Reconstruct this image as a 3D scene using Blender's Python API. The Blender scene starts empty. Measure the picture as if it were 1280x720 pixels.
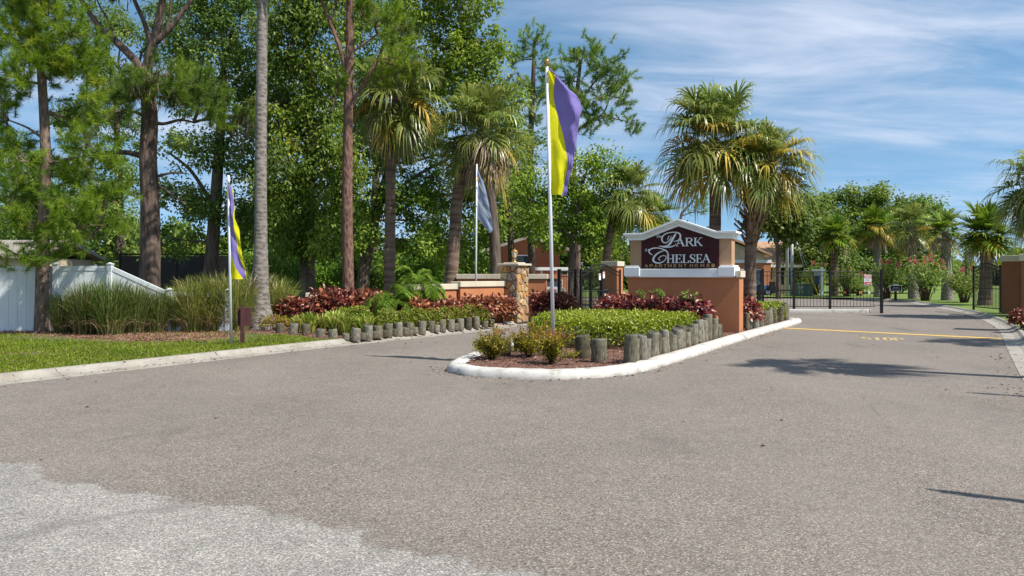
import bpy, math, random
import numpy as np
from mathutils import Vector

random.seed(7)
RNG = np.random.default_rng(11)
PI = math.pi
SC = bpy.context.scene
COL = SC.collection
R = math.radians

# ------------------------------------------------------------------ camera
FPX = 950.0            # focal length in photo pixels (1280 wide)
HOR = 345.0            # horizon row
EYE = 1.6
cam_data = bpy.data.cameras.new('camera')
cam_data.sensor_width = 36.0
cam_data.lens = FPX / 1280.0 * 36.0
cam_data.shift_y = -(360.0 - HOR) / 1280.0
cam_data.clip_start = 0.1
cam_data.clip_end = 3000.0
cam = bpy.data.objects.new('camera', cam_data)
cam.location = (0, 0, EYE)
cam.rotation_euler = (R(90), 0, 0)
COL.objects.link(cam)
SC.camera = cam

# ------------------------------------------------------------------ light
ELEV = R(53)
AZX, AZY = 0.875, -0.483
n_ = math.hypot(AZX, AZY)
AZX, AZY = AZX / n_, AZY / n_
TO_SUN = Vector((AZX * math.cos(ELEV), AZY * math.cos(ELEV), math.sin(ELEV)))
sun_data = bpy.data.lights.new('sun', 'SUN')
sun_data.energy = 4.2
sun_data.angle = R(0.5)
sun_data.color = (1.0, 0.95, 0.87)
sun = bpy.data.objects.new('sun', sun_data)
sun.rotation_euler = TO_SUN.to_track_quat('Z', 'Y').to_euler()
sun.location = (20, -10, 30)
COL.objects.link(sun)

world = bpy.data.worlds.new('World')
SC.world = world
world.use_nodes = True
wn, wl = world.node_tree.nodes, world.node_tree.links
wn.clear()
w_out = wn.new('ShaderNodeOutputWorld')
w_bg = wn.new('ShaderNodeBackground')
w_bg.inputs['Strength'].default_value = 0.097
sky = wn.new('ShaderNodeTexSky')
sky.sky_type = 'NISHITA'
sky.sun_disc = False
sky.sun_elevation = ELEV
sky.sun_rotation = math.atan2(AZX, AZY)
sky.altitude = 0
sky.air_density = 0.9
sky.dust_density = 0.15
sky.ozone_density = 1.5
w_tc = wn.new('ShaderNodeTexCoord')
w_sep = wn.new('ShaderNodeSeparateXYZ')
wl.new(w_tc.outputs['Generated'], w_sep.inputs[0])
def wmath(op, a, b=None, clamp=False):
    n = wn.new('ShaderNodeMath'); n.operation = op; n.use_clamp = clamp
    for i, v in enumerate((a, b)):
        if v is None: continue
        if isinstance(v, (int, float)): n.inputs[i].default_value = v
        else: wl.new(v, n.inputs[i])
    return n.outputs[0]
zc = wmath('MAXIMUM', w_sep.outputs['Z'], 0.0)
# a clear, haze-free horizon: the sky colour is read a little above the true direction, all the way round
w_sv = wn.new('ShaderNodeCombineXYZ')
wl.new(w_sep.outputs['X'], w_sv.inputs[0]); wl.new(w_sep.outputs['Y'], w_sv.inputs[1])
wl.new(wmath('ADD', wmath('MULTIPLY', zc, 0.85), 0.15), w_sv.inputs[2])
w_sn = wn.new('ShaderNodeVectorMath'); w_sn.operation = 'NORMALIZE'
wl.new(w_sv.outputs[0], w_sn.inputs[0]); wl.new(w_sn.outputs[0], sky.inputs['Vector'])
zz = wmath('ADD', zc, 0.10)
px_ = wmath('DIVIDE', w_sep.outputs['X'], zz)
py_ = wmath('DIVIDE', w_sep.outputs['Y'], zz)
w_comb = wn.new('ShaderNodeCombineXYZ')
wl.new(px_, w_comb.inputs[0]); wl.new(py_, w_comb.inputs[1])
def wnoise(scale, detail, loc, sc, rough=0.55, dist=0.0):
    mp = wn.new('ShaderNodeMapping')
    mp.inputs['Location'].default_value = loc
    mp.inputs['Rotation'].default_value = (0, 0, R(-8))
    mp.inputs['Scale'].default_value = sc
    wl.new(w_comb.outputs[0], mp.inputs['Vector'])
    n = wn.new('ShaderNodeTexNoise')
    n.inputs['Scale'].default_value = scale
    n.inputs['Detail'].default_value = detail
    n.inputs['Roughness'].default_value = rough
    n.inputs['Distortion'].default_value = dist
    wl.new(mp.outputs[0], n.inputs['Vector'])
    return n.outputs['Fac']
def wramp(v, lo, hi):
    mr = wn.new('ShaderNodeMapRange'); mr.interpolation_type = 'SMOOTHSTEP'
    mr.inputs['From Min'].default_value = lo; mr.inputs['From Max'].default_value = hi
    wl.new(v, mr.inputs['Value'])
    return mr.outputs['Result']
big = wramp(wnoise(0.42, 3, (3.1, 0.4, 0), (1, 1.5, 1)), 0.30, 0.60)
fine = wramp(wnoise(1.6, 9, (0.3, 5.2, 0), (0.7, 1.7, 1), 0.58, 0.4), 0.26, 0.80)
cl1 = wmath('MULTIPLY', big, fine)
cl1 = wmath('MULTIPLY', cl1, 0.86)
w_mix = wn.new('ShaderNodeMix'); w_mix.data_type = 'RGBA'
w_hsv = wn.new('ShaderNodeHueSaturation')
w_hsv.inputs['Saturation'].default_value = 1.12
w_hsv.inputs['Hue'].default_value = 0.487
w_hsv.inputs['Value'].default_value = 1.0
wl.new(sky.outputs[0], w_hsv.inputs['Color'])
wl.new(cl1, w_mix.inputs['Factor'])
wl.new(w_hsv.outputs[0], w_mix.inputs['A'])
w_mix.inputs['B'].default_value = (4.9, 5.3, 6.3, 1)
wl.new(w_mix.outputs['Result'], w_bg.inputs['Color'])
wl.new(w_bg.outputs[0], w_out.inputs[0])

SC.view_settings.view_transform = 'Standard'
SC.view_settings.look = 'None'
SC.view_settings.gamma = 1.0
SC.view_settings.use_curve_mapping = False
SC.view_settings.exposure = 0.76

# ------------------------------------------------------------------ helpers
def P(px, py, Y):
    """Photo pixel and distance -> world point."""
    return Vector(((px - 640.0) / FPX * Y, Y, EYE - (py - HOR) / FPX * Y))
def G(px, py, z=0.0):
    """Photo pixel -> point on the level z."""
    Y = FPX * (EYE - z) / (py - HOR)
    return Vector(((px - 640.0) / FPX * Y, Y, z))

def props(o, label=None, cat=None, group=None, kind=None):
    if label: o['label'] = label
    if cat: o['category'] = cat
    if group: o['group'] = group
    if kind: o['kind'] = kind
    return o
def thing(name, label, cat, loc=(0, 0, 0), rz=0.0, group=None):
    o = bpy.data.objects.new(name, None)
    COL.objects.link(o)
    o.empty_display_size = 0.2
    o.location = loc
    o.rotation_euler = (0, 0, rz)
    return props(o, label, cat, group)
def child(name, me, parent, loc=(0, 0, 0), rot=(0, 0, 0), sc=None):
    o = bpy.data.objects.new(name, me)
    COL.objects.link(o)
    o.location = loc
    o.rotation_euler = rot
    if sc: o.scale = sc
    if parent is not None: o.parent = parent
    return o
def dup(root, loc, rz=None, label=None, sc=None):
    r = root.copy(); COL.objects.link(r); r.location = loc
    if rz is not None: r.rotation_euler = (0, 0, rz)
    if label: r['label'] = label
    if sc: r.scale = sc
    for ch in list(root.children):
        c = ch.copy(); COL.objects.link(c); c.parent = r
        for g in list(ch.children):
            d = g.copy(); COL.objects.link(d); d.parent = c
    return r

def np_mesh(name, V, F, mats, rnd=None, smooth=False, mi=None):
    """V n x 3, F list of int arrays (m x 3 / m x 4)."""
    me = bpy.data.meshes.new(name)
    V = np.asarray(V, dtype=np.float32)
    Fs = [np.asarray(f, dtype=np.int32) for f in (F if isinstance(F, list) else [F])]
    me.vertices.add(len(V))
    me.vertices.foreach_set('co', V.ravel())
    loops = np.concatenate([f.ravel() for f in Fs])
    tot = np.concatenate([np.full(len(f), f.shape[1], dtype=np.int32) for f in Fs])
    start = np.concatenate([[0], np.cumsum(tot)[:-1]]).astype(np.int32)
    me.loops.add(len(loops))
    me.loops.foreach_set('vertex_index', loops)
    me.polygons.add(len(tot))
    me.polygons.foreach_set('loop_start', start)
    if mi is not None:
        me.polygons.foreach_set('material_index', np.asarray(mi, dtype=np.int32))
    if smooth:
        me.polygons.foreach_set('use_smooth', np.ones(len(tot), dtype=bool))
    if rnd is not None:
        a = me.attributes.new('rnd', 'FLOAT', 'POINT')
        a.data.foreach_set('value', np.asarray(rnd, dtype=np.float32))
    for m in (mats if isinstance(mats, (list, tuple)) else [mats]):
        me.materials.append(m)
    me.update(calc_edges=True)
    return me

class MB:
    """Collects simple shapes; mesh() makes ONE mesh."""
    def __init__(s): s.v = []; s.f = []; s.mi = []; s.sm = []
    def add(s, vs, fs, m=0, smooth=False):
        b = len(s.v); s.v += [tuple(v) for v in vs]
        for f in fs:
            s.f.append([i + b for i in f]); s.mi.append(m); s.sm.append(smooth)
        return s
    def box(s, x0, x1, y0, y1, z0, z1, m=0):
        v = [(x0, y0, z0), (x1, y0, z0), (x1, y1, z0), (x0, y1, z0), (x0, y0, z1), (x1, y0, z1), (x1, y1, z1), (x0, y1, z1)]
        return s.add(v, [(0, 3, 2, 1), (4, 5, 6, 7), (0, 1, 5, 4), (1, 2, 6, 5), (2, 3, 7, 6), (3, 0, 4, 7)], m)
    def prism_y(s, poly, y0, y1, m=0):
        """poly in x,z (counter-clockwise seen from -y), extruded from y0 (front) to y1."""
        n = len(poly)
        v = [(x, y0, z) for x, z in poly] + [(x, y1, z) for x, z in poly]
        f = [tuple(range(n)), tuple(range(2 * n - 1, n - 1, -1))]
        f += [(i, n + i, n + (i + 1) % n, (i + 1) % n) for i in range(n)]
        return s.add(v, f, m)
    def prism_z(s, poly, z0, z1, m=0):
        n = len(poly)
        v = [(x, y, z0) for x, y in poly] + [(x, y, z1) for x, y in poly]
        f = [tuple(range(n - 1, -1, -1)), tuple(range(n, 2 * n))]
        f += [(i, (i + 1) % n, n + (i + 1) % n, n + i) for i in range(n)]
        return s.add(v, f, m)
    def tube(s, pts, rad, n=8, m=0, cap=True, smooth=True):
        pts = [Vector(p) for p in pts]
        if isinstance(rad, (int, float)): rad = [rad] * len(pts)
        prev = None; vs = []
        for i, p in enumerate(pts):
            d = (pts[min(i + 1, len(pts) - 1)] - pts[max(i - 1, 0)])
            if d.length < 1e-9: d = Vector((0, 0, 1))
            d.normalize()
            if prev is None:
                a = Vector((1, 0, 0)) if abs(d.x) < 0.9 else Vector((0, 1, 0))
            else:
                a = prev
            u = (a - d * a.dot(d)).normalized(); prev = u
            w = d.cross(u)
            for k in range(n):
                t = 2 * PI * k / n
                vs.append(p + (u * math.cos(t) + w * math.sin(t)) * rad[i])
        fs = []
        for i in range(len(pts) - 1):
            for k in range(n):
                a = i * n + k; b = i * n + (k + 1) % n
                fs.append((a, b, b + n, a + n))
        s.add(vs, fs, m, smooth)
        if cap:
            b = len(s.v) - len(vs)
            s.f.append([b + k for k in range(n - 1, -1, -1)]); s.mi.append(m); s.sm.append(False)
            e = len(s.v) - n
            s.f.append([e + k for k in range(n)]); s.mi.append(m); s.sm.append(False)
        return s
    def mesh(s, name, mats):
        me = bpy.data.meshes.new(name)
        me.from_pydata(s.v, [], s.f)
        for m in (mats if isinstance(mats, (list, tuple)) else [mats]): me.materials.append(m)
        me.polygons.foreach_set('material_index', s.mi)
        me.polygons.foreach_set('use_smooth', s.sm)
        me.update()
        return me
    def build(s, name, mats, parent=None, loc=(0, 0, 0), rot=(0, 0, 0), bevel=0):
        o = child(name, s.mesh(name, mats), parent, loc, rot)
        if bevel: bev(o, bevel)
        return o
def bev(o, w, seg=2):
    b = o.modifiers.new('bevel', 'BEVEL'); b.width = w; b.segments = seg; b.limit_method = 'ANGLE'
    return o

# ------------------------------------------------------------------ materials
def new_mat(name):
    m = bpy.data.materials.new(name); m.use_nodes = True
    nt = m.node_tree
    return m, nt, nt.nodes['Principled BSDF']
class N:
    """Small node-tree writer."""
    def __init__(s, nt, coord='pos'):
        s.nt = nt
        if coord == 'pos':
            s.co = nt.nodes.new('ShaderNodeNewGeometry').outputs['Position']
        else:
            s.co = nt.nodes.new('ShaderNodeTexCoord').outputs['Object']
    def link(s, a, b): s.nt.links.new(a, b)
    def mapping(s, scale=(1, 1, 1), rot=(0, 0, 0), loc=(0, 0, 0)):
        n = s.nt.nodes.new('ShaderNodeMapping')
        n.inputs['Scale'].default_value = scale; n.inputs['Rotation'].default_value = rot; n.inputs['Location'].default_value = loc
        s.link(s.co, n.inputs['Vector']); return n.outputs[0]
    def noise(s, scale, detail=4, rough=0.55, vec=None, dist=0.0):
        n = s.nt.nodes.new('ShaderNodeTexNoise')
        n.inputs['Scale'].default_value = scale; n.inputs['Detail'].default_value = detail
        n.inputs['Roughness'].default_value = rough; n.inputs['Distortion'].default_value = dist
        s.link(vec if vec is not None else s.co, n.inputs['Vector']); return n.outputs['Fac']
    def voro(s, scale, vec=None, feature='F1', out='Distance', rand=1.0):
        n = s.nt.nodes.new('ShaderNodeTexVoronoi'); n.feature = feature
        n.inputs['Scale'].default_value = scale; n.inputs['Randomness'].default_value = rand
        s.link(vec if vec is not None else s.co, n.inputs['Vector']); return n.outputs[out]
    def rng(s, v, lo, hi, a=0.0, b=1.0):
        n = s.nt.nodes.new('ShaderNodeMapRange')
        for k, x in (('From Min', lo), ('From Max', hi), ('To Min', a), ('To Max', b)): n.inputs[k].default_value = x
        s.link(v, n.inputs['Value']); return n.outputs['Result']
    def mix(s, fac, a, b, mode='MIX'):
        n = s.nt.nodes.new('ShaderNodeMix'); n.data_type = 'RGBA'; n.blend_type = mode
        for k, v in (('Factor', fac), ('A', a), ('B', b)):
            if isinstance(v, (int, float)): n.inputs[k].default_value = v
            elif isinstance(v, tuple): n.inputs[k].default_value = (*v, 1) if len(v) == 3 else v
            else: s.link(v, n.inputs[k])
        return n.outputs['Result']
    def ramp(s, v, stops):
        n = s.nt.nodes.new('ShaderNodeValToRGB'); e = n.color_ramp.elements
        while len(e) < len(stops): e.new(0.5)
        for el, (p, c) in zip(e, stops): el.position = p; el.color = (*c, 1)
        s.link(v, n.inputs[0]); return n.outputs[0]
    def math(s, op, a, b=0.0):
        n = s.nt.nodes.new('ShaderNodeMath'); n.operation = op
        for i, v in enumerate((a, b)):
            if isinstance(v, (int, float)): n.inputs[i].default_value = v
            else: s.link(v, n.inputs[i])
        return n.outputs[0]
    def bump(s, bsdf, h, strength=0.3, dist=0.01):
        n = s.nt.nodes.new('ShaderNodeBump'); n.inputs['Strength'].default_value = strength; n.inputs['Distance'].default_value = dist
        s.link(h, n.inputs['Height']); s.link(n.outputs[0], bsdf.inputs['Normal'])

def plain(name, col, rough=0.6, var=0.18, scale=6.0, bump=0.0, bscale=60.0, bdist=0.005, metal=0.0, coord='obj', stretch=(1, 1, 1), spec=0.4):
    m, nt, b = new_mat(name); n = N(nt, coord)
    vec = n.mapping(stretch)
    f = n.noise(scale, 5, 0.6, vec)
    lo = tuple(max(0, c * (1 - var)) for c in col); hi = tuple(min(1, c * (1 + var)) for c in col)
    n.link(n.mix(n.rng(f, 0.3, 0.7), lo, hi), b.inputs['Base Color'])
    b.inputs['Roughness'].default_value = rough; b.inputs['Metallic'].default_value = metal
    b.inputs['Specular IOR Level'].default_value = spec
    if bump: n.bump(b, n.noise(bscale, 4, 0.6, vec), bump, bdist)
    return m

def leafmat(name, stops, trans=0.35, rough=0.42, tcol=None, spec=0.35):
    """stops: colour ramp over the random value each leaf carries."""
    m, nt, b = new_mat(name); n = N(nt, 'obj')
    at = nt.nodes.new('ShaderNodeAttribute'); at.attribute_name = 'rnd'
    oi = nt.nodes.new('ShaderNodeObjectInfo')
    c = n.ramp(at.outputs['Fac'], stops)
    hs = nt.nodes.new('ShaderNodeHueSaturation')
    n.link(c, hs.inputs['Color'])
    n.link(n.rng(oi.outputs['Random'], 0, 1, 0.8, 1.2), hs.inputs['Value'])
    n.link(n.rng(oi.outputs['Random'], 0, 1, 0.487, 0.512), hs.inputs['Hue'])
    n.link(hs.outputs[0], b.inputs['Base Color'])
    b.inputs['Roughness'].default_value = rough
    b.inputs['Specular IOR Level'].default_value = spec
    t = nt.nodes.new('ShaderNodeBsdfTranslucent')
    if tcol:
        n.link(n.mix(0.6, hs.outputs[0], tcol), t.inputs['Color'])
    else:
        n.link(hs.outputs[0], t.inputs['Color'])
    mx = nt.nodes.new('ShaderNodeMixShader'); mx.inputs[0].default_value = trans
    out = nt.nodes['Material Output']
    n.link(b.outputs[0], mx.inputs[1]); n.link(t.outputs[0], mx.inputs[2]); n.link(mx.outputs[0], out.inputs['Surface'])
    return m

M = {}
def asphalt(name, stones, lo, hi, seed, fin=None):
    m, nt, b = new_mat(name); n = N(nt)
    v = n.mapping(loc=(seed, seed * 2.3, 0))
    cell = n.voro(125, v, out='Color')
    sepn = nt.nodes.new('ShaderNodeSeparateColor'); n.link(cell, sepn.inputs[0])
    grain = n.ramp(sepn.outputs[0], stones)
    big = n.noise(0.35, 6, 0.6, v)
    mid = n.noise(3.0, 5, 0.65, v)
    f = n.math('ADD', n.math('MULTIPLY', big, 0.6), n.math('MULTIPLY', mid, 0.4))
    tone = n.ramp(f, [(0.35, lo), (0.65, hi)])
    c = n.mix(1.0, grain, tone, 'MULTIPLY')
    hn = nt.nodes.new('ShaderNodeHueSaturation'); n.link(c, hn.inputs['Color']); n.link(n.rng(sepn.outputs[1], 0, 1, 0.45, 0.56), hn.inputs['Hue']); n.link(n.rng(sepn.outputs[2], 0, 1, 0.6, 1.9), hn.inputs['Saturation']); c = hn.outputs[0]
    # wheel-polished lanes running with the drive, and a few fine cracks
    lane = n.noise(0.55, 2, 0.4, n.mapping((1, 0.08, 1), (0, 0, R(29))))
    c = n.mix(n.rng(lane, 0.42, 0.62, 0.0, 0.20), c, (0.23, 0.205, 0.18))
    crk = n.math('MULTIPLY', n.rng(n.voro(0.3, n.mapping((1, 0.5, 1), (0, 0, R(-30))), 'DISTANCE_TO_EDGE'), 0.0, 0.006, 1.0, 0.0), n.rng(n.noise(0.35, 2), 0.60, 0.68, 0, 0.4))
    c = n.mix(crk, c, (0.05, 0.046, 0.042))
    # drip stains
    st = n.rng(n.noise(0.9, 3, 0.5, n.mapping((1, 0.35, 1), (0, 0, R(-28)))), 0.63, 0.74, 0, 0.35)
    c = n.mix(st, c, (0.05, 0.046, 0.042))
    n.link(c, b.inputs['Base Color'])
    b.inputs['Roughness'].default_value = 0.88
    b.inputs['Specular IOR Level'].default_value = 0.25
    if fin: c = fin(n, c)
    n.link(c, b.inputs['Base Color'])
    h = n.math('ADD', n.math('MULTIPLY', n.voro(125, v), -0.7), n.noise(40, 3, 0.6, v))
    n.bump(b, h, 0.5, 0.009)
    return m
def overlay_edge(n, c):
    # the newer overlay ends in a ragged line across the entrance; older, paler paving lies towards the street
    sp = n.nt.nodes.new('ShaderNodeSeparateXYZ'); n.link(n.co, sp.inputs[0])
    d = n.math('ADD', n.math('ADD', n.math('MULTIPLY', sp.outputs[0], 0.458), n.math('MULTIPLY', sp.outputs[1], 0.889)), -3.70)
    d = n.math('ADD', d, n.rng(n.noise(0.9, 3, 0.55), 0.3, 0.7, -0.22, 0.22))
    d = n.math('ADD', d, n.rng(n.noise(14, 5, 0.7), 0.3, 0.7, -0.09, 0.09))
    cell = n.voro(120, None, out='Color'); s2 = n.nt.nodes.new('ShaderNodeSeparateColor'); n.link(cell, s2.inputs[0])
    old = n.ramp(s2.outputs[0], [(0.0, (0.14, 0.13, 0.118)), (0.4, (0.265, 0.25, 0.228)), (0.8, (0.35, 0.332, 0.307)), (1.0, (0.58, 0.56, 0.52))])
    tn = n.ramp(n.math('ADD', n.math('MULTIPLY', n.noise(0.6, 6, 0.6), 0.6), n.math('MULTIPLY', n.noise(4.0, 5, 0.7), 0.4)), [(0.36, (0.62, 0.61, 0.60)), (0.64, (1.0, 0.99, 0.98))])
    old = n.mix(1.0, old, tn, 'MULTIPLY')
    # a tyre-polished seam in the old paving
    e = n.math('ABSOLUTE', n.math('ADD', n.math('ADD', n.math('MULTIPLY', sp.outputs[0], -0.62), n.math('MULTIPLY', sp.outputs[1], 0.78)), n.rng(n.noise(1.4, 4), 0.3, 0.7, -5.75, -5.45)))
    old = n.mix(n.rng(e, 0.02, 0.09, 0.45, 0.0), old, (0.14, 0.13, 0.12))
    return n.mix(n.rng(d, -0.03, 0.03, 1.0, 0.0), c, old)
M['asphalt'] = asphalt('asphalt', [(0.0, (0.085, 0.073, 0.066)), (0.35, (0.16, 0.142, 0.127)), (0.7, (0.222, 0.199, 0.181)), (0.92, (0.315, 0.292, 0.268)), (1.0, (0.46, 0.44, 0.41))], (0.76, 0.75, 0.745), (1.03, 1.005, 0.985), 3.0, overlay_edge)
M['old_asphalt'] = asphalt('old_asphalt', [(0.0, (0.22, 0.21, 0.20)), (0.4, (0.40, 0.385, 0.365)), (0.8, (0.54, 0.52, 0.5)), (1.0, (0.85, 0.84, 0.82))], (0.66, 0.655, 0.65), (1.02, 1.0, 0.98), 9.0)

m, nt, b = new_mat('concrete'); n = N(nt)
f = n.noise(2.2, 7, 0.65); g = n.noise(60, 3, 0.6)
c = n.ramp(f, [(0.3, (0.20, 0.18, 0.145)), (0.55, (0.32, 0.295, 0.25)), (0.75, (0.39, 0.37, 0.325))])
c = n.mix(n.rng(n.noise(0.8, 4), 0.58, 0.72, 0, 0.4), c, (0.26, 0.19, 0.12))
n.link(n.mix(n.rng(g, 0.3, 0.7, 0, 0.35), c, (0.2, 0.18, 0.16)), b.inputs['Base Color'])
b.inputs['Roughness'].default_value = 0.9; n.bump(b, g, 0.4, 0.006); M['concrete'] = m

m, nt, b = new_mat('painted_curb'); n = N(nt)
f = n.noise(3.0, 7, 0.7)
c = n.ramp(f, [(0.3, (0.27, 0.25, 0.21)), (0.46, (0.48, 0.46, 0.42)), (0.8, (0.57, 0.56, 0.53))])
scuff = n.rng(n.noise(5.5, 6, 0.7, n.mapping((1, 0.5, 3), (0, 0, R(-45)))), 0.60, 0.66, 0, 0.7)
c = n.mix(scuff, c, (0.18, 0.165, 0.15))
spc = nt.nodes.new('ShaderNodeSeparateXYZ'); n.link(n.co, spc.inputs[0])
c = n.mix(n.math('MULTIPLY', n.rng(spc.outputs[2], 0.0, 0.07, 1.0, 0.0), n.rng(n.noise(4, 5, 0.65), 0.3, 0.65, 0.1, 0.9)), c, (0.16, 0.13, 0.10))
c = n.mix(n.rng(n.noise(18, 4, 0.7), 0.62, 0.70, 0, 0.6), c, (0.30, 0.285, 0.26))
n.link(c, b.inputs['Base Color']); b.inputs['Roughness'].default_value = 0.8
n.bump(b, n.math('ADD', n.noise(25, 5, 0.6), n.math('MULTIPLY', n.noise(3, 3), 1.5)), 0.45, 0.012); M['curb_paint'] = m

m, nt, b = new_mat('lawn_soil'); n = N(nt)
f = n.noise(0.55, 6, 0.6); g = n.noise(35, 4, 0.65)
c = n.ramp(f, [(0.30, (0.15, 0.10, 0.055)), (0.46, (0.12, 0.11, 0.035)), (0.6, (0.075, 0.115, 0.018))])
n.link(n.mix(n.rng(g, 0.3, 0.7, 0, 0.5), c, (0.06, 0.06, 0.02)), b.inputs['Base Color'])
b.inputs['Roughness'].default_value = 0.95; n.bump(b, g, 0.7, 0.03); M['soil'] = m

m, nt, b = new_mat('far_grass'); n = N(nt)
f = n.noise(0.12, 6, 0.6); g = n.noise(6, 4, 0.65)
c = n.ramp(f, [(0.3, (0.10, 0.14, 0.02)), (0.55, (0.13, 0.20, 0.022)), (0.75, (0.17, 0.20, 0.04))])
n.link(n.mix(n.rng(g, 0.35, 0.75, 0, 0.45), c, (0.045, 0.08, 0.01)), b.inputs['Base Color'])
b.inputs['Roughness'].default_value = 0.95; n.bump(b, g, 0.8, 0.05); M['far_grass'] = m

m, nt, b = new_mat('mulch'); n = N(nt)
v = n.voro(45, None, out='Color'); f = n.noise(6, 5, 0.65)
sp = nt.nodes.new('ShaderNodeSeparateColor'); n.link(v, sp.inputs[0])
c = n.ramp(sp.outputs[0], [(0, (0.06, 0.028, 0.02)), (0.5, (0.17, 0.075, 0.05)), (0.9, (0.27, 0.14, 0.10)), (1, (0.36, 0.22, 0.17))])
n.link(n.mix(n.rng(f, 0.35, 0.7, 0, 0.4), c, (0.10, 0.05, 0.035)), b.inputs['Base Color'])
b.inputs['Roughness'].default_value = 0.95; n.bump(b, n.noise(40, 4, 0.7), 1.0, 0.03); M['mulch'] = m

M['earth'] = plain('bare_earth', (0.19, 0.115, 0.062), 0.95, 0.45, 2.2, 0.8, 30, 0.03, coord='pos')
def stucco(name, col, var=0.12):
    m, nt, b = new_mat(name); n = N(nt)
    f = n.noise(1.1, 6, 0.6)
    streak = n.noise(4, 4, 0.6, n.mapping((1, 1, 0.12)))
    lo = tuple(c * (1 - var) for c in col); hi = tuple(min(1, c * (1 + var)) for c in col)
    c = n.mix(n.rng(f, 0.3, 0.7), lo, hi)
    c = n.mix(n.rng(streak, 0.55, 0.8, 0, 0.25), c, tuple(x * 0.6 for x in col))
    sp = nt.nodes.new('ShaderNodeSeparateXYZ'); n.link(n.co, sp.inputs[0])
    splash = n.math('MULTIPLY', n.rng(sp.outputs[2], 0.1, 0.55, 0.55, 0.0), n.noise(5, 4, 0.65))
    c = n.mix(splash, c, (0.12, 0.085, 0.06))
    c = n.mix(n.rng(n.noise(1.6, 5, 0.6, n.mapping((2.2, 2.2, 0.25))), 0.56, 0.75, 0, 0.22), c, (0.10, 0.08, 0.065))
    n.link(c, b.inputs['Base Color']); b.inputs['Roughness'].default_value = 0.85
    b.inputs['Specular IOR Level'].default_value = 0.2
    n.bump(b, n.math('ADD', n.noise(26, 5, 0.6), n.math('MULTIPLY', n.noise(90, 2), 0.4)), 0.5, 0.012)
    return m
M['orange'] = stucco('orange_stucco', (0.46, 0.185, 0.085))
M['tan'] = stucco('tan_stucco', (0.43, 0.26, 0.155))
M['beige'] = stucco('beige_stucco', (0.55, 0.44, 0.31))
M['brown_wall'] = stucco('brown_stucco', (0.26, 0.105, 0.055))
M['cap'] = stucco('cream_cap', (0.56, 0.50, 0.38), 0.1)
M['white_trim'] = plain('white_trim', (0.78, 0.78, 0.78), 0.6, 0.05, 2.0, 0.15, 40)
M['vinyl'] = plain('white_vinyl', (0.66, 0.68, 0.69), 0.45, 0.14, 1.6, stretch=(1, 1, 0.4))
M['maroon'] = plain('maroon_panel', (0.054, 0.018, 0.020), 0.75, 0.15, 4.0, spec=0.12)
M['letter'] = plain('letter_white', (0.72, 0.75, 0.76), 0.4, 0.05, 8.0)
M['gold'] = plain('letter_gold', (0.42, 0.27, 0.11), 0.45, 0.08, 8.0)
M['iron'] = plain('black_iron', (0.012, 0.012, 0.013), 0.6, 0.2, 20, spec=0.2)
M['alu'] = plain('aluminium', (0.62, 0.63, 0.66), 0.42, 0.06, 6, metal=0.2)
M['galv'] = plain('galvanised', (0.48, 0.49, 0.52), 0.5, 0.15, 3, metal=0.15, stretch=(1, 1, 0.2))
M['brass'] = plain('finial_gold', (0.5, 0.3, 0.08), 0.35, 0.1, 10, metal=0.7)
M['copper'] = plain('rust_collar', (0.42, 0.19, 0.05), 0.6, 0.2, 14)
M['signpost'] = plain('maroon_wood', (0.06, 0.015, 0.016), 0.6, 0.25, 8, 0.2, 40)
M['road_yellow'] = None
m, nt, b = new_mat('road_yellow'); n = N(nt)
w = n.rng(n.noise(26, 5, 0.7), 0.50, 0.60, 0, 0.75)
n.link(n.mix(w, (0.66, 0.40, 0.05), (0.27, 0.235, 0.19)), b.inputs['Base Color']); b.inputs['Roughness'].default_value = 0.8
M['road_yellow'] = m
m, nt, b = new_mat('worn_yellow'); n = N(nt)
w = n.rng(n.noise(4, 5, 0.7), 0.40, 0.56, 0, 1.0)
n.link(n.mix(w, (0.62, 0.40, 0.06), (0.27, 0.235, 0.20)), b.inputs['Base Color']); b.inputs['Roughness'].default_value = 0.85
M['worn_yellow'] = m

def bark(name, dark, light, sx=9, sz=1.6, strength=0.9, ring=False, dist=0.04):
    m, nt, b = new_mat(name); n = N(nt)
    v = n.mapping((sx, sx, sz) if not ring else (1.2, 1.2, sz))
    f = n.voro(1.0, v, rand=1.0); g = n.noise(2.2, 6, 0.7, v); k = n.noise(0.9, 4)
    h = n.math('ADD', n.math('MULTIPLY', f, 0.8), n.math('MULTIPLY', g, 0.6))
    c = n.ramp(h, [(0.25, dark), (0.85, light)])
    c = n.mix(n.rng(k, 0.45, 0.7, 0, 0.35), c, tuple((a + l) * 0.5 + 0.03 for a, l in zip(dark, light)))
    n.link(c, b.inputs['Base Color']); b.inputs['Roughness'].default_value = 0.92
    b.inputs['Specular IOR Level'].default_value = 0.15
    n.bump(b, h, strength, dist)
    return m
M['pine_bark'] = bark('pine_bark', (0.045, 0.03, 0.024), (0.24, 0.17, 0.135), 11, 3.5, 1.0, False, 0.05)
M['big_pine_bark'] = bark('dark_pine_bark', (0.03, 0.02, 0.017), (0.17, 0.12, 0.098), 7, 1.4, 1.0, False, 0.08)
M['red_bark'] = bark('reddish_bark', (0.055, 0.026, 0.02), (0.22, 0.125, 0.095), 12, 4.5, 1.0, False, 0.05)
M['oak_bark'] = bark('oak_bark', (0.035, 0.026, 0.02), (0.15, 0.115, 0.09), 8, 1.5)
M['grey_palm'] = bark('grey_palm_bark', (0.075, 0.062, 0.055), (0.25, 0.22, 0.195), 6, 11, 0.8, False, 0.03)
M['palm_bark'] = bark('brown_palm_bark', (0.05, 0.032, 0.024), (0.21, 0.145, 0.105), 3, 7, 0.8, True)
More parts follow.
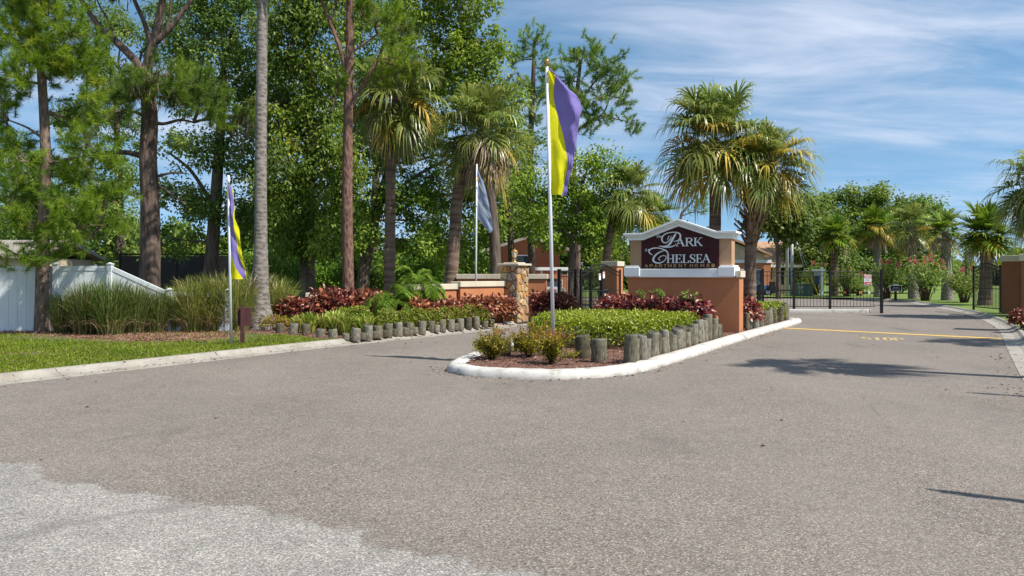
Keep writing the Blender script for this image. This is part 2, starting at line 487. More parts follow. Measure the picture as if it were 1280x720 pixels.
M['boot'] = bark('palm_boot', (0.06, 0.035, 0.022), (0.26, 0.17, 0.10), 12, 2.0)

m, nt, b = new_mat('weathered_post'); n = N(nt, 'obj')
oi = nt.nodes.new('ShaderNodeObjectInfo')
v = n.mapping((16, 16, 1.5)); g = n.noise(2.0, 6, 0.7, v); k = n.noise(7, 4, 0.6)
c = n.ramp(g, [(0.3, (0.065, 0.05, 0.034)), (0.5, (0.19, 0.165, 0.11)), (0.72, (0.33, 0.31, 0.225))])
c = n.mix(n.rng(k, 0.5, 0.68, 0, 0.55), c, (0.12, 0.165, 0.115))
chk = n.voro(1.0, n.mapping((34, 34, 1.6)), 'DISTANCE_TO_EDGE'); c = n.mix(n.rng(chk, 0.0, 0.10, 0.8, 0.0), c, (0.035, 0.03, 0.024))
c = n.mix(n.rng(n.noise(9, 4, 0.6, n.mapping((1, 1, 0.5), (0, 0, 0), (3, 1, 2))), 0.56, 0.66, 0, 0.6), c, (0.05, 0.042, 0.032))
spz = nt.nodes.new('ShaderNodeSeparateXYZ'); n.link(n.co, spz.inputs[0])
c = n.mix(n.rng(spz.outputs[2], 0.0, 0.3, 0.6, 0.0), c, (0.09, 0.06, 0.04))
hs = nt.nodes.new('ShaderNodeHueSaturation'); n.link(c, hs.inputs['Color'])
n.link(n.rng(oi.outputs['Random'], 0, 1, 0.42, 1.3), hs.inputs['Value'])
n.link(n.rng(oi.outputs['Random'], 0, 1, 1.35, 0.75), hs.inputs['Saturation'])
n.link(hs.outputs[0], b.inputs['Base Color']); b.inputs['Roughness'].default_value = 0.9
n.bump(b, g, 0.8, 0.02); M['post'] = m
M['post_top'] = plain('post_top', (0.055, 0.048, 0.04), 0.95, 0.4, 12, 0.6, 30, 0.01)

m, nt, b = new_mat('fieldstone'); n = N(nt, 'obj')
oi = nt.nodes.new('ShaderNodeObjectInfo')
c = n.ramp(oi.outputs['Random'], [(0.0, (0.30, 0.14, 0.05)), (0.25, (0.58, 0.30, 0.08)), (0.45, (0.52, 0.39, 0.21)), (0.65, (0.29, 0.28, 0.235)), (0.8, (0.50, 0.20, 0.06)), (1.0, (0.62, 0.42, 0.17))])
f = n.noise(7, 6, 0.65)
n.link(n.mix(n.rng(f, 0.3, 0.7, 0, 0.5), c, (0.16, 0.10, 0.06)), b.inputs['Base Color'])
b.inputs['Roughness'].default_value = 0.75; n.bump(b, f, 0.7, 0.03); M['stone'] = m
M['mortar'] = plain('mortar', (0.16, 0.12, 0.085), 0.95, 0.3, 20, 0.4, 60)

def fabric(name, col, trans):
    m, nt, b = new_mat(name); n = N(nt, 'obj')
    f = n.noise(300, 2); n.link(n.mix(n.rng(n.noise(2.2, 5, 0.6), 0.3, 0.7), tuple(x * 0.86 for x in col), tuple(min(1, x * 1.06 + 0.012) for x in col)), b.inputs['Base Color']); b.inputs['Roughness'].default_value = 0.75
    b.inputs['Specular IOR Level'].default_value = 0.25
    n.bump(b, n.math('ADD', n.noise(7, 4, 0.6, n.mapping((1.5, 1, 0.5), (0, R(25), 0)), 0.6), n.math('MULTIPLY', n.noise(30, 3, 0.6, n.mapping((1, 1, 0.4), (0, R(-20), 0))), 0.35)), 0.55, 0.03)
    t = nt.nodes.new('ShaderNodeBsdfTranslucent'); t.inputs['Color'].default_value = (*col, 1)
    mx = nt.nodes.new('ShaderNodeMixShader'); mx.inputs[0].default_value = trans
    n.link(b.outputs[0], mx.inputs[1]); n.link(t.outputs[0], mx.inputs[2]); n.link(mx.outputs[0], nt.nodes['Material Output'].inputs['Surface'])
    return m
M['f_yellow'] = fabric('yellow_nylon', (0.80, 0.76, 0.008), 0.42)
M['f_purple'] = fabric('purple_nylon', (0.235, 0.185, 0.50), 0.35)
M['f_blue'] = fabric('faded_blue_nylon', (0.26, 0.32, 0.46), 0.4)
M['f_cream'] = fabric('faded_cream_print', (0.62, 0.62, 0.5), 0.4)
M['f_gold'] = fabric('orange_print', (0.6, 0.38, 0.06), 0.4)

M['oak_leaf'] = leafmat('oak_leaf', [(0, (0.0761, 0.1418, 0.019)), (0.5, (0.1825, 0.3088, 0.0379)), (0.85, (0.3549, 0.4803, 0.0607)), (1, (0.5323, 0.5948, 0.0949))], 0.55)
M['light_leaf'] = leafmat('light_leaf', [(0, (0.0907, 0.1707, 0.017)), (0.5, (0.2177, 0.3416, 0.0312)), (0.85, (0.3629, 0.4782, 0.0497)), (1, (0.508, 0.5635, 0.0851))], 0.52)
M['blue_leaf'] = leafmat('dull_oak_leaf', [(0, (0.0761, 0.1326, 0.0266)), (0.6, (0.1775, 0.263, 0.0493)), (1, (0.3802, 0.4232, 0.0949))], 0.52)
M['needle'] = leafmat('pine_needle', [(0, (0.069, 0.1405, 0.0144)), (0.5, (0.1812, 0.2975, 0.0201)), (0.88, (0.345, 0.4463, 0.0287)), (1, (0.5865, 0.4959, 0.0862))], 0.45, 0.5)
M['needle_dark'] = leafmat('dark_pine_needle', [(0, (0.068, 0.1256, 0.0169)), (0.6, (0.1702, 0.2512, 0.0271)), (0.9, (0.3175, 0.3767, 0.044)), (1, (0.5443, 0.3558, 0.1355))], 0.45, 0.5)
M['moss'] = leafmat('hanging_moss', [(0, (0.10, 0.075, 0.05)), (1, (0.24, 0.19, 0.13))], 0.3, 0.8)
M['grass'] = leafmat('grass_blade', [(0, (0.10, 0.16, 0.010)), (0.5, (0.20, 0.28, 0.016)), (0.8, (0.30, 0.34, 0.03)), (1, (0.40, 0.34, 0.11))], 0.4, 0.5)
M['dark_grass'] = leafmat('fountain_grass_green', [(0, (0.048, 0.096, 0.0168)), (0.6, (0.12, 0.186, 0.0312)), (0.85, (0.228, 0.264, 0.072)), (1, (0.48, 0.384, 0.216))], 0.35, 0.5)
M['light_grass'] = leafmat('fountain_grass_light', [(0, (0.12, 0.168, 0.024)), (0.55, (0.264, 0.324, 0.048)), (0.8, (0.408, 0.408, 0.108)), (1, (0.6, 0.504, 0.3))], 0.4, 0.5)
M['straw'] = leafmat('dry_straw', [(0, (0.22, 0.15, 0.08)), (1, (0.42, 0.32, 0.18))], 0.3, 0.8)
M['copper_leaf'] = leafmat('copperleaf', [(0, (0.075, 0.0261, 0.0179)), (0.45, (0.1874, 0.0524, 0.0331)), (0.8, (0.375, 0.1121, 0.0612)), (1, (0.675, 0.3177, 0.1657))], 0.3, 0.35, spec=0.5)
M['copper_leaf_red'] = leafmat('copperleaf_red', [(0, (0.0713, 0.0191, 0.0192)), (0.45, (0.202, 0.0381, 0.0365)), (0.8, (0.3564, 0.0873, 0.0624)), (1, (0.5702, 0.3174, 0.1728))], 0.3, 0.33, spec=0.5)
M['hedge_leaf'] = leafmat('hedge_leaf', [(0, (0.0918, 0.1425, 0.0096)), (0.45, (0.2244, 0.304, 0.0144)), (0.85, (0.408, 0.4465, 0.036)), (1, (0.5304, 0.494, 0.132))], 0.35, 0.33, spec=0.5)
M['low_hedge_leaf'] = leafmat('low_hedge_leaf', [(0, (0.099, 0.165, 0.012)), (0.5, (0.242, 0.319, 0.03)), (1, (0.462, 0.473, 0.1))], 0.4, 0.4)
M['var_leaf'] = leafmat('variegated_leaf', [(0, (0.132, 0.209, 0.022)), (0.45, (0.308, 0.374, 0.055)), (0.8, (0.506, 0.506, 0.121)), (1, (0.638, 0.55, 0.176))], 0.35, 0.4)
M['nandina_leaf'] = leafmat('nandina_leaf', [(0, (0.14, 0.16, 0.012)), (0.55, (0.34, 0.31, 0.02)), (0.8, (0.42, 0.25, 0.04)), (1, (0.38, 0.10, 0.08))], 0.35, 0.4)
M['green_leaf'] = leafmat('shoot_leaf', [(0, (0.06, 0.14, 0.012)), (1, (0.20, 0.30, 0.04))], 0.35, 0.35)
M['oleander_leaf'] = leafmat('oleander_leaf', [(0, (0.121, 0.1932, 0.037)), (0.6, (0.2621, 0.3864, 0.0647)), (1, (0.5645, 0.5796, 0.1478))], 0.45, 0.4)
M['pink'] = leafmat('pink_petal', [(0, (0.55, 0.02, 0.10)), (1, (0.80, 0.10, 0.22))], 0.35, 0.5)
M['date_leaf'] = leafmat('date_palm_leaf', [(0, (0.0765, 0.1564, 0.0145)), (0.6, (0.1857, 0.303, 0.0311)), (1, (0.3496, 0.4105, 0.0828))], 0.38, 0.38)
M['frond'] = leafmat('frond_green', [(0, (0.0897, 0.1358, 0.0234)), (0.6, (0.2018, 0.2574, 0.052)), (1, (0.4036, 0.4004, 0.104))], 0.38, 0.32, spec=0.55)
M['frond_yellow'] = leafmat('frond_yellowing', [(0, (0.1851, 0.1811, 0.0253)), (0.5, (0.4496, 0.3502, 0.0506)), (0.8, (0.6348, 0.4106, 0.0886)), (1, (0.5819, 0.2898, 0.1139))], 0.35, 0.4)
M['frond_dead'] = leafmat('frond_dead', [(0, (0.18, 0.12, 0.078)), (0.6, (0.36, 0.264, 0.18)), (1, (0.54, 0.432, 0.312))], 0.25, 0.7)
M['fan_green'] = leafmat('fan_frond_green', [(0, (0.0688, 0.1313, 0.0125)), (0.6, (0.165, 0.269, 0.02)), (1, (0.3713, 0.42, 0.05))], 0.4, 0.38)
M['far_leaf'] = leafmat('far_leaf', [(0, (0.0718, 0.1222, 0.0218)), (0.6, (0.1744, 0.2537, 0.0374)), (1, (0.3484, 0.3945, 0.078))], 0.45)
M['stem'] = plain('brown_stem', (0.10, 0.065, 0.04), 0.85, 0.25, 10)
M['petiole'] = plain('petiole', (0.16, 0.19, 0.05), 0.5, 0.2, 5)
M['roof_shingle'] = plain('brown_shingle', (0.36, 0.22, 0.13), 0.9, 0.25, 3, 0.5, 20)
M['roof_grey'] = plain('grey_shingle', (0.26, 0.23, 0.20), 0.9, 0.2, 3, 0.5, 20)
M['screen'] = plain('dark_screen', (0.012, 0.013, 0.014), 0.6, 0.2, 4)
M['dark'] = plain('dark_opening', (0.015, 0.016, 0.018), 0.3, 0.2, 4, spec=0.6)
m, nt, b = new_mat('window_glass'); b.inputs['Base Color'].default_value = (0.03, 0.04, 0.05, 1); b.inputs['Roughness'].default_value = 0.05; b.inputs['Specular IOR Level'].default_value = 0.8; M['glass'] = m
M['car_blue'] = plain('car_blue', (0.05, 0.09, 0.17), 0.25, 0.04, 2, spec=0.7)
M['car_silver'] = plain('car_silver', (0.42, 0.43, 0.45), 0.28, 0.04, 2, metal=0.4, spec=0.7)
M['rubber'] = plain('rubber', (0.015, 0.015, 0.015), 0.8, 0.2, 10)
M['red'] = plain('sign_red', (0.50, 0.06, 0.07), 0.4, 0.08, 8)
M['white'] = plain('sign_white', (0.75, 0.75, 0.73), 0.4, 0.04, 8)
M['grey_text'] = plain('sign_grey_print', (0.33, 0.34, 0.38), 0.5, 0.1, 8)
M['blue'] = plain('sign_blue', (0.03, 0.055, 0.12), 0.4, 0.1, 8)
M['yellow'] = plain('guard_yellow', (0.75, 0.52, 0.03), 0.45, 0.1, 5)
M['util_green'] = plain('utility_green', (0.10, 0.16, 0.11), 0.5, 0.15, 5)
M['bin'] = plain('bin_grey', (0.07, 0.08, 0.09), 0.5, 0.15, 5)
M['orange_flag'] = plain('marker_orange', (0.75, 0.2, 0.02), 0.5, 0.1, 5)
M['lamp_glass'] = plain('lamp_glass', (0.55, 0.53, 0.45), 0.15, 0.05, 5, spec=0.7)

# ------------------------------------------------------------------ vegetation generators (numpy)
def unit(a):
    return a / np.maximum(np.linalg.norm(a, axis=-1, keepdims=True), 1e-9)
def leaf_geo(C, D, Nn, L, W, fold=0.22, oval=False):
    """A folded leaf at each base point C along D; returns V, F(tri or quad)."""
    n = len(C)
    D = unit(D); S = unit(np.cross(D, Nn)); U = np.cross(S, D)
    L = np.broadcast_to(np.asarray(L, dtype=float), (n,))[:, None]; W = np.broadcast_to(np.asarray(W, dtype=float), (n,))[:, None]
    if not oval:
        V = np.stack([C, C + D * L * 0.45 + S * W * 0.5 + U * W * fold, C + D * L - U * L * 0.12, C + D * L * 0.45 - S * W * 0.5 + U * W * fold], 1)
        i = np.arange(n)[:, None] * 4
        F = np.concatenate([i + [0, 1, 2], i + [0, 2, 3]], 0)
        return V.reshape(-1, 3), F, 4
    a, b2 = 0.3, 0.72
    V = np.stack([C, C + D * L * a + S * W * 0.46 + U * W * fold, C + D * L * b2 + S * W * 0.42 + U * (W * fold * 0.7 - L * 0.05),
                  C + D * L - U * L * 0.18, C + D * L * b2 - S * W * 0.42 + U * (W * fold * 0.7 - L * 0.05), C + D * L * a - S * W * 0.46 + U * W * fold,
                  C + D * L * 0.5 - U * L * 0.02], 1)
    i = np.arange(n)[:, None] * 7
    F = np.concatenate([i + [0, 1, 6], i + [1, 2, 6], i + [2, 3, 6], i + [3, 4, 6], i + [4, 5, 6], i + [5, 0, 6]], 0)
    return V.reshape(-1, 3), F, 7
def strips(Pn, Wd, S):
    """Pn n x k x 3 centre lines, Wd n x k widths, S n x 3 (or n x k x 3) side vectors -> quads."""
    n, k, _ = Pn.shape
    if S.ndim == 2: S = np.repeat(S[:, None, :], k, 1)
    A = Pn + S * Wd[..., None] * 0.5; B = Pn - S * Wd[..., None] * 0.5
    V = np.stack([A, B], 2).reshape(-1, 3)
    base = (np.arange(n) * k * 2)[:, None] + (np.arange(k - 1) * 2)[None, :]
    base = base.reshape(-1, 1)
    return V, base + np.array([0, 1, 3, 2]), k * 2
def blades(n, r, h, spread, w, rng, k=4, curl=1.0, jit=0.35):
    a = rng.uniform(0, 2 * PI, n); rr = r * np.sqrt(rng.uniform(0, 1, n))
    B = np.stack([rr * np.cos(a), rr * np.sin(a), np.zeros(n)], 1)
    a2 = a + rng.normal(0, 0.6, n)
    out = np.stack([np.cos(a2), np.sin(a2), np.zeros(n)], 1)
    hh = h * rng.uniform(1 - jit, 1 + jit * 0.4, n); sp = spread * rng.uniform(0.15, 1.0, n) * (0.35 + rr / max(r, 1e-6) * 0.65)
    t = np.linspace(0, 1, k)
    z = hh[:, None] * (t[None] * (1 + 0.35 * curl) - 0.35 * curl * t[None] ** 3 - 0.25 * curl * (sp / spread)[:, None] * t[None] ** 3)
    o = sp[:, None] * (0.35 * t[None] + 0.65 * t[None] ** 2.2)
    Pn = B[:, None, :] + out[:, None, :] * o[..., None]; Pn[..., 2] += z
    Wd = w * rng.uniform(0.7, 1.2, n)[:, None] * np.interp(t, [0, 0.3, 0.75, 1], [0.75, 1, 0.7, 0.06])[None]
    th = a2 + PI / 2 + rng.normal(0, 0.7, n)
    S = np.stack([np.cos(th), np.sin(th), rng.normal(0, 0.2, n)], 1)
    V, F, m = strips(Pn, Wd, unit(S))
    return V, F, np.repeat(rng.uniform(0, 1, n), m)
def sphere_dirs(n, rng):
    return unit(rng.normal(0, 1, (n, 3)))

# ------------------------------------------------------------------ ground, roads, kerbs
def sheet(name, poly, z, mat, kind='structure'):
    me = bpy.data.meshes.new(name)
    me.from_pydata([(x, y, z) for x, y in poly], [], [list(range(len(poly)))])
    me.materials.append(mat); me.update()
    if me.polygons[0].normal.z < 0: me.flip_normals()
    o = child(name, me, None)
    return props(o, kind=kind)
def cat_rom(pts, k=8, closed=False):
    out = []; n = len(pts)
    for i in range(n if closed else n - 1):
        g = lambda j: np.array(pts[j % n] if closed else pts[min(max(j, 0), n - 1)], float)
        p0, p1, p2, p3 = g(i - 1), g(i), g(i + 1), g(i + 2)
        for j in range(k):
            t = j / k
            out.append(tuple(0.5 * ((2 * p1) + (-p0 + p2) * t + (2 * p0 - 5 * p1 + 4 * p2 - p3) * t * t + (-p0 + 3 * p1 - 3 * p2 + p3) * t ** 3)))
    if not closed: out.append(tuple(pts[-1]))
    return out
def offset(poly, d, closed=False):
    """Offset to the left of travel by d."""
    out = []; n = len(poly)
    for i, p in enumerate(poly):
        a = np.array(poly[(i - 1) % n] if (closed or i > 0) else poly[0]); b = np.array(poly[(i + 1) % n] if (closed or i < n - 1) else poly[-1])
        t = b - a; t = t / max(np.hypot(*t), 1e-9)
        out.append((p[0] - t[1] * d, p[1] + t[0] * d))
    return out

sheet('ground', [(-900, -300), (900, -300), (900, 1500), (-900, 1500)], -0.03, M['far_grass'])
sheet('street', [(-60, -14), (60, -14), (60, 12), (-60, 12)], -0.004, M['old_asphalt'])
kl = [(-14.6, -1.2), (-11.2, 4.6), (-7.5, 11.1), (-5.87, 13.9), (-4.15, 16.9), (-2.45, 19.5), (-0.98, 21.8), (0.25, 24.3), (1.35, 27.0), (2.8, 30.5), (4.4, 34.0), (6.2, 39.0)]
kr = [(22, 4.0), (11, 4.6), (8.3, 5.7), (6.75, 7.6), (6.55, 9.2), (7.45, 11.0), (10.45, 16.0), (14.9, 23.4), (18.4, 30.4), (20.6, 36.0), (23.4, 44.5), (24.4, 48.5), (22.6, 52.0), (17.5, 54.6), (8, 56.5)]
kls = cat_rom(kl, 10); krs = cat_rom(kr, 8)
edge = []
ep = [(-13, 1.0), (-8.5, 0.2), (-4.23, -0.6), (0.0, -2), (7, -5), (14, -9)]
er = random.Random(3)
for i in range(len(ep) - 1):
    for j in range(24):
        t = j / 24
        edge.append((ep[i][0] * (1 - t) + ep[i + 1][0] * t + er.gauss(0, 0.012), ep[i][1] * (1 - t) + ep[i + 1][1] * t + er.gauss(0, 0.012)))
sheet('driveway', edge + [(14, -9), (40, -9), (40, 30), (26, 47), (22.6, 52.5), (17, 55.2), (7, 57), (-1, 57), (-1, 30), (-13, 14)], 0.004, M['asphalt'])
lawn_l = offset(kls, 0.46)
sheet('lawn', lawn_l + [(6, 39.5), (0, 62), (-90, 62), (-90, -14), (-16, -14)], 0.10, M['soil'])
lawn_r = offset(krs[:], -0.46)
sheet('right_lawn', [(60, 3.4), (60, 64), (40, 64), (12, 63)] + lawn_r[::-1] + [(22, 3.4)], 0.10, M['far_grass'])

def kerb_run(name, line, side, prof, mat, seg_len, gap=0.008):
    """prof: (offset, z) pairs across the kerb; cut into sections with open joints."""
    root = props(child(name, None, None), kind='structure')
    pts = [np.array(p) for p in line]
    d = np.concatenate([[0], np.cumsum([np.hypot(*(b - a)) for a, b in zip(pts[:-1], pts[1:])])])
    arr = np.array(pts); s = 0.0
    def at(t):
        p = np.array([np.interp(t, d, arr[:, 0]), np.interp(t, d, arr[:, 1])])
        q = np.array([np.interp(min(t + 0.05, d[-1]), d, arr[:, 0]), np.interp(min(t + 0.05, d[-1]), d, arr[:, 1])])
        r = np.array([np.interp(max(t - 0.05, 0), d, arr[:, 0]), np.interp(max(t - 0.05, 0), d, arr[:, 1])])
        v = (q - r); v /= np.hypot(*v)
        return p, np.array([-v[1], v[0]]) * side
    while s < d[-1] - 0.2:
        e = min(s + seg_len, d[-1]); k = 5
        mb = MB(); vs = []; m = len(prof)
        for i in range(k):
            p, nn = at(s + gap / 2 + (e - s - gap) * i / (k - 1))
            for o_, z in prof: vs.append((p[0] + nn[0] * o_, p[1] + nn[1] * o_, z))
        fs = []
        for i in range(k - 1):
            for j in range(m - 1):
                a = i * m + j
                q = (a, a + m, a + m + 1, a + 1)
                fs.append(q if side < 0 else q[::-1])
        fs.append(tuple(range(m))); fs.append(tuple(range((k - 1) * m, k * m)))
        mb.add(vs, fs)
        mb.build('kerb_section', mat, root)
        s = e
    return root
gut = [(-0.02, -0.05), (0.0, 0.012), (0.25, 0.004 + 0.018), (0.36, 0.06), (0.42, 0.115), (0.50, 0.12), (0.52, -0.05)]
kerb_run('left_kerb', kls, 1, gut, M['concrete'], 3.05)
kerb_run('right_kerb', krs[24:96], -1, gut, M['concrete'], 3.05)

# island: white curb ring, mulch bed
il = [(-1.10, 13.1), (-0.98, 12.45), (-0.45, 11.95), (0.74, 11.69), (1.95, 12.35), (3.25, 14.4), (5.2, 17.9), (6.3, 19.8), (7.1, 21.2), (9.75, 25.7), (9.9, 26.5), (9.4, 27.0), (7.6, 27.6), (5.2, 26.6), (3.7, 24.2), (2.0, 21.2), (0.3, 17.6), (-0.75, 14.9)]
ils = cat_rom(il, 8, True)
prof = [(0.0, -0.03), (0.02, 0.085), (0.055, 0.125), (0.10, 0.14), (0.27, 0.14), (0.31, 0.12), (0.32, 0.0)]
vs = []; m = len(prof); off = [offset(ils, o_, True) for o_, z in prof]
jr = random.Random(5)
for i in range(len(ils)):
    wob = jr.gauss(0, 0.006)
    for j, (o_, z) in enumerate(prof): vs.append((off[j][i][0] + wob, off[j][i][1] + wob, z + jr.gauss(0, 0.003)))
fs = []
k = len(ils)
for i in range(k):
    for j in range(m - 1):
        a = i * m + j; b2 = ((i + 1) % k) * m + j
        fs.append((a, b2, b2 + 1, a + 1))
mb = MB(); mb.add(vs, fs, 0, True)
props(mb.build('island_curb', M['curb_paint']), kind='structure')
sheet('mulch_bed', offset(ils, 0.28, True), 0.11, M['mulch'])
# strip of mulch along the left planting
bedl = [(-7.3, 20.2), (-5.2, 18.75), (-4.55, 17.75)] + [(p[0] - 0.06, p[1] + 0.03) for p in lawn_l if 17.7 < p[1] < 27.0] + [(-1.0, 27.4), (-3.5, 25.0), (-7, 24.2), (-10.2, 23.5), (-9.0, 21.3)]
sheet('mulch_bed', bedl, 0.106, M['mulch'])

def in_poly(x, y, poly):
    c = np.zeros(len(x), bool); n = len(poly)
    for i in range(n):
        x0, y0 = poly[i]; x1, y1 = poly[(i + 1) % n]
        cond = ((y0 > y) != (y1 > y)) & (x < (x1 - x0) * (y - y0) / ((y1 - y0) if y1 != y0 else 1e-9) + x0)
        c ^= cond
    return c
# mulch chips
def chips(poly, n, z, name, seed):
    rng = np.random.default_rng(seed); a = np.array(poly)
    x = rng.uniform(a[:, 0].min(), a[:, 0].max(), n); y = rng.uniform(a[:, 1].min(), a[:, 1].max(), n)
    k = in_poly(x, y, poly); x, y = x[k], y[k]; n = len(x)
    C = np.stack([x, y, z + rng.uniform(0, 0.03, n)], 1)
    D = np.stack([rng.normal(0, 1, n), rng.normal(0, 1, n), rng.normal(0, 0.3, n)], 1)
    Nn = np.stack([rng.normal(0, 0.4, n), rng.normal(0, 0.4, n), np.ones(n)], 1)
    V, F, m = leaf_geo(C, D, Nn, rng.uniform(0.03, 0.10, n), rng.uniform(0.012, 0.03, n), 0.3)
    o = child(name, np_mesh(name, V, F, M['chip'], np.repeat(rng.uniform(0, 1, n), m)), None)
    props(o, kind='stuff')
M['chip'] = leafmat('mulch_chip', [(0, (0.05, 0.02, 0.015)), (0.5, (0.17, 0.07, 0.045)), (0.85, (0.27, 0.14, 0.10)), (1, (0.42, 0.33, 0.27))], 0.0, 0.95)
chips(offset(ils, 0.3, True), 16000, 0.112, 'mulch_chips', 21)
chips(bedl, 9000, 0.108, 'mulch_chips', 22)
# grass blades on the left lawn
def lawn_grass(poly, n, seed, name, hole):
    rng = np.random.default_rng(seed); a = np.array(poly)
    x = rng.uniform(a[:, 0].min(), a[:, 0].max(), n); y = rng.uniform(a[:, 1].min(), a[:, 1].max(), n)
    k = in_poly(x, y, poly)
    for (hx, hy, hr, hq) in hole:
        d = np.hypot((x - hx) / hr, (y - hy) / hq) + rng.normal(0, 0.25, n)
        k &= (d > 1.0) | (rng.uniform(0, 1, n) < 0.12)
    k &= ~in_poly(x, y, bedl)
    k &= ~(in_poly(x + rng.normal(0, 0.22, n), y + rng.normal(0, 0.16, n), EARTH) & (rng.uniform(0, 1, n) < 0.93))
    x, y = x[k], y[k]; n = len(x)
    patch = 0.5 + 0.5 * np.sin(x * 1.9 + 1.3 * np.sin(y * 1.3)) * np.sin(y * 1.4 + 0.8 * np.sin(x * 2.3))
    C = np.stack([x, y, np.full(n, 0.098)], 1)
    D = np.stack([rng.normal(0, 0.55, n), rng.normal(0, 0.55, n), np.ones(n)], 1)
    Nn = rng.normal(0, 1, (n, 3))
    V, F, m = leaf_geo(C, D, Nn, rng.uniform(0.03, 0.085, n), rng.uniform(0.012, 0.022, n), 0.1)
    r = np.clip(rng.uniform(0, 0.85, n) * 0.7 + patch * 0.3 + (rng.uniform(0, 1, n) < 0.06) * 0.5, 0, 1)
    props(child(name, np_mesh(name, V, F, M['grass'], np.repeat(r, m)), None), kind='stuff')
EARTH = [(-18, 19.7), (-13, 19.6), (-11.4, 18.9), (-9.8, 17.7), (-8.3, 17.1), (-7.3, 17.7), (-6.7, 18.6), (-7.3, 20.2), (-8.6, 21.6), (-18, 21.6)]
sheet('bare_earth', EARTH, 0.103, M['earth'])
chips(EARTH, 9000, 0.105, 'straw_litter', 23)
gp = [p for p in offset(kls, 0.50) if 9.5 < p[1] < 19.0]
lawn_grass(gp + [(-5.2, 18.9), (-7.3, 20.4), (-8.4, 21.4), (-12.0, 21.3), (-18, 21.5), (-18, 9.5)], 150000, 31, 'grass_turf',
           [(-8.2, 17.9, 2.2, 1.2), (-10.6, 18.3, 1.6, 0.8), (-13.5, 18.6, 1.3, 0.5), (-12.4, 14.6, 0.8, 0.4), (-9.2, 14.6, 0.6, 0.3),  (-14.5, 20.9, 3.0, 0.9), (-6.7, 19.3, 0.7, 0.9), (-10.2, 18.9, 2.0, 0.7), (-12.2, 19.9, 1.5, 0.7)])

# dry leaves, needles and grit that gather along the gutters and the white curb
def litter(line, spread, n, z, seed):
    rng = np.random.default_rng(seed); a = np.array(line); t = rng.uniform(0, len(a) - 1.001, n); i = t.astype(int); f = (t - i)[:, None]
    p = a[i] * (1 - f) + a[i + 1] * f + rng.normal(0, spread, (n, 2))
    C = np.concatenate([p, np.full((n, 1), z) + rng.uniform(0, 0.012, (n, 1))], 1)
    D = np.stack([rng.normal(0, 1, n), rng.normal(0, 1, n), rng.normal(0, 0.15, n)], 1); Nn = np.stack([rng.normal(0, .3, n), rng.normal(0, .3, n), np.ones(n)], 1)
    L = rng.uniform(0.02, 0.08, n)
    V, F, m = leaf_geo(C, D, Nn, L, L * rng.uniform(0.15, 0.5, n), 0.3)
    props(child('leaf_litter', np_mesh('leaf_litter', V, F, M['dry_leaf'], np.repeat(rng.uniform(0, 1, n), m)), None), kind='stuff')
M['dry_leaf'] = leafmat('dry_leaf', [(0, (0.07, 0.04, 0.02)), (0.5, (0.20, 0.12, 0.055)), (1, (0.36, 0.25, 0.13))], 0.1, 0.85)
litter([p for p in offset(kls, 0.12) if 8 < p[1] < 27], 0.14, 420, 0.022, 41)
litter([p for p in offset(kls, -0.5) if 8 < p[1] < 27], 0.5, 70, 0.006, 42)
litter(offset(ils, -0.12, True)[:70], 0.10, 260, 0.006, 43)
litter([p for p in offset(krs, 0.1) if 8 < p[1] < 34], 0.2, 260, 0.02, 44)
litter([(-7, 6), (0, 8), (6, 9), (9, 14), (4, 10), (-4, 12)], 2.5, 45, 0.006, 45)
litter([p for p in offset(kls, 2.2) if 11 < p[1] < 18], 1.1, 900, 0.13, 46)

# stop line and worn lettering on the drive
a0, a1 = G(975, 410.6), G(1250, 424.2)
d = (a1 - a0).normalized(); nrm = Vector((-d.y, d.x, 0))
q = [a0, a1, a1 + nrm * 0.34, a0 + nrm * 0.34]
sheet('stop_line', [(p.x, p.y) for p in q], 0.009, M['road_yellow'])
# STOP, painted on the ground, read from the street
mb = MB()
o0 = G(1077.5, 424.6); e0 = G(1133, 426.3)
ux = (e0 - o0); Lw = ux.length; ux.normalize(); uy = Vector((-ux.y, ux.x, 0)) * 1.0
def ground_stroke(mb, pts, w, ox, sx, sy):
    for (x0, y0), (x1, y1) in zip(pts[:-1], pts[1:]):
        a = o0 + ux * (ox + x0 * sx) + uy * (y0 * sy); b2 = o0 + ux * (ox + x1 * sx) + uy * (y1 * sy)
        t = (b2 - a).normalized(); nn = Vector((-t.y, t.x, 0)) * (w / 2)
        a = a - t * w * 0.3; b2 = b2 + t * w * 0.3
        zb = 0.0088 + 0.0002 * (len(mb.f) % 5)
        mb.add([(p.x, p.y, zb) for p in (a - nn, b2 - nn, b2 + nn, a + nn)], [(0, 1, 2, 3)])
gl = {'S': [[(0.95, 0.85), (0.7, 1), (0.3, 1), (0.05, 0.85), (0.05, 0.62), (0.3, 0.5), (0.7, 0.5), (0.95, 0.38), (0.95, 0.15), (0.7, 0), (0.3, 0), (0.05, 0.15)]],
      'T': [[(0, 1), (1, 1)], [(0.5, 1), (0.5, 0)]],
      'O': [[(0.3, 0), (0.05, 0.2), (0.05, 0.8), (0.3, 1), (0.7, 1), (0.95, 0.8), (0.95, 0.2), (0.7, 0), (0.3, 0)]],
      'P': [[(0.08, 0), (0.08, 1), (0.7, 1), (0.95, 0.85), (0.95, 0.62), (0.7, 0.48), (0.08, 0.48)]]}
for i, ch in enumerate('STOP'):
    for st in gl[ch]: ground_stroke(mb, st, 0.085, i * Lw / 4 + 0.02, Lw / 4 * 0.72, 0.8)
props(mb.build('stop_lettering', M['worn_yellow']), kind='structure')

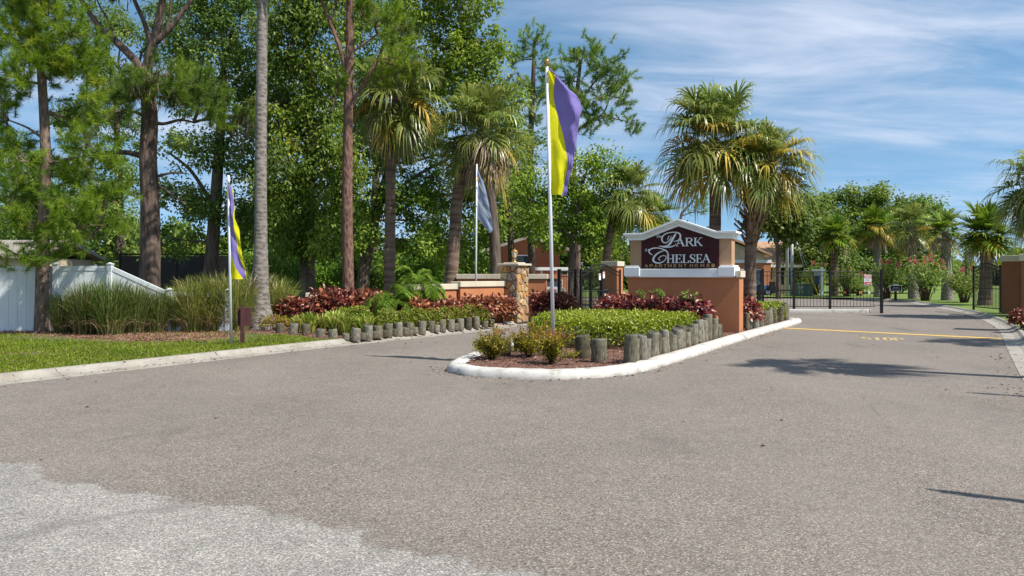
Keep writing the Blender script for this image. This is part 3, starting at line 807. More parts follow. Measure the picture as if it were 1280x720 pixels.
# ------------------------------------------------------------------ sign monument
SX, SY = 5.95, 19.9
def SG(px, py):
    k = (px - 640) / FPX
    w = (SX - SY * k) / (0.8988 + 0.4384 * k)
    Y = SY + 0.4384 * w
    return -w, EYE - (py - HOR) * Y / FPX
sign = thing('entrance_sign', 'orange and tan monument sign with white gabled top and maroon name board at the island', 'sign', (SX, SY, 0), R(-26))
xl = SG(785, 400)[0]
z_l0, z_l1, z_e0, z_e1 = 1.56, 1.84, 2.60, 2.765
mb = MB().box(xl, 0.0, 0.0, 0.62, -0.05, z_l0)
mb.build('base_wall', M['orange'], sign)
# white ledge with raised blocks at both ends
mb = MB(); mb.box(xl - 0.05, -0.12, -0.09, 0.66, z_l0 + 0.002, z_l1 - 0.045)
mb.build('ledge', M['white_trim'], sign, bevel=0.012)
for x0, x1 in ((xl - 0.085, xl + 0.36), (-0.52, -0.10)):
    mb = MB(); mb.box(x0, x1, -0.125, 0.69, z_l0 + 0.03, z_l1); mb.box(x0 + 0.03, x1 - 0.03, -0.10, 0.67, z_l1, z_l1 + 0.045)
    mb.build('ledge_block', M['white_trim'], sign, bevel=0.01)
mb = MB().box(-0.09, 0.045, -0.03, 0.70, z_l0 + 0.004, z_l1 - 0.10)
mb.build('cap_block', M['cap'], sign, bevel=0.01)
# upper wall: gable outline, tan, panel set in front of its middle
xa, xb = xl + 0.05, SG(914, 300)[0]
xm = SG(848, 276)[0]
ul, ur = SG(801.5, 300)[0], SG(898.5, 300)[0]
zpk = 3.03
mb = MB().prism_y([(xa, z_l1 - 0.03), (xb, z_l1 - 0.03), (xb, z_e0), (ur, z_e0 + 0.02), (xm, zpk - 0.08), (ul, z_e0 + 0.02), (xa, z_e0)], 0.06, 0.54)
mb.build('upper_wall', M['tan'], sign)
def zroof(x):  # underside of the cornice
    return z_e0 + 0.03 + (zpk - 0.16 - z_e0) * (1 - abs(x - xm) / (xm - ul if x < xm else ur - xm))
pz0 = SG(850, 335.5)[1]
mb = MB().prism_y([(ul, pz0), (ur, pz0), (ur, z_e0 + 0.03), (xm, zpk - 0.10), (ul, z_e0 + 0.03)], 0.02, 0.10)
board = mb.build('name_board', M['maroon'], sign, bevel=0.004)
# cornice: three stacked mouldings following the gable
def gable_line(o_):
    return [(xa - o_, z_e0), (ul + 0.06, z_e0), (xm, zpk - 0.07), (ur - 0.06, z_e0), (xb + o_, z_e0)]
cor = MB()
for (y0, y1, h0, h1, ex) in ((-0.03, 0.60, -0.01, 0.075, 0.05), (-0.07, 0.64, 0.075, 0.125, 0.09), (-0.13, 0.70, 0.125, 0.185, 0.15)):
    ln = gable_line(ex); n = len(ln)
    v = []; f = []
    for (x, z) in ln:
        v += [(x, y0, z + h0), (x, y0, z + h1), (x, y1, z + h1), (x, y1, z + h0)]
    for i in range(n - 1):
        a = i * 4
        for j in range(4): f.append((a + j, a + 4 + j, a + 4 + (j + 1) % 4, a + (j + 1) % 4))
    f += [(0, 1, 2, 3), (n * 4 - 1, n * 4 - 2, n * 4 - 3, n * 4 - 4)]
    f = [q[::-1] for q in f]
    cor.add(v, f)
cor.build('cornice', M['white_trim'], sign, bevel=0.006)

# lettering: every letter is a part of the board's sign, raised from it
YF = 0.02
class Glyph:
    def __init__(s): s.mb = MB(); s.k = 0
    def poly(s, pts):
        s.mb.prism_y(pts, YF - 0.022 - 0.0007 * s.k, YF + 0.002); s.k += 1; return s
    def ribbon(s, pts, ws):
        n = len(pts); L = []; Rr = []
        for i in range(n):
            a = np.array(pts[max(i - 1, 0)]); b2 = np.array(pts[min(i + 1, n - 1)]); t = (b2 - a) / max(np.hypot(*(b2 - a)), 1e-9)
            nn = np.array([-t[1], t[0]]) * ws[i] / 2
            L.append(np.array(pts[i]) + nn); Rr.append(np.array(pts[i]) - nn)
        y0, y1 = YF - 0.022 - 0.0007 * s.k, YF + 0.002; s.k += 1
        v = []
        for l, r in zip(L, Rr): v += [(l[0], y0, l[1]), (r[0], y0, r[1]), (r[0], y1, r[1]), (l[0], y1, l[1])]
        f = []
        for i in range(n - 1):
            a = i * 4
            for j in range(4): f.append((a + j, a + (j + 1) % 4, a + 4 + (j + 1) % 4, a + 4 + j))
        f += [(3, 2, 1, 0), (n * 4 - 4, n * 4 - 3, n * 4 - 2, n * 4 - 1)]
        s.mb.add(v, f); return s
def smooth_line(pts, ws, k=5):
    c = cat_rom([(*p, w) for p, w in zip(pts, ws)], k)
    return [(a, b2) for a, b2, w in c], [w for a, b2, w in c]
GL = {
 'A': (0.95, [('d', (.06, .0), (.43, 1), .07), ('d', (.40, 1), (.80, 0), .18), ('r', .2, .66, .33, .39), ('r', -.04, .22, 0, .045), ('r', .62, .98, 0, .045)]),
 'R': (0.93, [('r', .12, .28, 0, 1), ('r', .02, .4, 0, .045), ('r', .02, .3, .955, 1), ('s', [(.26, .965), (.5, .96), (.68, .86), (.7, .73), (.62, .58), (.45, .51), (.26, .51)], [.06, .08, .13, .16, .13, .08, .06]), ('d', (.42, .53), (.84, 0), .18), ('r', .74, .97, 0, .045)]),
 'K': (0.98, [('r', .12, .28, 0, 1), ('r', .02, .4, 0, .045), ('r', .02, .4, .955, 1), ('d', (.28, .40), (.80, 1), .07), ('d', (.42, .58), (.88, 0), .18), ('r', .66, .95, .955, 1), ('r', .70, 1.0, 0, .045)]),
 'H': (0.98, [('r', .12, .28, 0, 1), ('r', .68, .84, 0, 1), ('r', .28, .68, .47, .54), ('r', .02, .38, 0, .045), ('r', .02, .38, .955, 1), ('r', .58, .94, 0, .045), ('r', .58, .94, .955, 1)]),
 'E': (0.82, [('r', .12, .28, 0, 1), ('r', .02, .70, 0, .055), ('r', .02, .68, .945, 1), ('r', .28, .54, .47, .53), ('r', .65, .74, 0, .24), ('r', .62, .70, .78, 1), ('r', .51, .58, .38, .62)]),
 'L': (0.76, [('r', .12, .28, 0, 1), ('r', .02, .70, 0, .055), ('r', .02, .4, .955, 1), ('r', .64, .73, 0, .28)]),
 'S': (0.74, [('s', [(.60, .76), (.56, .92), (.40, .975), (.22, .94), (.12, .78), (.2, .62), (.38, .51), (.56, .38), (.62, .22), (.52, .07), (.34, .025), (.17, .08), (.09, .27)], [.06, .06, .06, .09, .15, .16, .17, .17, .15, .09, .06, .06, .06]), ('r', .57, .64, .68, .98), ('r', .06, .13, .02, .34)]),
 'T': (0.85, [('r', .35, .51, 0, 1), ('r', .03, .83, .945, 1), ('r', .24, .62, 0, .045), ('r', .03, .1, .74, 1), ('r', .76, .83, .74, 1)]),
 'h': (0.72, [('r', .1, .24, 0, 1), ('s', [(.2, .5), (.38, .64), (.54, .56), (.56, .36), (.56, 0)], [.07, .09, .13, .14, .14])]),
 'e': (0.62, [('s', [(.12, .34), (.5, .36), (.5, .54), (.32, .64), (.13, .52), (.08, .3), (.2, .06), (.36, .02), (.53, .14)], [.05, .06, .1, .07, .12, .15, .12, .08, .06])]),
 't': (0.46, [('r', .14, .28, 0, .85), ('r', .02, .44, .56, .63), ('r', .2, .42, 0, .06)]),
}
def put_glyph(ch, x, z, h, wd, mat, parent, name='letter'):
    g = Glyph(); adv, ops = GL[ch]
    T = lambda p: (x + p[0] * wd, z + p[1] * h)
    for op in ops:
        if op[0] == 'r':
            a, b2 = T((op[1], op[3])), T((op[2], op[4])); g.poly([a, (b2[0], a[1]), b2, (a[0], b2[1])])
        elif op[0] == 'd':
            (x0, z0), (x1, z1) = op[1], op[2]; w = op[3] / 2
            g.poly([T((x0 - w, z0)), T((x0 + w, z0)), T((x1 + w, z1)), T((x1 - w, z1))] if z1 > z0 else [T((x1 - w, z1)), T((x1 + w, z1)), T((x0 + w, z0)), T((x0 - w, z0))])
        else:
            p, w = smooth_line(op[1], op[2]); g.ribbon([T(q) for q in p], [q * (wd + h) / 2 for q in w])
    g.mb.build(name, mat, parent)
    return adv * wd
def word(txt, xs, z, h, mat, name='letter', key=None):
    """Letters with their left edges at photo-measured positions."""
    for ch, (x0, x1) in zip(txt, xs): put_glyph(ch, x0, z, h, (x1 - x0) / (GL[ch][0]), mat, sign, name)
Z4 = lambda zx, zy: SG(770 + zx / 7.53, 260 + zy / 7.53)
zz0 = Z4(650, 360)[1]; hh0 = Z4(650, 281)[1] - zz0
word('ARK', [(Z4(565, 0)[0], Z4(650, 0)[0]), (Z4(648, 0)[0], Z4(733, 0)[0]), (Z4(728, 0)[0], Z4(815, 0)[0])], zz0, hh0, M['letter'])
zz1 = Z4(650, 517)[1]; hh1 = Z4(650, 437)[1] - zz1
hx = [(473, 556), (552, 626), (622, 688), (690, 752), (750, 818), (812, 892)]
word('HELSEA', [(Z4(a, 0)[0], Z4(b2, 0)[0]) for a, b2 in hx], zz1, hh1, M['letter'])
zt = Z4(400, 280)[1]
word('The', [(Z4(376, 0)[0], Z4(400, 0)[0]), (Z4(399, 0)[0], Z4(418, 0)[0]), (Z4(418, 0)[0], Z4(436, 0)[0])], zt, Z4(400, 253)[1] - zt, M['letter'])
zt = Z4(290, 408)[1]
word('At', [(Z4(270, 0)[0], Z4(296, 0)[0]), (Z4(297, 0)[0], Z4(314, 0)[0])], zt, Z4(290, 382)[1] - zt, M['letter'])
def script(strokes):
    g = Glyph()
    for pts, ws in strokes:
        p, w = smooth_line([Z4(*q) for q in pts], [x * 0.0028 for x in ws], 6)
        g.ribbon(p, w)
    g.mb.build('script_letter', M['letter'], sign)
script([  # P
    ([(566, 238), (550, 262), (528, 300), (508, 335), (480, 356), (440, 360), (402, 358)], [8, 18, 22, 20, 12, 8, 4]),
    ([(402, 358), (450, 367), (510, 366), (548, 354), (566, 336)], [4, 11, 13, 8, 4]),
    ([(520, 262), (512, 290), (488, 318), (460, 328), (436, 312), (432, 282), (452, 252), (492, 234), (540, 228), (580, 232), (604, 252), (603, 284), (578, 308), (540, 314)], [4, 8, 9, 10, 13, 13, 10, 9, 9, 11, 16, 15, 9, 4]),
    ([(486, 300), (492, 280), (500, 262)], [5, 7, 4]),
])
script([  # C
    ([(486, 446), (488, 425), (470, 402), (430, 384), (384, 376), (338, 382), (310, 402), (320, 428), (346, 442)], [4, 10, 12, 10, 10, 12, 12, 10, 4]),
    ([(476, 396), (440, 404), (396, 424), (362, 456), (350, 490), (370, 513), (412, 517), (450, 500), (472, 470), (462, 450), (434, 450), (408, 466), (402, 484), (416, 490)], [4, 8, 12, 17, 19, 15, 12, 9, 7, 7, 6, 7, 7, 10]),
])
# gold caption
cap_txt = 'APARTMENT HOMES'
cx = [272, 318, 361, 404, 450, 490, 542, 591, 638, 0, 695, 742, 796, 855, 898]
SANS = {'A': [[(0, 0), (.5, 1), (1, 0)], [(.2, .35), (.8, .35)]], 'P': [[(0, 0), (0, 1), (.8, 1), (1, .85), (1, .6), (.8, .45), (0, .45)]],
 'R': [[(0, 0), (0, 1), (.8, 1), (1, .85), (1, .6), (.8, .45), (0, .45)], [(.5, .45), (1, 0)]], 'T': [[(0, 1), (1, 1)], [(.5, 1), (.5, 0)]],
 'M': [[(0, 0), (0, 1), (.5, .3), (1, 1), (1, 0)]], 'E': [[(1, 1), (0, 1), (0, 0), (1, 0)], [(0, .5), (.8, .5)]], 'N': [[(0, 0), (0, 1), (1, 0), (1, 1)]],
 'H': [[(0, 0), (0, 1)], [(1, 0), (1, 1)], [(0, .5), (1, .5)]], 'O': [[(.3, 0), (0, .3), (0, .7), (.3, 1), (.7, 1), (1, .7), (1, .3), (.7, 0), (.3, 0)]],
 'S': [[(1, .85), (.7, 1), (.3, 1), (0, .8), (.2, .55), (.8, .45), (1, .2), (.7, 0), (.3, 0), (0, .15)]],
 'I': [[(.5, 0), (.5, 1)]], 'L': [[(0, 1), (0, 0), (1, 0)]], 'V': [[(0, 1), (.5, 0), (1, 1)]], 'D': [[(0, 0), (0, 1), (.6, 1), (1, .7), (1, .3), (.6, 0), (0, 0)]], 'G': [[(1, .8), (.7, 1), (.3, 1), (0, .7), (0, .3), (.3, 0), (1, 0), (1, .45), (.6, .45)]]}
def sans(ch, x, z, w, h, t, mat, parent, yf, name='letter'):
    g = Glyph()
    for st in SANS[ch]:
        for a, b2 in zip(st[:-1], st[1:]):
            A = np.array((x + a[0] * w, z + a[1] * h)); B = np.array((x + b2[0] * w, z + b2[1] * h)); tt = (B - A) / np.hypot(*(B - A))
            g.ribbon([tuple(A - tt * t * 0.45), tuple(B + tt * t * 0.45)], [t, t])
    o = g.mb.build(name, mat, parent); o.location.y = yf - YF
    return o
zc0 = Z4(500, 555)[1]; hc = Z4(500, 531)[1] - zc0
for ch, x in zip(cap_txt, cx):
    if ch == ' ': continue
    w = 24 if ch not in 'TE' else 21
    if ch == 'M': w = 29
    sans(ch, Z4(x + 2, 0)[0], zc0, Z4(x + w, 0)[0] - Z4(x, 0)[0], hc, 0.019, M['gold'], sign, YF)

# ------------------------------------------------------------------ timber posts
post_meshes = []
for v in range(5):
    rr = random.Random(40 + v); mb = MB(); n = 12
    rad = [[0.118 * (1 + rr.gauss(0, 0.025)) for _ in range(n)] for _ in range(1)][0]
    zs = [(-0.15, 1.0), (0.2, 1.0), (0.6, 0.985), (0.94, 0.975), (0.985, 0.95), (1.0, 0.90)]
    vs = []
    tilt = (rr.gauss(0, 0.03), rr.gauss(0, 0.03))
    for z, s in zs:
        for k in range(n):
            t = 2 * PI * k / n
            vs.append((math.cos(t) * rad[k] * s, math.sin(t) * rad[k] * s, z + (tilt[0] * math.cos(t) + tilt[1] * math.sin(t)) * (z > 0.9) * 1.0))
    fs = []
    for i in range(len(zs) - 1):
        for k in range(n):
            a, b2 = i * n + k, i * n + (k + 1) % n
            fs.append((a, b2, b2 + n, a + n))
    mb.add(vs, fs, 0, True); b0 = (len(zs) - 1) * n
    ring = [vs[b0 + k] for k in range(n)]
    c = (0, 0, 0.995)
    mb.add(ring + [c], [(k, (k + 1) % n, n) for k in range(n)], 1)
    post_meshes.append(mb.mesh('timber_post', [M['post'], M['post_top']]))
pr = random.Random(77)
def post(x, y, z, h, dia, label, group):
    o = child('timber_post', pr.choice(post_meshes), None, (x, y, z), (pr.gauss(0, 0.05), pr.gauss(0, 0.05), pr.uniform(0, 6.28)), (dia / 0.236, dia / 0.236, h))
    props(o, label, 'post', group)
LP = [(350, 405, 416), (366, 405, 418), (383, 406, 419), (400, 412, 422), (416.5, 412.7, 424.3), (433, 418, 424), (444.5, 411, 424), (453, 416.5, 423), (460, 407, 422.6), (468, 415, 421.5), (473, 408, 421), (480.6, 414, 420), (485, 405.4, 419.4), (493, 412, 418.5), (498.5, 404, 418), (506, 410, 417.5), (511, 404, 417), (518.6, 410, 416.5), (526.8, 402.5, 415.6), (538.5, 402, 414), (545.7, 407, 414), (552.5, 400.5, 413), (563, 400.5, 412), (569, 405, 411.5), (575, 399, 411), (585, 397.6, 409.8), (595.5, 397, 408.8), (606, 402, 408.2), (614, 400, 407.6)]
for px, yt, yb in LP:
    g = G(px, yb, 0.10); h = (yb - yt) / FPX * g.y
    low = h < 0.2
    if px < 420: lb = 'weathered timber post at the palm end of the left bed, set apart from its neighbours'
    elif low: lb = 'low sawn-off timber post filling a gap in the left edging'
    else: lb = 'taller weathered timber post in the left edging ' + ('before the strap leaved plants' if px < 480 else 'below the faded blue flag' if px > 560 else 'before the low hedge')
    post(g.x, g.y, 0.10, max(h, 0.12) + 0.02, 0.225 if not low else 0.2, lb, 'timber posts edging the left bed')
for px, yt, yb, lb in ((729, 419, 447.5, 'dark timber post on the island, left one of the pair by the flagpole'), (748.5, 423, 452.5, 'dark timber post on the island, right one of the pair by the flagpole')):
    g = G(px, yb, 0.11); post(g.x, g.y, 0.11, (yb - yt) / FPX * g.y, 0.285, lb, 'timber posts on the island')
g = G(787, 454.5, 0.11)
post(g.x, g.y, 0.11, 0.50, 0.235, 'thick timber post at the front end of the island edging row', 'timber posts on the island')
row0 = np.array([g.x, g.y]); row1 = np.array([5.15, 18.75])
nrow = 30
for i in range(1, nrow + 1):
    t = i / nrow; p = row0 + (row1 - row0) * t + np.array([0.8988, -0.4384]) * pr.gauss(0, 0.035)
    low = i % 4 == 0 and i < nrow - 9
    h = pr.uniform(0.24, 0.34) if low else pr.uniform(0.33, 0.50) + (0.10 if nrow - 10 <= i <= nrow - 6 else 0)
    if i >= nrow - 2: h = 0.30; low = True
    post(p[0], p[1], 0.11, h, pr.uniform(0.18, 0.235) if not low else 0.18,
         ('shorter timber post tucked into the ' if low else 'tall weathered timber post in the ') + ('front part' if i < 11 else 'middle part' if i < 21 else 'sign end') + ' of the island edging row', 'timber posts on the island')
ra = np.array([6.45, 20.9]); rb = np.array([9.30, 25.85])
for i in range(18):
    p = ra + (rb - ra) * i / 17 + np.array([0.8988, -0.4384]) * pr.gauss(0, 0.02)
    post(p[0], p[1], 0.11, pr.uniform(0.42, 0.52) + (0.08 if i > 15 else 0), pr.uniform(0.19, 0.23), 'weathered timber post in the island edging row past the sign', 'timber posts on the island')
# low dark posts behind the little shrubs at the nose
for px, yb in ((632, 444), (648, 440)):
    g = G(px, yb, 0.11); post(g.x, g.y, 0.11, 0.28, 0.2, 'dark timber post half hidden behind the small bushes at the island nose', 'timber posts on the island')

# ------------------------------------------------------------------ flags and poles
def pole(root, x0, h, r, cap=True, lean=0.0):
    MB().tube([(0, 0, -0.1), (lean * 0.5, 0, h * 0.5), (lean, 0, h)], [r, r, r * 0.85], 12).build('pole', M['alu'], root)
def flag_mesh(name, rows, j0, j1, mat, root, PXL, depth, nu=15):
    """rows: (py, [x0..xk]) boundaries in photo pixels; builds the panel between boundary j0 and j1 of every row."""
    ys = [r_[0] for r_ in rows]
    Y = np.linspace(ys[0], ys[-1], 90)
    B = [np.interp(Y, ys, [r_[1][j] for r_ in rows]) for j in range(len(rows[0][1]))]
    V = []
    tot0, tot1 = B[0], B[-1]
    for i, y in enumerate(Y):
        for k in range(nu):
            x = B[j0][i] + (B[j1][i] - B[j0][i]) * k / (nu - 1)
            u = (x - tot0[i]) / max(tot1[i] - tot0[i], 2.0)
            v = (y - ys[0]) / (ys[-1] - ys[0])
            dep = depth * (u ** 0.8) * (0.6 * math.sin(u * 5.2 + v * 3.0) + 0.45 * math.sin(u * 9 - v * 6) + 0.40 * math.sin(v * 17 + u * 5) * u + 0.25 * math.sin(v * 31 - u * 9 + 1.3) * u + 0.10 * abs(math.sin(v * 43 + u * 21)) * u + 0.10 * abs(math.sin(v * 19 - u * 33 + 0.7)))
            X, Z = PXL(x, y)
            V.append((X, dep, Z))
    F = []
    for i in range(len(Y) - 1):
        for k in range(nu - 1):
            a = i * nu + k
            F.append((a, a + nu, a + nu + 1, a + 1))
    me = np_mesh(name, V, np.array(F), mat, smooth=True)
    return child(name, me, root)
# centre banner
fb = Vector(((692.5 - 640) / FPX * 13.3, 13.3, 0.11))
fl = thing('flagpole', 'tall pole with yellow and purple banner rising from the island bushes', 'flag', fb)
PX1 = lambda px, py: ((px - 640) / FPX * 13.3 - fb.x, EYE - (py - HOR) / FPX * 13.3 - fb.z)
htop = PX1(684, 82)[1]; dx = PX1(683.5, 78)[0]
pole(fl, 0, htop, 0.032, lean=dx)
mb = MB(); mb.tube([(dx, 0, htop - 0.01), (dx, 0, htop + 0.05), (dx, 0, htop + 0.075), (dx, 0, htop + 0.10), (dx, 0, htop + 0.115)], [0.034, 0.034, 0.046, 0.036, 0.008], 12); mb.build('finial', M['brass'], fl)
MB().box(-0.062, -0.033, -0.02, 0.02, 0.02, 0.62).build('ground_sleeve', M['copper'], fl)
rows = [(87, [684.5, 685.5, 686.5]), (95, [684.3, 694, 697]), (107, [684.4, 692.5, 709]), (118, [684.6, 692, 721]), (126, [684.8, 693, 726]), (135, [685, 695, 727]), (150, [685.3, 699, 724]), (165, [685.7, 703, 723]), (180, [686, 706.5, 720.5]), (195, [686.4, 709, 718]), (210, [686.8, 709, 715.5]), (228, [687.3, 706, 711]), (243.5, [688, 703, 709])]
flag_mesh('yellow_panel', rows, 0, 1, M['f_yellow'], fl, PX1, 0.16)
flag_mesh('purple_panel', rows, 1, 2, M['f_purple'], fl, PX1, 0.16)
# left banner
fb2 = G(289, 431.5, 0.10)
fl2 = thing('flagpole', 'short pole on the left lawn with a limp purple and yellow banner', 'flag', fb2)
PX2 = lambda px, py: ((px - 640) / FPX * fb2.y - fb2.x, EYE - (py - HOR) / FPX * fb2.y - fb2.z)
pole(fl2, 0, PX2(286, 219)[1], 0.030, lean=PX2(285.5, 219)[0])
rows2 = [(224, [284.6, 284.8, 285.6, 285.9]), (233, [283.8, 287, 288.8, 289.2]), (241, [283.2, 284.2, 290.2, 290.6]), (247, [283.3, 283.4, 291, 291.3]), (265, [283.5, 283.6, 292.5, 292.8]), (273, [283.6, 283.7, 293, 294]), (290, [284.3, 284.4, 294, 298]), (303, [285, 286, 295.3, 300.5]), (320, [285.4, 290.5, 298.5, 303]), (335, [285.7, 296, 302.3, 304.5]), (349, [286, 302, 306.3, 306.8])]
flag_mesh('yellow_panel', rows2, 0, 1, M['f_yellow'], fl2, PX2, 0.10, 7)
flag_mesh('purple_panel', rows2, 1, 2, M['f_purple'], fl2, PX2, 0.10, 7)
flag_mesh('yellow_panel', rows2, 2, 3, M['f_yellow'], fl2, PX2, 0.10, 6)
# faded blue banner in the left bed
fb3 = G(594.5, 402, 0.10)
fl3 = thing('flagpole', 'slim pole in the left bed with a faded blue lettered flag', 'flag', fb3)
PX3 = lambda px, py: ((px - 640) / FPX * fb3.y - fb3.x, EYE - (py - HOR) / FPX * fb3.y - fb3.z)
pole(fl3, 0, PX3(596, 205)[1], 0.030, lean=PX3(596, 205)[0])
rows3 = [(210, [596, 596.6, 597]), (222, [596, 600.5, 601]), (226, [595.8, 603, 604]), (240, [595.4, 607, 608]), (252, [595, 609.5, 610.5]), (270, [595.8, 613, 614]), (280, [603, 614.5, 615.6]), (288, [609, 615, 616]), (291, [611, 612.5, 613])]
flag_mesh('cloth', rows3, 0, 2, M['f_blue'], fl3, PX3, 0.07)
def flag_print(name, quads, mat):
    mb = MB()
    for (x, y, w, h, sl) in quads:
        v = [PX3(x, y), PX3(x + w, y + w * sl), PX3(x + w - h * 0.2, y + h + w * sl), PX3(x - h * 0.2, y + h)]
        mb.add([(p[0], -0.075, p[1]) for p in v] + [(p[0], -0.07, p[1]) for p in v], [(0, 3, 2, 1), (4, 5, 6, 7), (0, 1, 5, 4), (1, 2, 6, 5), (2, 3, 7, 6), (3, 0, 4, 7)])
    mb.build(name, mat, fl3)
flag_print('lettering', [(599 + i * 1.05, 228 + i * 2.0, 0.8, 2.4, 1.6) for i in range(7)] + [(597 + i * 1.5, 249 + i * 2.35, 1.0, 1.9, 1.5) for i in range(10)], M['f_cream'])
flag_print('emblem', [(597.2, 221.5, 1.8, 5, 0.2)], M['f_gold'])
# two banners beyond the right edge of the photograph; their shadows fall on the drive
for (tip, h, lb) in ((G(1205, 491), 3.9, 'purple and yellow banner on a pole beside the right kerb'), (G(1155, 613), 3.9, 'purple and yellow banner on a pole at the near right corner')):
    b0 = Vector((tip.x, tip.y, 0)) + Vector((AZX, AZY, 0)) * (h / math.tan(ELEV))
    r_ = thing('flagpole', lb, 'flag', (b0.x, b0.y, 0.10), R(-62))
    for ch in fl2.children:
        c = ch.copy(); COL.objects.link(c); c.parent = r_
# ------------------------------------------------------------------ small maroon sign on the lawn
g = G(303, 430, 0.10)
sp = thing('directory_sign', 'small maroon post sign facing away beside the grey palm trunk', 'sign', (g.x, g.y, 0.10), R(22))
MB().box(-0.045, 0.045, -0.045, 0.045, -0.1, 0.80).build('post', M['signpost'], sp, bevel=0.006)
mb = MB().prism_y([(-0.045, 0.80), (0.045, 0.80), (0, 0.86)], -0.045, 0.045); mb.build('post_tip', M['signpost'], sp)
MB().box(-0.10, 0.19, 0.047, 0.08, 0.40, 0.80).build('board', M['signpost'], sp, bevel=0.006)

# ------------------------------------------------------------------ walls, pillars, fence, gates
def wall_piece(root, x0, x1, zt, depth, mat, caph=0.17, over=0.05, capn=1):
    MB().box(x0, x1, 0, depth, -0.2, zt - caph).build('wall_face', mat, root)
    for i in range(capn):
        a = x0 - over + (x1 - x0 + 2 * over) * i / capn; b2 = x0 - over + (x1 - x0 + 2 * over) * (i + 1) / capn
        MB().box(a + 0.004, b2 - 0.004, -over, depth + over, zt - caph + 0.002, zt).build('cap', M['cap'], root, bevel=0.012)
def wall_between(name, label, p0, p1, zt, depth, mat, group=None, capn=1, caph=0.17):
    d = Vector((p1[0] - p0[0], p1[1] - p0[1])); 
    r_ = thing(name, label, 'wall', (p0[0], p0[1], 0.1), math.atan2(d.y, d.x), group)
    wall_piece(r_, 0, d.length, zt - 0.1, depth, mat, caph, capn=capn)
    return r_
pA, pB, pC = P(517, 0, 21.6), P(573, 0, 23.3), P(630, 0, 25.0)
wall_between('garden_wall', 'orange wall with cream cap ending at the stone pillar', (pB.x + 0.06, pB.y), (pC.x, pC.y), 1.43, 0.3, M['orange'])
wall_between('garden_wall', 'orange wall with cream cap behind the pygmy date palm', (pA.x, pA.y), (pB.x - 0.06, pB.y), 1.36, 0.3, M['orange'])
p0, p1 = P(384, 0, 23.4), P(470, 0, 23.6)
wall_between('garden_wall', 'low orange wall with cream cap half hidden by dark shrubs at the palm end', (p0.x, p0.y), (p1.x, p1.y), 1.08, 0.3, M['orange'], capn=2)
p0, p1 = P(572, 0, 27.5), P(683, 0, 27.2)
wall_between('garden_wall', 'orange wall with grey cap passing behind the stone pillar', (p0.x, p0.y), (p1.x, p1.y), 1.67, 0.4, M['orange'], capn=3, caph=0.18)

# stone pillar: every stone is a part
def cut(poly, a, b2, c):
    out = []
    for i in range(len(poly)):
        p, q = poly[i], poly[(i + 1) % len(poly)]
        dp, dq = a * p[0] + b2 * p[1] - c, a * q[0] + b2 * q[1] - c
        if dp <= 0: out.append(p)
        if (dp < 0 < dq) or (dq < 0 < dp):
            t = dp / (dp - dq); out.append((p[0] + t * (q[0] - p[0]), p[1] + t * (q[1] - p[1])))
    return out
def stones(w, h, n, rr):
    pts = []
    while len(pts) < n:
        p = (rr.uniform(0, w), rr.uniform(0, h))
        if all(math.hypot((p[0] - q[0]) * 1.15, (p[1] - q[1]) * 0.85) > 0.155 for q in pts) or rr.random() < 0.002: pts.append(p)
    res = []
    for i, p in enumerate(pts):
        poly = [(0, 0), (w, 0), (w, h), (0, h)]
        for j, q in enumerate(pts):
            if i == j: continue
            a, b2 = q[0] - p[0], q[1] - p[1]; L = math.hypot(a, b2)
            poly = cut(poly, a / L, b2 / L, (a * (p[0] + q[0]) + b2 * (p[1] + q[1])) / 2 / L - 0.009)
            if not poly: break
        if len(poly) >= 3: res.append((p, poly))
    return res
PW = 0.66
pl = thing('stone_pillar', 'square pillar clad in rough ochre fieldstone with a small lamp on its cap', 'pillar', (0.18, 24.8, 0.08), R(-33))
PHT = 1.86
MB().box(-PW + 0.03, -0.03, 0.03, PW - 0.03, -0.1, PHT).build('core', M['mortar'], pl)
rr = random.Random(12)
for side in range(4):
    ang = [0, PI / 2, PI, -PI / 2][side]
    for c, poly in stones(PW, PHT, 30, rr):
        dpt = rr.uniform(0.035, 0.065); mb = MB()
        nn = len(poly)
        cx_ = sum(p[0] for p in poly) / nn; cz_ = sum(p[1] for p in poly) / nn
        inn = [(cx_ + (p[0] - cx_) * 0.84 + rr.gauss(0, 0.004), cz_ + (p[1] - cz_) * 0.86) for p in poly]
        vs = [(p[0] - cx_, 0.04, p[1] - cz_) for p in poly] + [(p[0] - cx_, 0.012, p[1] - cz_) for p in poly] + [(p[0] - cx_, 0.03 - dpt + rr.gauss(0, 0.006), p[1] - cz_) for p in inn]
        fs = [tuple(range(2 * nn, 3 * nn))]
        for k in range(2):
            fs += [(k * nn + i, k * nn + (i + 1) % nn, (k + 1) * nn + (i + 1) % nn, (k + 1) * nn + i) for i in range(nn)]
        mb.add(vs, fs)
        # face plane: local x along the face, y outwards negative
        ctr = Vector((cx_ - PW / 2, -PW / 2, 0)); ca, sa = math.cos(ang), math.sin(ang)
        mb.build('stone', M['stone'], pl, (-PW / 2 + ctr.x * ca - ctr.y * sa, PW / 2 + ctr.x * sa + ctr.y * ca, cz_), (0, 0, ang))
MB().box(-PW - 0.09, 0.09, -0.09, PW + 0.09, PHT, PHT + 0.07).box(-PW + 0.06, -0.06, 0.06, PW - 0.06, PHT + 0.07, PHT + 0.11).build('cap', M['cap'], pl, bevel=0.014)
lp = child('lamp', None, pl, (-PW / 2, PW / 2, PHT + 0.11))
bm_ = MB().tube([(0, 0, 0), (0, 0, 0.03), (0, 0, 0.05), (0, 0, 0.14)], [0.085, 0.075, 0.028, 0.022], 12).tube([(0, 0, 0.14), (0, 0, 0.17)], [0.04, 0.075], 6)
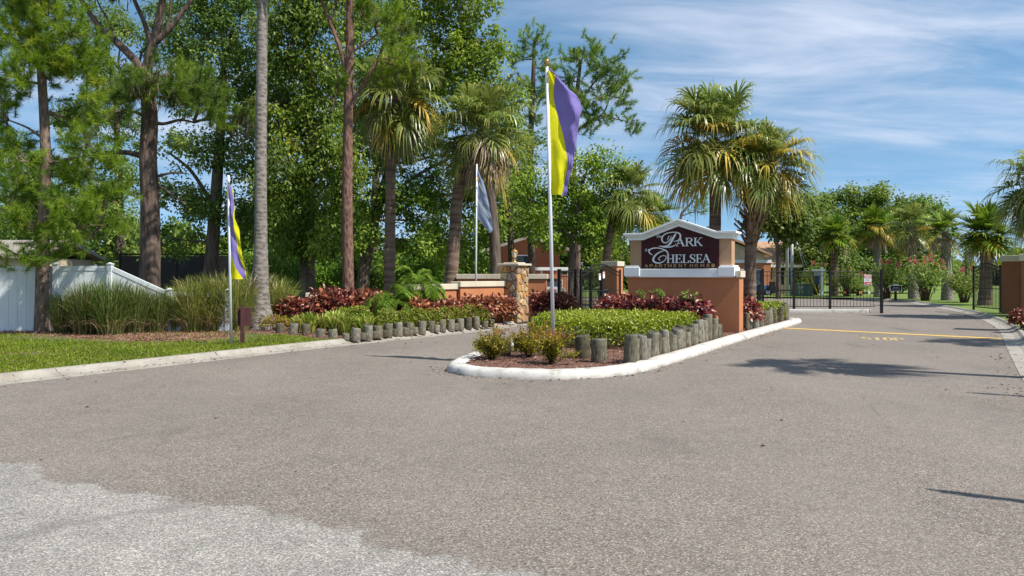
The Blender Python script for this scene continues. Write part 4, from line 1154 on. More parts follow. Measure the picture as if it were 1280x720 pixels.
bm_.tube([(0, 0, 0.36), (0, 0, 0.38), (0, 0, 0.43), (0, 0, 0.46)], [0.13, 0.125, 0.04, 0.012], 6)
for k in range(6):
    t = 2 * PI * k / 6; bm_.tube([(0.075 * math.cos(t), 0.075 * math.sin(t), 0.165), (0.115 * math.cos(t), 0.115 * math.sin(t), 0.365)], 0.008, 4)
bm_.build('lamp_frame', M['brass'], lp)
MB().tube([(0, 0, 0.172), (0, 0, 0.358)], [0.066, 0.105], 6, smooth=False).build('lamp_glass', M['lamp_glass'], lp)

# white vinyl fence
FY = 20.6
fx0 = P(-130, 0, FY).x; xA = P(70, 0, FY).x; xB = P(137.5, 0, FY).x
fn = thing('vinyl_fence', 'white vinyl privacy fence behind the left pine, stepping down behind the tall grass', 'fence', (xA, FY, 0.08))
ft = 1.79
def fence_bay(x0, x1, z0, z1, zb=0.05):
    n = max(2, round((x1 - x0) / 0.28)); w = (x1 - x0 - 0.11) / n
    for i in range(n):
        a = x0 + 0.055 + i * w; b2 = a + w
        za = z0 + (z1 - z0) * (a - x0) / (x1 - x0) - 0.09; zb2 = z0 + (z1 - z0) * (b2 - x0) / (x1 - x0) - 0.09
        mb = MB().prism_y([(a + 0.003, zb), (b2 - 0.003, zb), (b2 - 0.003, zb2), (a + 0.003, za)], -0.012, 0.012)
        mb.build('board', M['vinyl'], fn)
    e0, e1 = x0 + 0.05, x1 - 0.05
    MB().prism_y([(e0, z0 - 0.13), (e1, z1 - 0.13), (e1, z1), (e0, z0)], -0.026, 0.026).build('top_rail', M['vinyl'], fn, bevel=0.005)
    MB().box(e0, e1, -0.026, 0.026, 0.02, 0.14).build('bottom_rail', M['vinyl'], fn, bevel=0.005)
def fence_post(x, y, z):
    MB().box(x - 0.065, x + 0.065, y - 0.065, y + 0.065, -0.1, z + 0.02).build('post', M['vinyl'], fn, bevel=0.006)
    mb = MB().box(x - 0.08, x + 0.08, y - 0.08, y + 0.08, z + 0.02, z + 0.045); b0 = [(x - 0.07, y - 0.07, z + 0.045), (x + 0.07, y - 0.07, z + 0.045), (x + 0.07, y + 0.07, z + 0.045), (x - 0.07, y + 0.07, z + 0.045), (x, y, z + 0.085)]
    mb.add(b0, [(0, 1, 4), (1, 2, 4), (2, 3, 4), (3, 0, 4)]); mb.build('post_cap', M['vinyl'], fn)
step = 1.83
xs = [0 - step * 3, 0 - step * 2, -step, 0, xB - xA]
for a, b2 in zip(xs[:-1], xs[1:]): fence_bay(a, b2, ft, ft)
for x in xs: fence_post(x, 0, ft + 0.02)
fence_bay(xs[-1], xs[-1] + 1.62, ft, 1.10)
fence_post(xs[-1] + 1.62, 0, 1.12)
fence_bay(xs[-1] + 1.62, xs[-1] + 3.2, 1.08, 1.08)
fence_post(xs[-1] + 3.2, 0, 1.10)

# iron gates and railings: every bar is a part
def rail_shape(root, name, pts, r):
    MB().tube(pts, r, 6, smooth=False).build(name, M['iron'], root)
bar_cache = {}
def bars(root, xs, z0, ztop, r=0.009, name='bar'):
    for x in xs:
        h = round(ztop(x) - z0, 2)
        key = (h, r)
        if key not in bar_cache: bar_cache[key] = MB().tube([(0, 0, 0), (0, 0, h)], r, 4, smooth=False).mesh('bar', M['iron'])
        child(name, bar_cache[key], root, (x, 0, z0))
def iron_post(root, x, h, r=0.035):
    MB().box(x - r, x + r, -r, r, -0.25, h).box(x - r - 0.008, x + r + 0.008, -r - 0.008, r + 0.008, h, h + 0.03).build('post', M['iron'], root)
def arched_gate(label, p0, p1, h0, hm, z0=0.08, extra=None):
    d = Vector((p1[0] - p0[0], p1[1] - p0[1])); L = d.length
    g_ = thing('iron_gate', label, 'gate', (p0[0], p0[1], 0.02), math.atan2(d.y, d.x))
    def zt(x):
        u = min(max(x / L, 0), 1); return h0 + (hm - h0) * (0.5 - 0.5 * math.cos(2 * PI * u)) ** 0.8
    xs_ = [L * i / 24 for i in range(25)]
    rail_shape(g_, 'top_rail', [(x, 0, zt(x)) for x in xs_], 0.030)
    rail_shape(g_, 'arch_rail', [(x, 0, zt(x) - 0.15) for x in xs_], 0.022)
    rail_shape(g_, 'bottom_rail', [(0, 0, z0 + 0.08), (L, 0, z0 + 0.08)], 0.022)
    rail_shape(g_, 'middle_rail', [(0, 0, z0 + 0.9), (L, 0, z0 + 0.9)], 0.018)
    n = int(L / 0.125)
    bars(g_, [L * (i + 0.5) / n for i in range(n)], z0 + 0.08, zt, 0.011)
    iron_post(g_, 0, h0 + 0.08); iron_post(g_, L, h0 + 0.08)
    return g_, L
# left entrance: arched leaf and the plain railing before it
gpA, gpB = P(726, 0, 29.0), P(775, 0, 32.5)
ga, L = arched_gate('black arched iron gate leaf beside the orange pillar at the left lane', (gpA.x, gpA.y), (gpB.x, gpB.y), 1.74, 2.05)
for px_, z_ in ((747.5, 1.55), (752.5, 1.62)):
    t = (px_ - 726) / 49.0
    MB().box(L * t - 0.1, L * t + 0.1, -0.035, -0.028, z_ - 0.13, z_ + 0.13).build('notice', M['white'], ga)
    MB().box(L * t - 0.08, L * t + 0.08, -0.040, -0.0352, z_ + 0.06, z_ + 0.10).build('notice_heading', M['red'], ga)
rA, rB = P(699, 0, 28.4), P(752, 0, 31.4)
d = rB - rA; L = math.hypot(d.x, d.y)
rl = thing('iron_railing', 'black iron railing with straight top in front of the slender trunk', 'railing', (rA.x, rA.y, 0.08), math.atan2(d.y, d.x))
for z in (0.16, 1.50, 1.68): rail_shape(rl, 'rail', [(0, 0, z), (L, 0, z)], 0.02)
n = int(L / 0.125)
bars(rl, [L * (i + 0.5) / n for i in range(n)], 0.16, lambda x: 1.68)
for x in (0, L * 0.36, L * 0.72, L): iron_post(rl, x, 1.75, 0.05)
# pillar of that gate
gp0 = P(771, 0, 33.4)
gpl = thing('gate_pillar', 'orange gate pillar with cream cap behind the arched iron gate', 'pillar', (gp0.x, gp0.y, 0.05), R(-34))
MB().box(-0.68, 0, 0, 0.6, -0.1, 1.98).build('shaft', M['orange'], gpl)
MB().box(-0.74, 0.06, -0.06, 0.66, 1.982, 2.20).build('cap', M['cap'], gpl, bevel=0.012)
# wheeled bin
wb = thing('wheeled_bin', 'dark grey wheeled bin standing just inside the left gate', 'bin', (P(758, 0, 34.0).x, 34.0, 0.0), R(15))
v = [(-0.24, -0.27, 0.08), (0.24, -0.27, 0.08), (0.24, 0.27, 0.08), (-0.24, 0.27, 0.08), (-0.30, -0.36, 0.92), (0.30, -0.36, 0.92), (0.30, 0.36, 0.92), (-0.30, 0.36, 0.92)]
MB().add(v, [(0, 3, 2, 1), (4, 5, 6, 7), (0, 1, 5, 4), (1, 2, 6, 5), (2, 3, 7, 6), (3, 0, 4, 7)]).build('bin_body', M['bin'], wb, bevel=0.02)
MB().prism_y([(-0.33, 0.925), (0.33, 0.925), (0.33, 0.96), (0.1, 1.02), (-0.1, 1.02), (-0.33, 0.96)], -0.39, 0.39).build('lid', M['bin'], wb, bevel=0.012)
for s in (-1, 1): MB().tube([(s * 0.26, 0.30, 0.1), (s * 0.31, 0.30, 0.1)], 0.1, 14).build('wheel', M['rubber'], wb)

# right gate across the drive, on its white curbed median
MY = 32.7
mx0, mx1 = P(972, 0, MY).x, P(1092.5, 0, MY).x
mb = MB()
mpts = [(mx0, MY), (mx1 - 0.25, MY), (mx1 - 0.03, MY + 0.2), (mx1, MY + 0.6), (mx1 - 0.2, MY + 0.95), (mx0, MY + 1.0)]
mb.prism_z(mpts, -0.05, 0.16)
props(mb.build('median_curb', M['curb_paint'], bevel=0.03), kind='structure')
sheet('median_soil', offset(mpts, 0.16, True), 0.165, M['concrete'])
gy = MY + 0.45
gx0, gx1 = P(932, 0, gy).x, P(1094, 0, gy).x
L = gx1 - gx0
rg = thing('iron_gate', 'long straight black iron gate with red and white notice over the white median', 'gate', (gx0, gy, 0))
zt_, zr, zb = 1.84, 1.66, 0.27
for z, nme in ((zt_ - 0.05, 'top_rail'), (zr - 0.05, 'upper_rail'), (zb, 'bottom_rail')): rail_shape(rg, nme, [(0, 0, z), (L, 0, z)], 0.02)
n = int(L / 0.142)
bars(rg, [L * (i + 0.5) / n for i in range(n)], zb, lambda x: zt_ - 0.05, 0.010)
for px_ in (953.5, 992.5, 1037.5): iron_post(rg, P(px_, 0, gy).x - gx0, 1.90, 0.045)
MB().box(P(1094, 0, gy).x - gx0 - 0.05, P(1094, 0, gy).x - gx0 + 0.05, -0.62, -0.52, -0.05, 1.86).build('catch_post', M['iron'], rg)
# box and small post
MB().box(P(964, 0, gy).x - gx0 - 0.1, P(964, 0, gy).x - gx0 + 0.12, -0.16, -0.03, 0.95, 1.35).build('lock_box', M['iron'], rg)
# notice, red bands and white field with printing
nx0, nx1 = P(1079.3, 0, gy).x - gx0, P(1088.6, 0, gy).x - gx0
nz1, nz0 = P(0, 343.5, gy).z, P(0, 356.7, gy).z
nt_ = child('notice', MB().box(nx0, nx1, -0.05, -0.03, nz0, nz1).mesh('notice', M['white']), rg)
bev(nt_, 0.008)
hN = nz1 - nz0
def nbox(nme, u0, u1, v0, v1, mat, y=-0.0535):
    MB().box(nx0 + (nx1 - nx0) * u0, nx0 + (nx1 - nx0) * u1, y, -0.0502, nz0 + hN * v0, nz0 + hN * v1).build(nme, mat, nt_)
nbox('red_band', 0.07, 0.93, 0.67, 0.95, M['red']); nbox('red_band', 0.07, 0.93, 0.06, 0.33, M['red'])
for k in range(2): nbox('print_line', 0.16 + 0.05 * k, 0.84 - 0.05 * k, 0.42 + 0.11 * k, 0.47 + 0.11 * k, M['grey_text'])
for k in range(2): nbox('print_line', 0.16, 0.84, 0.74 + 0.10 * k, 0.79 + 0.10 * k, M['white'], -0.056)
nbox('print_line', 0.36, 0.82, 0.15, 0.20, M['white'], -0.056)
# small black gate motor and post before the gate
mo = thing('gate_post', 'short black post standing in the island hedge before the long gate', 'post', (P(949, 0, 26.5).x, 26.5, 0.1))
MB().box(-0.05, 0.05, -0.05, 0.05, -0.1, 1.16).box(-0.06, 0.06, -0.06, 0.06, 1.16, 1.2).build('post_shaft', M['iron'], mo)
MB().box(0.05, 1.2, -0.02, 0.02, 0.98, 1.02).build('post_arm', M['iron'], mo)

# right open gate leaf and walls
ga2a, ga2b = P(1217, 0, 33.5), P(1250.5, 0, 31.0)
arched_gate('black arched iron gate leaf swung open at the right edge before a palm', (ga2a.x, ga2a.y), (ga2b.x, ga2b.y), 1.92, 2.12, 0.15)
rw0 = P(1252, 0, 30.2)
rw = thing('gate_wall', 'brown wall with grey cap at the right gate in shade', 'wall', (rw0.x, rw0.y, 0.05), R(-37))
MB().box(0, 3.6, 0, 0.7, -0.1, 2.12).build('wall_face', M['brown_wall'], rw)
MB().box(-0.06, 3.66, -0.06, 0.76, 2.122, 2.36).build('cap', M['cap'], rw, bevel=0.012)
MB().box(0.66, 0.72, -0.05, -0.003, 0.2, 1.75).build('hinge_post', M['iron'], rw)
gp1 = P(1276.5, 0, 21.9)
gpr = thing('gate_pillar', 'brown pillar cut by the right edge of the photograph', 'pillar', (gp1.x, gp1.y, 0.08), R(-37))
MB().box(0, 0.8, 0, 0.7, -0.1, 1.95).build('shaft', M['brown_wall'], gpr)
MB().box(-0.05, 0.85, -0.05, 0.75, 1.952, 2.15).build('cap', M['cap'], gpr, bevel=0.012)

# ------------------------------------------------------------------ buildings, cars, poles
def window(root, x0, x1, z0, z1, y, mat='glass', fr=0.06):
    f = MB()
    for (a, b2, c, d_) in ((x0, x1, z1 - fr, z1), (x0, x1, z0, z0 + fr), (x0, x0 + fr, z0 + fr, z1 - fr), (x1 - fr, x1, z0 + fr, z1 - fr)): f.box(a, b2, y - 0.05, y - 0.002, c, d_)
    w = f.build('window', M['white_trim'], root)
    MB().box(x0 + fr, x1 - fr, y - 0.025, y - 0.003, z0 + fr, z1 - fr).build('pane', M[mat], w)
def gable_roof(root, x0, x1, y0, y1, z, rise, mat, over=0.5, axis='y', name='roof'):
    """Ridge along the y axis (gable to the camera) or along x."""
    t = 0.18
    if axis == 'y':
        xm_ = (x0 + x1) / 2
        mb = MB().prism_y([(x0 - over, z - over * rise / ((x1 - x0) / 2)), (xm_, z + rise), (x1 + over, z - over * rise / ((x1 - x0) / 2)), (x1 + over, z - over * rise / ((x1 - x0) / 2) + t), (xm_, z + rise + t), (x0 - over, z - over * rise / ((x1 - x0) / 2) + t)], y0 - over, y1 + over)
    else:
        ym = (y0 + y1) / 2; k = over * rise / ((y1 - y0) / 2); v = []
        prof = [(y0 - over, z - k), (ym, z + rise), (y1 + over, z - k), (y1 + over, z - k + t), (ym, z + rise + t), (y0 - over, z - k + t)]
        for x in (x0 - over, x1 + over): v += [(x, a, b2) for a, b2 in prof]
        f = [(5, 4, 3, 2, 1, 0), (6, 7, 8, 9, 10, 11)] + [(i, (i + 1) % 6, 6 + (i + 1) % 6, 6 + i) for i in range(6)]
        mb = MB().add(v, f)
    return mb.build(name, mat, root)
# apartment block right of the sign (beige gable over orange ground floor)
b0 = P(880, 0, 62)
ap = thing('apartment_building', 'beige gabled apartment house with orange ground floor behind the island palms', 'building', (b0.x, 62, -0.05), R(-4))
k62 = 62 / 950
wR = (962 - 880) * k62
MB().box(0, wR, 0, 10, 0, EYE + 17 * k62).build('ground_floor', M['orange'], ap)
zc = EYE + 17 * k62
MB().box(-0.05, wR + 0.05, -0.06, 10.06, zc + 0.002, zc + 0.25).build('band', M['white_trim'], ap)
x0g, x1g = -0.6, (954 - 880) * k62
MB().prism_y([(x0g, zc + 0.25), (x1g, zc + 0.25), (x1g, zc + 0.7), ((x0g + x1g) / 2, zc + 1.75), (x0g, zc + 0.7)], -0.02, 10.0).build('gable_wall', M['beige'], ap)
gable_roof(ap, x0g, x1g, 0, 10, zc + 0.75, 1.15, M['roof_shingle'], 0.5)
for i, xx in enumerate((0.3, 2.6, 3.9)): window(ap, xx, xx + 0.9, 1.0, 2.2, 0)
window(ap, (929 - 880) * k62, (934 - 880) * k62, 1.7, 2.5, 0)
b1 = P(948, 0, 66)
ap2 = thing('apartment_building', 'cream apartment wing with brown hipped roof and dark screened porch behind the long gate', 'building', (b1.x, 66, -0.05), R(-4))
k66 = 66 / 950
w2 = (984 - 944) * k66
MB().box(0, w2, 0, 9, 0, EYE + 16 * k66).build('wall', M['beige'], ap2)
MB().box(0.15, w2 * 0.42, -0.03, -0.003, 1.35, EYE + 14 * k66).build('porch_screen', M['screen'], ap2)
for xx in (w2 * 0.62, w2 * 0.85): MB().box(xx, xx + 0.45, -0.03, -0.003, 0.9, EYE + 13 * k66).build('porch_screen', M['screen'], ap2)
gable_roof(ap2, 0, w2, 0, 9, EYE + 16 * k66 + 0.15, 1.8, M['roof_shingle'], 0.7, 'x')
MB().box(-0.7, w2 + 0.7, -0.76, -0.73, EYE + 16 * k66 - 0.32, EYE + 16 * k66 - 0.10).build('fascia', M['white_trim'], ap2)
# orange building behind the stone pillar with its carport
b2_ = P(575, 0, 52); k52 = 52 / 950
ob = thing('apartment_building', 'orange and brown apartment house behind the stone pillar', 'building', (b2_.x, 52, -0.05))
MB().box(0, (722 - 575) * k52, 0, 9, 0, EYE + 3 * k52).build('lower_wall', M['orange'], ob)
xu0, xu1 = (622 - 575) * k52, (700 - 575) * k52
MB().prism_y([(xu0, EYE + 3.2 * k52), (xu1, EYE + 3.2 * k52), (xu1, EYE + 36 * k52), ((xu0 + xu1) / 2, EYE + 48 * k52), (xu0, EYE + 36 * k52)], 0.5, 8.5).build('upper_wall', M['brown_wall'], ob)
gable_roof(ob, xu0, xu1, 0.5, 8.5, EYE + 36 * k52, 12 * k52, M['roof_grey'], 0.7)
for i in range(4):
    xx = 1.0 + i * 1.7; window(ob, xx, xx + 0.9, 0.5, 1.4, 0)
window(ob, xu0 + 1.2, xu0 + 2.2, 2.2, 3.1, 0.5)
cp = thing('carport', 'flat white edged carport on posts behind the left gate', 'carport', (P(573, 0, 46).x, 46, -0.05))
k46 = 46 / 950; wc = (714 - 573) * k46
MB().box(0, wc, 0, 4.5, EYE + 8.2 * k46, EYE + 12 * k46).build('roof', M['white_trim'], cp)
for i in range(5): MB().box(0.05 + i * (wc - 0.25) / 4, 0.17 + i * (wc - 0.25) / 4, 0.1, 0.22, 0, EYE + 8.1 * k46).build('post', M['white_trim'], cp)
# house and screen enclosure far left
hb = P(-60, 0, 34)
hs_ = thing('house', 'beige house with low roof beyond the white fence', 'house', (hb.x, 34, 0), R(6))
MB().box(0, (26 + 60) * 34 / 950, 0, 7, -0.1, 2.45).build('wall', M['beige'], hs_)
gable_roof(hs_, 0, (26 + 60) * 34 / 950, 0, 7, 2.5, 0.7, M['roof_grey'], 0.45, 'x')
window(hs_, 1.0, 2.0, 1.0, 2.0, 0)
sh = thing('garden_shed', 'low pale shed roof showing over the white fence', 'shed', (P(4, 0, 30).x, 30, 0))
MB().box(0, 1.7, 0, 2.0, -0.1, 1.85).build('wall', M['beige'], sh)
MB().box(-0.15, 1.85, -0.15, 2.15, 1.86, 1.98).build('roof', M['white_trim'], sh)
se = thing('pool_enclosure', 'dark screened pool enclosure behind the big pine', 'enclosure', (P(150, 0, 40).x, 40, 0))
ks = 40 / 950; ws_ = (292 - 150) * ks
for i in range(5):
    MB().box(i * ws_ / 4 - 0.04, i * ws_ / 4 + 0.04, -0.04, 0.04, 0, EYE + 26 * ks).build('frame_post', M['iron'], se)
for i in range(4):
    MB().box(i * ws_ / 4 + 0.042, (i + 1) * ws_ / 4 - 0.042, -0.01, 0.01, 0, EYE + 25 * ks).build('screen_panel', M['screen'], se)
MB().box(-0.05, ws_ + 0.05, -0.045, 0.045, EYE + 26 * ks + 0.001, EYE + 26 * ks + 0.09).build('top_rail', M['iron'], se)

def car(label, loc, rz, mat):
    c = thing('parked_car', label, 'car', loc, rz)
    lower = [(-2.15, 0.32), (2.1, 0.30), (2.2, 0.55), (2.1, 0.80), (1.2, 0.92), (-1.9, 0.98), (-2.2, 0.85), (-2.25, 0.5)]
    upper = [(1.05, 0.93), (0.45, 1.36), (-0.9, 1.42), (-1.7, 1.02)]
    MB().prism_y(lower, -0.88, 0.88).build('body', mat, c, bevel=0.06)
    v = [(1.05, -0.82, 0.92), (0.45, -0.66, 1.40), (-0.95, -0.66, 1.44), (-1.7, -0.82, 0.98)]; v2 = [(x, -y, z) for x, y, z in v]
    MB().add(v + v2, [(0, 3, 2, 1)[::-1], (4, 5, 6, 7), (0, 1, 5, 4)[::-1], (1, 2, 6, 5)[::-1], (2, 3, 7, 6)[::-1]]).build('cabin', M['glass'], c, bevel=0.03)
    MB().box(-0.92, 0.42, -0.62, 0.62, 1.43, 1.47).build('roof', mat, c, bevel=0.02)
    for x in (-1.35, 1.35):
        for y in (-0.80, 0.80):
            w = MB().tube([(x, y - 0.11, 0.32), (x, y + 0.11, 0.32)], 0.32, 18).build('wheel', M['rubber'], c)
            s = 1 if y > 0 else -1
            MB().tube([(x, y + s * 0.09, 0.32), (x, y + s * 0.125, 0.32)], 0.19, 12).build('rim', M['alu'], w)
    for y in (-0.6, 0.6):
        MB().box(2.12, 2.21, y - 0.16, y + 0.16, 0.58, 0.72).build('headlight', M['lamp_glass'], c)
        MB().box(-2.27, -2.18, y - 0.16, y + 0.16, 0.68, 0.84).build('tail_light', M['red'], c)
    return c
g = P(936, 0, 60); car('blue car parked in front of the beige gabled house', (g.x, 60.5, -0.02), R(8), M['car_blue'])
g = P(688, 0, 44.5); car('silver car parked under the flat carport', (g.x, 47.5, -0.02), R(80), M['car_silver'])

# street lamp, utility pole with guy wires
sl_ = P(984, 0, 56); ks = 56 / 950
sl = thing('street_lamp', 'grey steel street lamp with curved arm beside the utility pole', 'street lamp', (sl_.x, 56, -0.03))
zt2 = EYE + 86 * ks
MB().tube([(0, 0, 0), (0, 0, zt2 - 0.5), (-0.15, 0, zt2 - 0.1), (-0.5, 0, zt2 + 0.1), (-1.2, 0, zt2 + 0.2)], [0.13, 0.09, 0.08, 0.06, 0.05], 10).build('pole', M['galv'], sl)
MB().tube([(-1.1, 0, zt2 + 0.17), (-1.35, 0, zt2 + 0.2), (-1.7, 0, zt2 + 0.2)], [0.07, 0.14, 0.05], 8).build('lamp_head', M['galv'], sl)
u_ = P(990, 0, 59); ku = 59 / 950
up = thing('utility_pole', 'slim pale utility pole with guy wires beside the street lamp', 'utility pole', (u_.x, 59, -0.03))
zu = EYE + 70 * ku
MB().tube([(0, 0, 0), (0, 0, zu)], [0.14, 0.11], 10).build('pole', M['galv'], up)
for (tx, bx) in ((-3, 1018), (0, 1010)):
    bx_ = (bx - 990) * ku
    MB().tube([(0, 0, zu - 0.4 + tx * 0.1), (bx_, -0.8, 0.1)], 0.018, 4).build('guy_wire', M['galv'], up)
    tq = 0.7
    a = Vector((0, 0, zu - 0.4 + tx * 0.1)); b2 = Vector((bx_, -0.8, 0.1))
    MB().tube([a.lerp(b2, tq), b2], 0.045, 6).build('wire_guard', M['yellow'], up)
ub = thing('utility_box', 'dark green utility cabinet behind the long gate', 'utility box', (P(1003, 0, 57).x, 57, -0.03))
MB().box(-0.5, 0.6, -0.5, 0.5, 0.1, 1.0).build('cabinet', M['util_green'], ub, bevel=0.03)
MB().box(-0.55, 0.65, -0.55, 0.55, 1.002, 1.06).build('lid', M['util_green'], ub, bevel=0.02)
MB().box(0.02, 0.04, -0.52, -0.502, 0.1, 1.1).build('door_gap', M['dark'], ub)
# white yard sign post with blue board
ys = thing('yard_sign', 'white post with a hanging dark blue board on the grass behind the gate', 'sign', (P(1027.5, 0, 55.5).x, 55.5, 0.08))
ky = 55.5 / 950
MB().box(-0.07, 0.07, -0.07, 0.07, 0, EYE + 10 * ky).build('post', M['white_trim'], ys)
MB().box(-0.75, 0.2, -0.05, 0.05, EYE + 5 * ky, EYE + 7 * ky).build('arm', M['white_trim'], ys)
MB().box(-0.56, -0.18, -0.015, 0.015, EYE - 11 * ky, EYE - 1 * ky).build('board', M['blue'], ys)
MB().box(-0.58, -0.16, -0.02, 0.02, EYE - 0.5 * ky, EYE + 4 * ky).build('rider', M['grey_text'], ys)
# small maroon board sign beyond the gate
ns = thing('name_sign', 'small maroon board sign with white frame on the grass beyond the gate', 'sign', (P(1119.5, 0, 48).x, 48, 0.05))
kn = 48 / 950
MB().box(-0.07, 0.07, -0.03, 0.05, 0, EYE - 20 * kn).build('post', M['signpost'], ns)
wS = 7.5 * kn
fr = MB()
fr.prism_y([(-wS, EYE - 20 * kn), (wS, EYE - 20 * kn), (wS, EYE - 12.6 * kn), (0.16, EYE - 12.4 * kn), (0.08, EYE - 11.2 * kn), (-0.08, EYE - 11.2 * kn), (-0.16, EYE - 12.4 * kn), (-wS, EYE - 12.6 * kn)], -0.04, 0.02)
fr.build('frame', M['white_trim'], ns)
bd = MB().box(-wS + 0.04, wS - 0.04, -0.05, -0.041, EYE - 19.3 * kn, EYE - 13.2 * kn).build('board', M['maroon'], ns)
for z, hw in ((15.2, 0.21), (17.0, 0.27)): MB().box(-hw, hw, -0.054, -0.0505, EYE - (z + 0.55) * kn, EYE - (z - 0.3) * kn).build('print_line', M['grey_text'], bd)
for i, (px_, py_, mt) in enumerate(((1054.5, 367, 'orange_flag'), (1074.5, 367, 'orange_flag'), (1085.5, 368, 'white'))):
    mk = thing('marker_flag', ['tiny orange marker flag in the grass near the oleander', 'tiny orange marker flag in the grass nearer the gate end', 'tiny white marker flag in the grass by the gate end'][i], 'marker flag', (P(px_, 0, 53).x, 53, 0))
    MB().tube([(0, 0, 0), (0, 0, 0.55)], 0.01, 4).build('wire', M['galv'], mk)
    MB().box(0.0, 0.16, -0.006, 0.006, 0.36, 0.54).build('flag', M[mt], mk)

# ------------------------------------------------------------------ trees
def lerp_path(pts, k):
    """Resample (x,y,z,r) points smoothly."""
    return cat_rom([tuple(p) for p in pts], k)
def wobble(a, b2, rr, n=4, amp=0.08):
    L = (b2 - a).length
    out = []
    for i in range(n + 1):
        t = i / n
        p = a.lerp(b2, t)
        s = math.sin(PI * t) * L * amp
        out.append(p + Vector((rr.gauss(0, 1), rr.gauss(0, 1), rr.gauss(0, 0.6) + 0.6)) * s)
    return out
def px_path(pts, Y, base):
    """(px, py, r[, dY]) -> local (x,y,z,r)."""
    res = []
    for q in pts:
        y = Y + (q[3] if len(q) > 3 else 0)
        p = P(q[0], q[1], y) - base
        res.append((p.x, p.y, p.z, q[2]))
    return res
def tube_path(mb, pts, n, k=4):
    c = lerp_path(pts, k)
    mb.tube([p[:3] for p in c], [max(p[3], 0.004) for p in c], n)
def broadleaf(label, bpx, Y, trunk, limbs, blobs, seed, mat='oak_leaf', nclus=40, nleaf=70, L=0.18, W=0.1, droop=0.0, group=None, name='broadleaf_tree', bark_='oak_bark', cs=0.5, cat='tree'):
    rng = np.random.default_rng(seed); rr = random.Random(seed)
    base = Vector(((bpx - 640) / FPX * Y, Y, 0.0))
    root = thing(name, label, cat, base, 0, group)
    mb = MB(); tp = px_path(trunk, Y, base); tube_path(mb, tp, 9)
    nodes = [Vector(p[:3]) for p in lerp_path(tp, 4)]; nodes = nodes[len(nodes) // 3:]
    for lb in limbs:
        q = px_path(lb, Y, base); tube_path(mb, q, 6); nodes += [Vector(p[:3]) for p in lerp_path(q, 3)]
    C = []; 
    for bl in blobs:
        c = P(bl[0], bl[1], Y + (bl[4] if len(bl) > 4 else 0)) - base
        rx, rz = bl[2] * Y / FPX, bl[3] * Y / FPX; ry = max(rx, rz) * 0.9
        low = [n_ for n_ in nodes if n_.z <= c.z + 0.5] or nodes
        a = min(low, key=lambda n_: (n_ - c).length)
        ln = wobble(a, c, rr, 4, 0.07); r0 = min(0.12, 0.035 + 0.012 * (c - a).length)
        mb.tube(ln, [r0 * (1 - 0.6 * i / 4) for i in range(5)], 5, cap=False)
        nc = max(4, int(nclus * (bl[2] * bl[3]) / 3000.0 + 0.5))
        for _ in range(nc):
            d_ = Vector(rng.normal(0, 1, 3)); d_.normalize(); s = rr.uniform(0.15, 1.0) ** 0.45
            p = c + Vector((d_.x * rx * s, d_.y * ry * s, d_.z * rz * s))
            C.append((*p, *d_))
            if rr.random() < 0.6:
                st = ln[rr.choice((2, 3, 4))]
                w_ = wobble(st, p, rr, 3, 0.07); mb.tube(w_, [0.028, 0.02, 0.013, 0.006], 3, cap=False)
    mb.build('trunk', M[bark_], root)
    C = np.array(C); nC = len(C)
    idx = np.repeat(np.arange(nC), rng.integers(int(nleaf * 0.5), int(nleaf * 1.4), nC))
    n = len(idx); sc = cs * rng.uniform(0.6, 1.25, nC)[idx][:, None]
    off = rng.normal(0, 1, (n, 3)) * np.array([0.55, 0.55, 0.42]) * sc
    pos = C[idx, :3] + off
    if droop: pos[:, 2] -= droop * rng.exponential(0.5, n) * sc[:, 0]
    D = unit(off) * 0.7 + rng.normal(0, 0.5, (n, 3)) + np.array([0, 0, -0.25 - droop * 0.7])
    Nn = rng.normal(0, 0.6, (n, 3)) + np.array([0, 0, 0.9]) + unit(off) * 0.5
    V, F, m_ = leaf_geo(pos, D, Nn, L * rng.uniform(0.6, 1.25, n), W * rng.uniform(0.7, 1.2, n), 0.2)
    tint = np.clip(rng.normal(0.45, 0.2, nC)[idx] + rng.normal(0, 0.2, n), 0, 1)
    child('crown', np_mesh('crown', V, F, M[mat], np.repeat(tint, m_)), root)
    return root
def needle_geo(pos, axis, rng, per, L, w, flat=0.35, droop=0.0):
    n = len(pos) * per
    p = np.repeat(pos, per, 0); a = np.repeat(axis, per, 0)
    u = rng.uniform(-1, 1, n)[:, None]
    D = unit(unit(rng.normal(0, 1, (n, 3))) * 0.9 + a * (0.75 + 0.4 * u)); D[:, 2] += -droop
    D = unit(D)
    start = p + a * u * L * 0.9
    ln = L * rng.uniform(0.7, 1.15, n)[:, None]
    S = unit(np.cross(D, rng.normal(0, 1, (n, 3)))) * w * 0.5
    tip = start + D * ln; tip[:, 2] -= ln[:, 0] * 0.12
    V = np.stack([start + S, start - S, tip], 1).reshape(-1, 3)
    return V, np.arange(n * 3).reshape(-1, 3), n
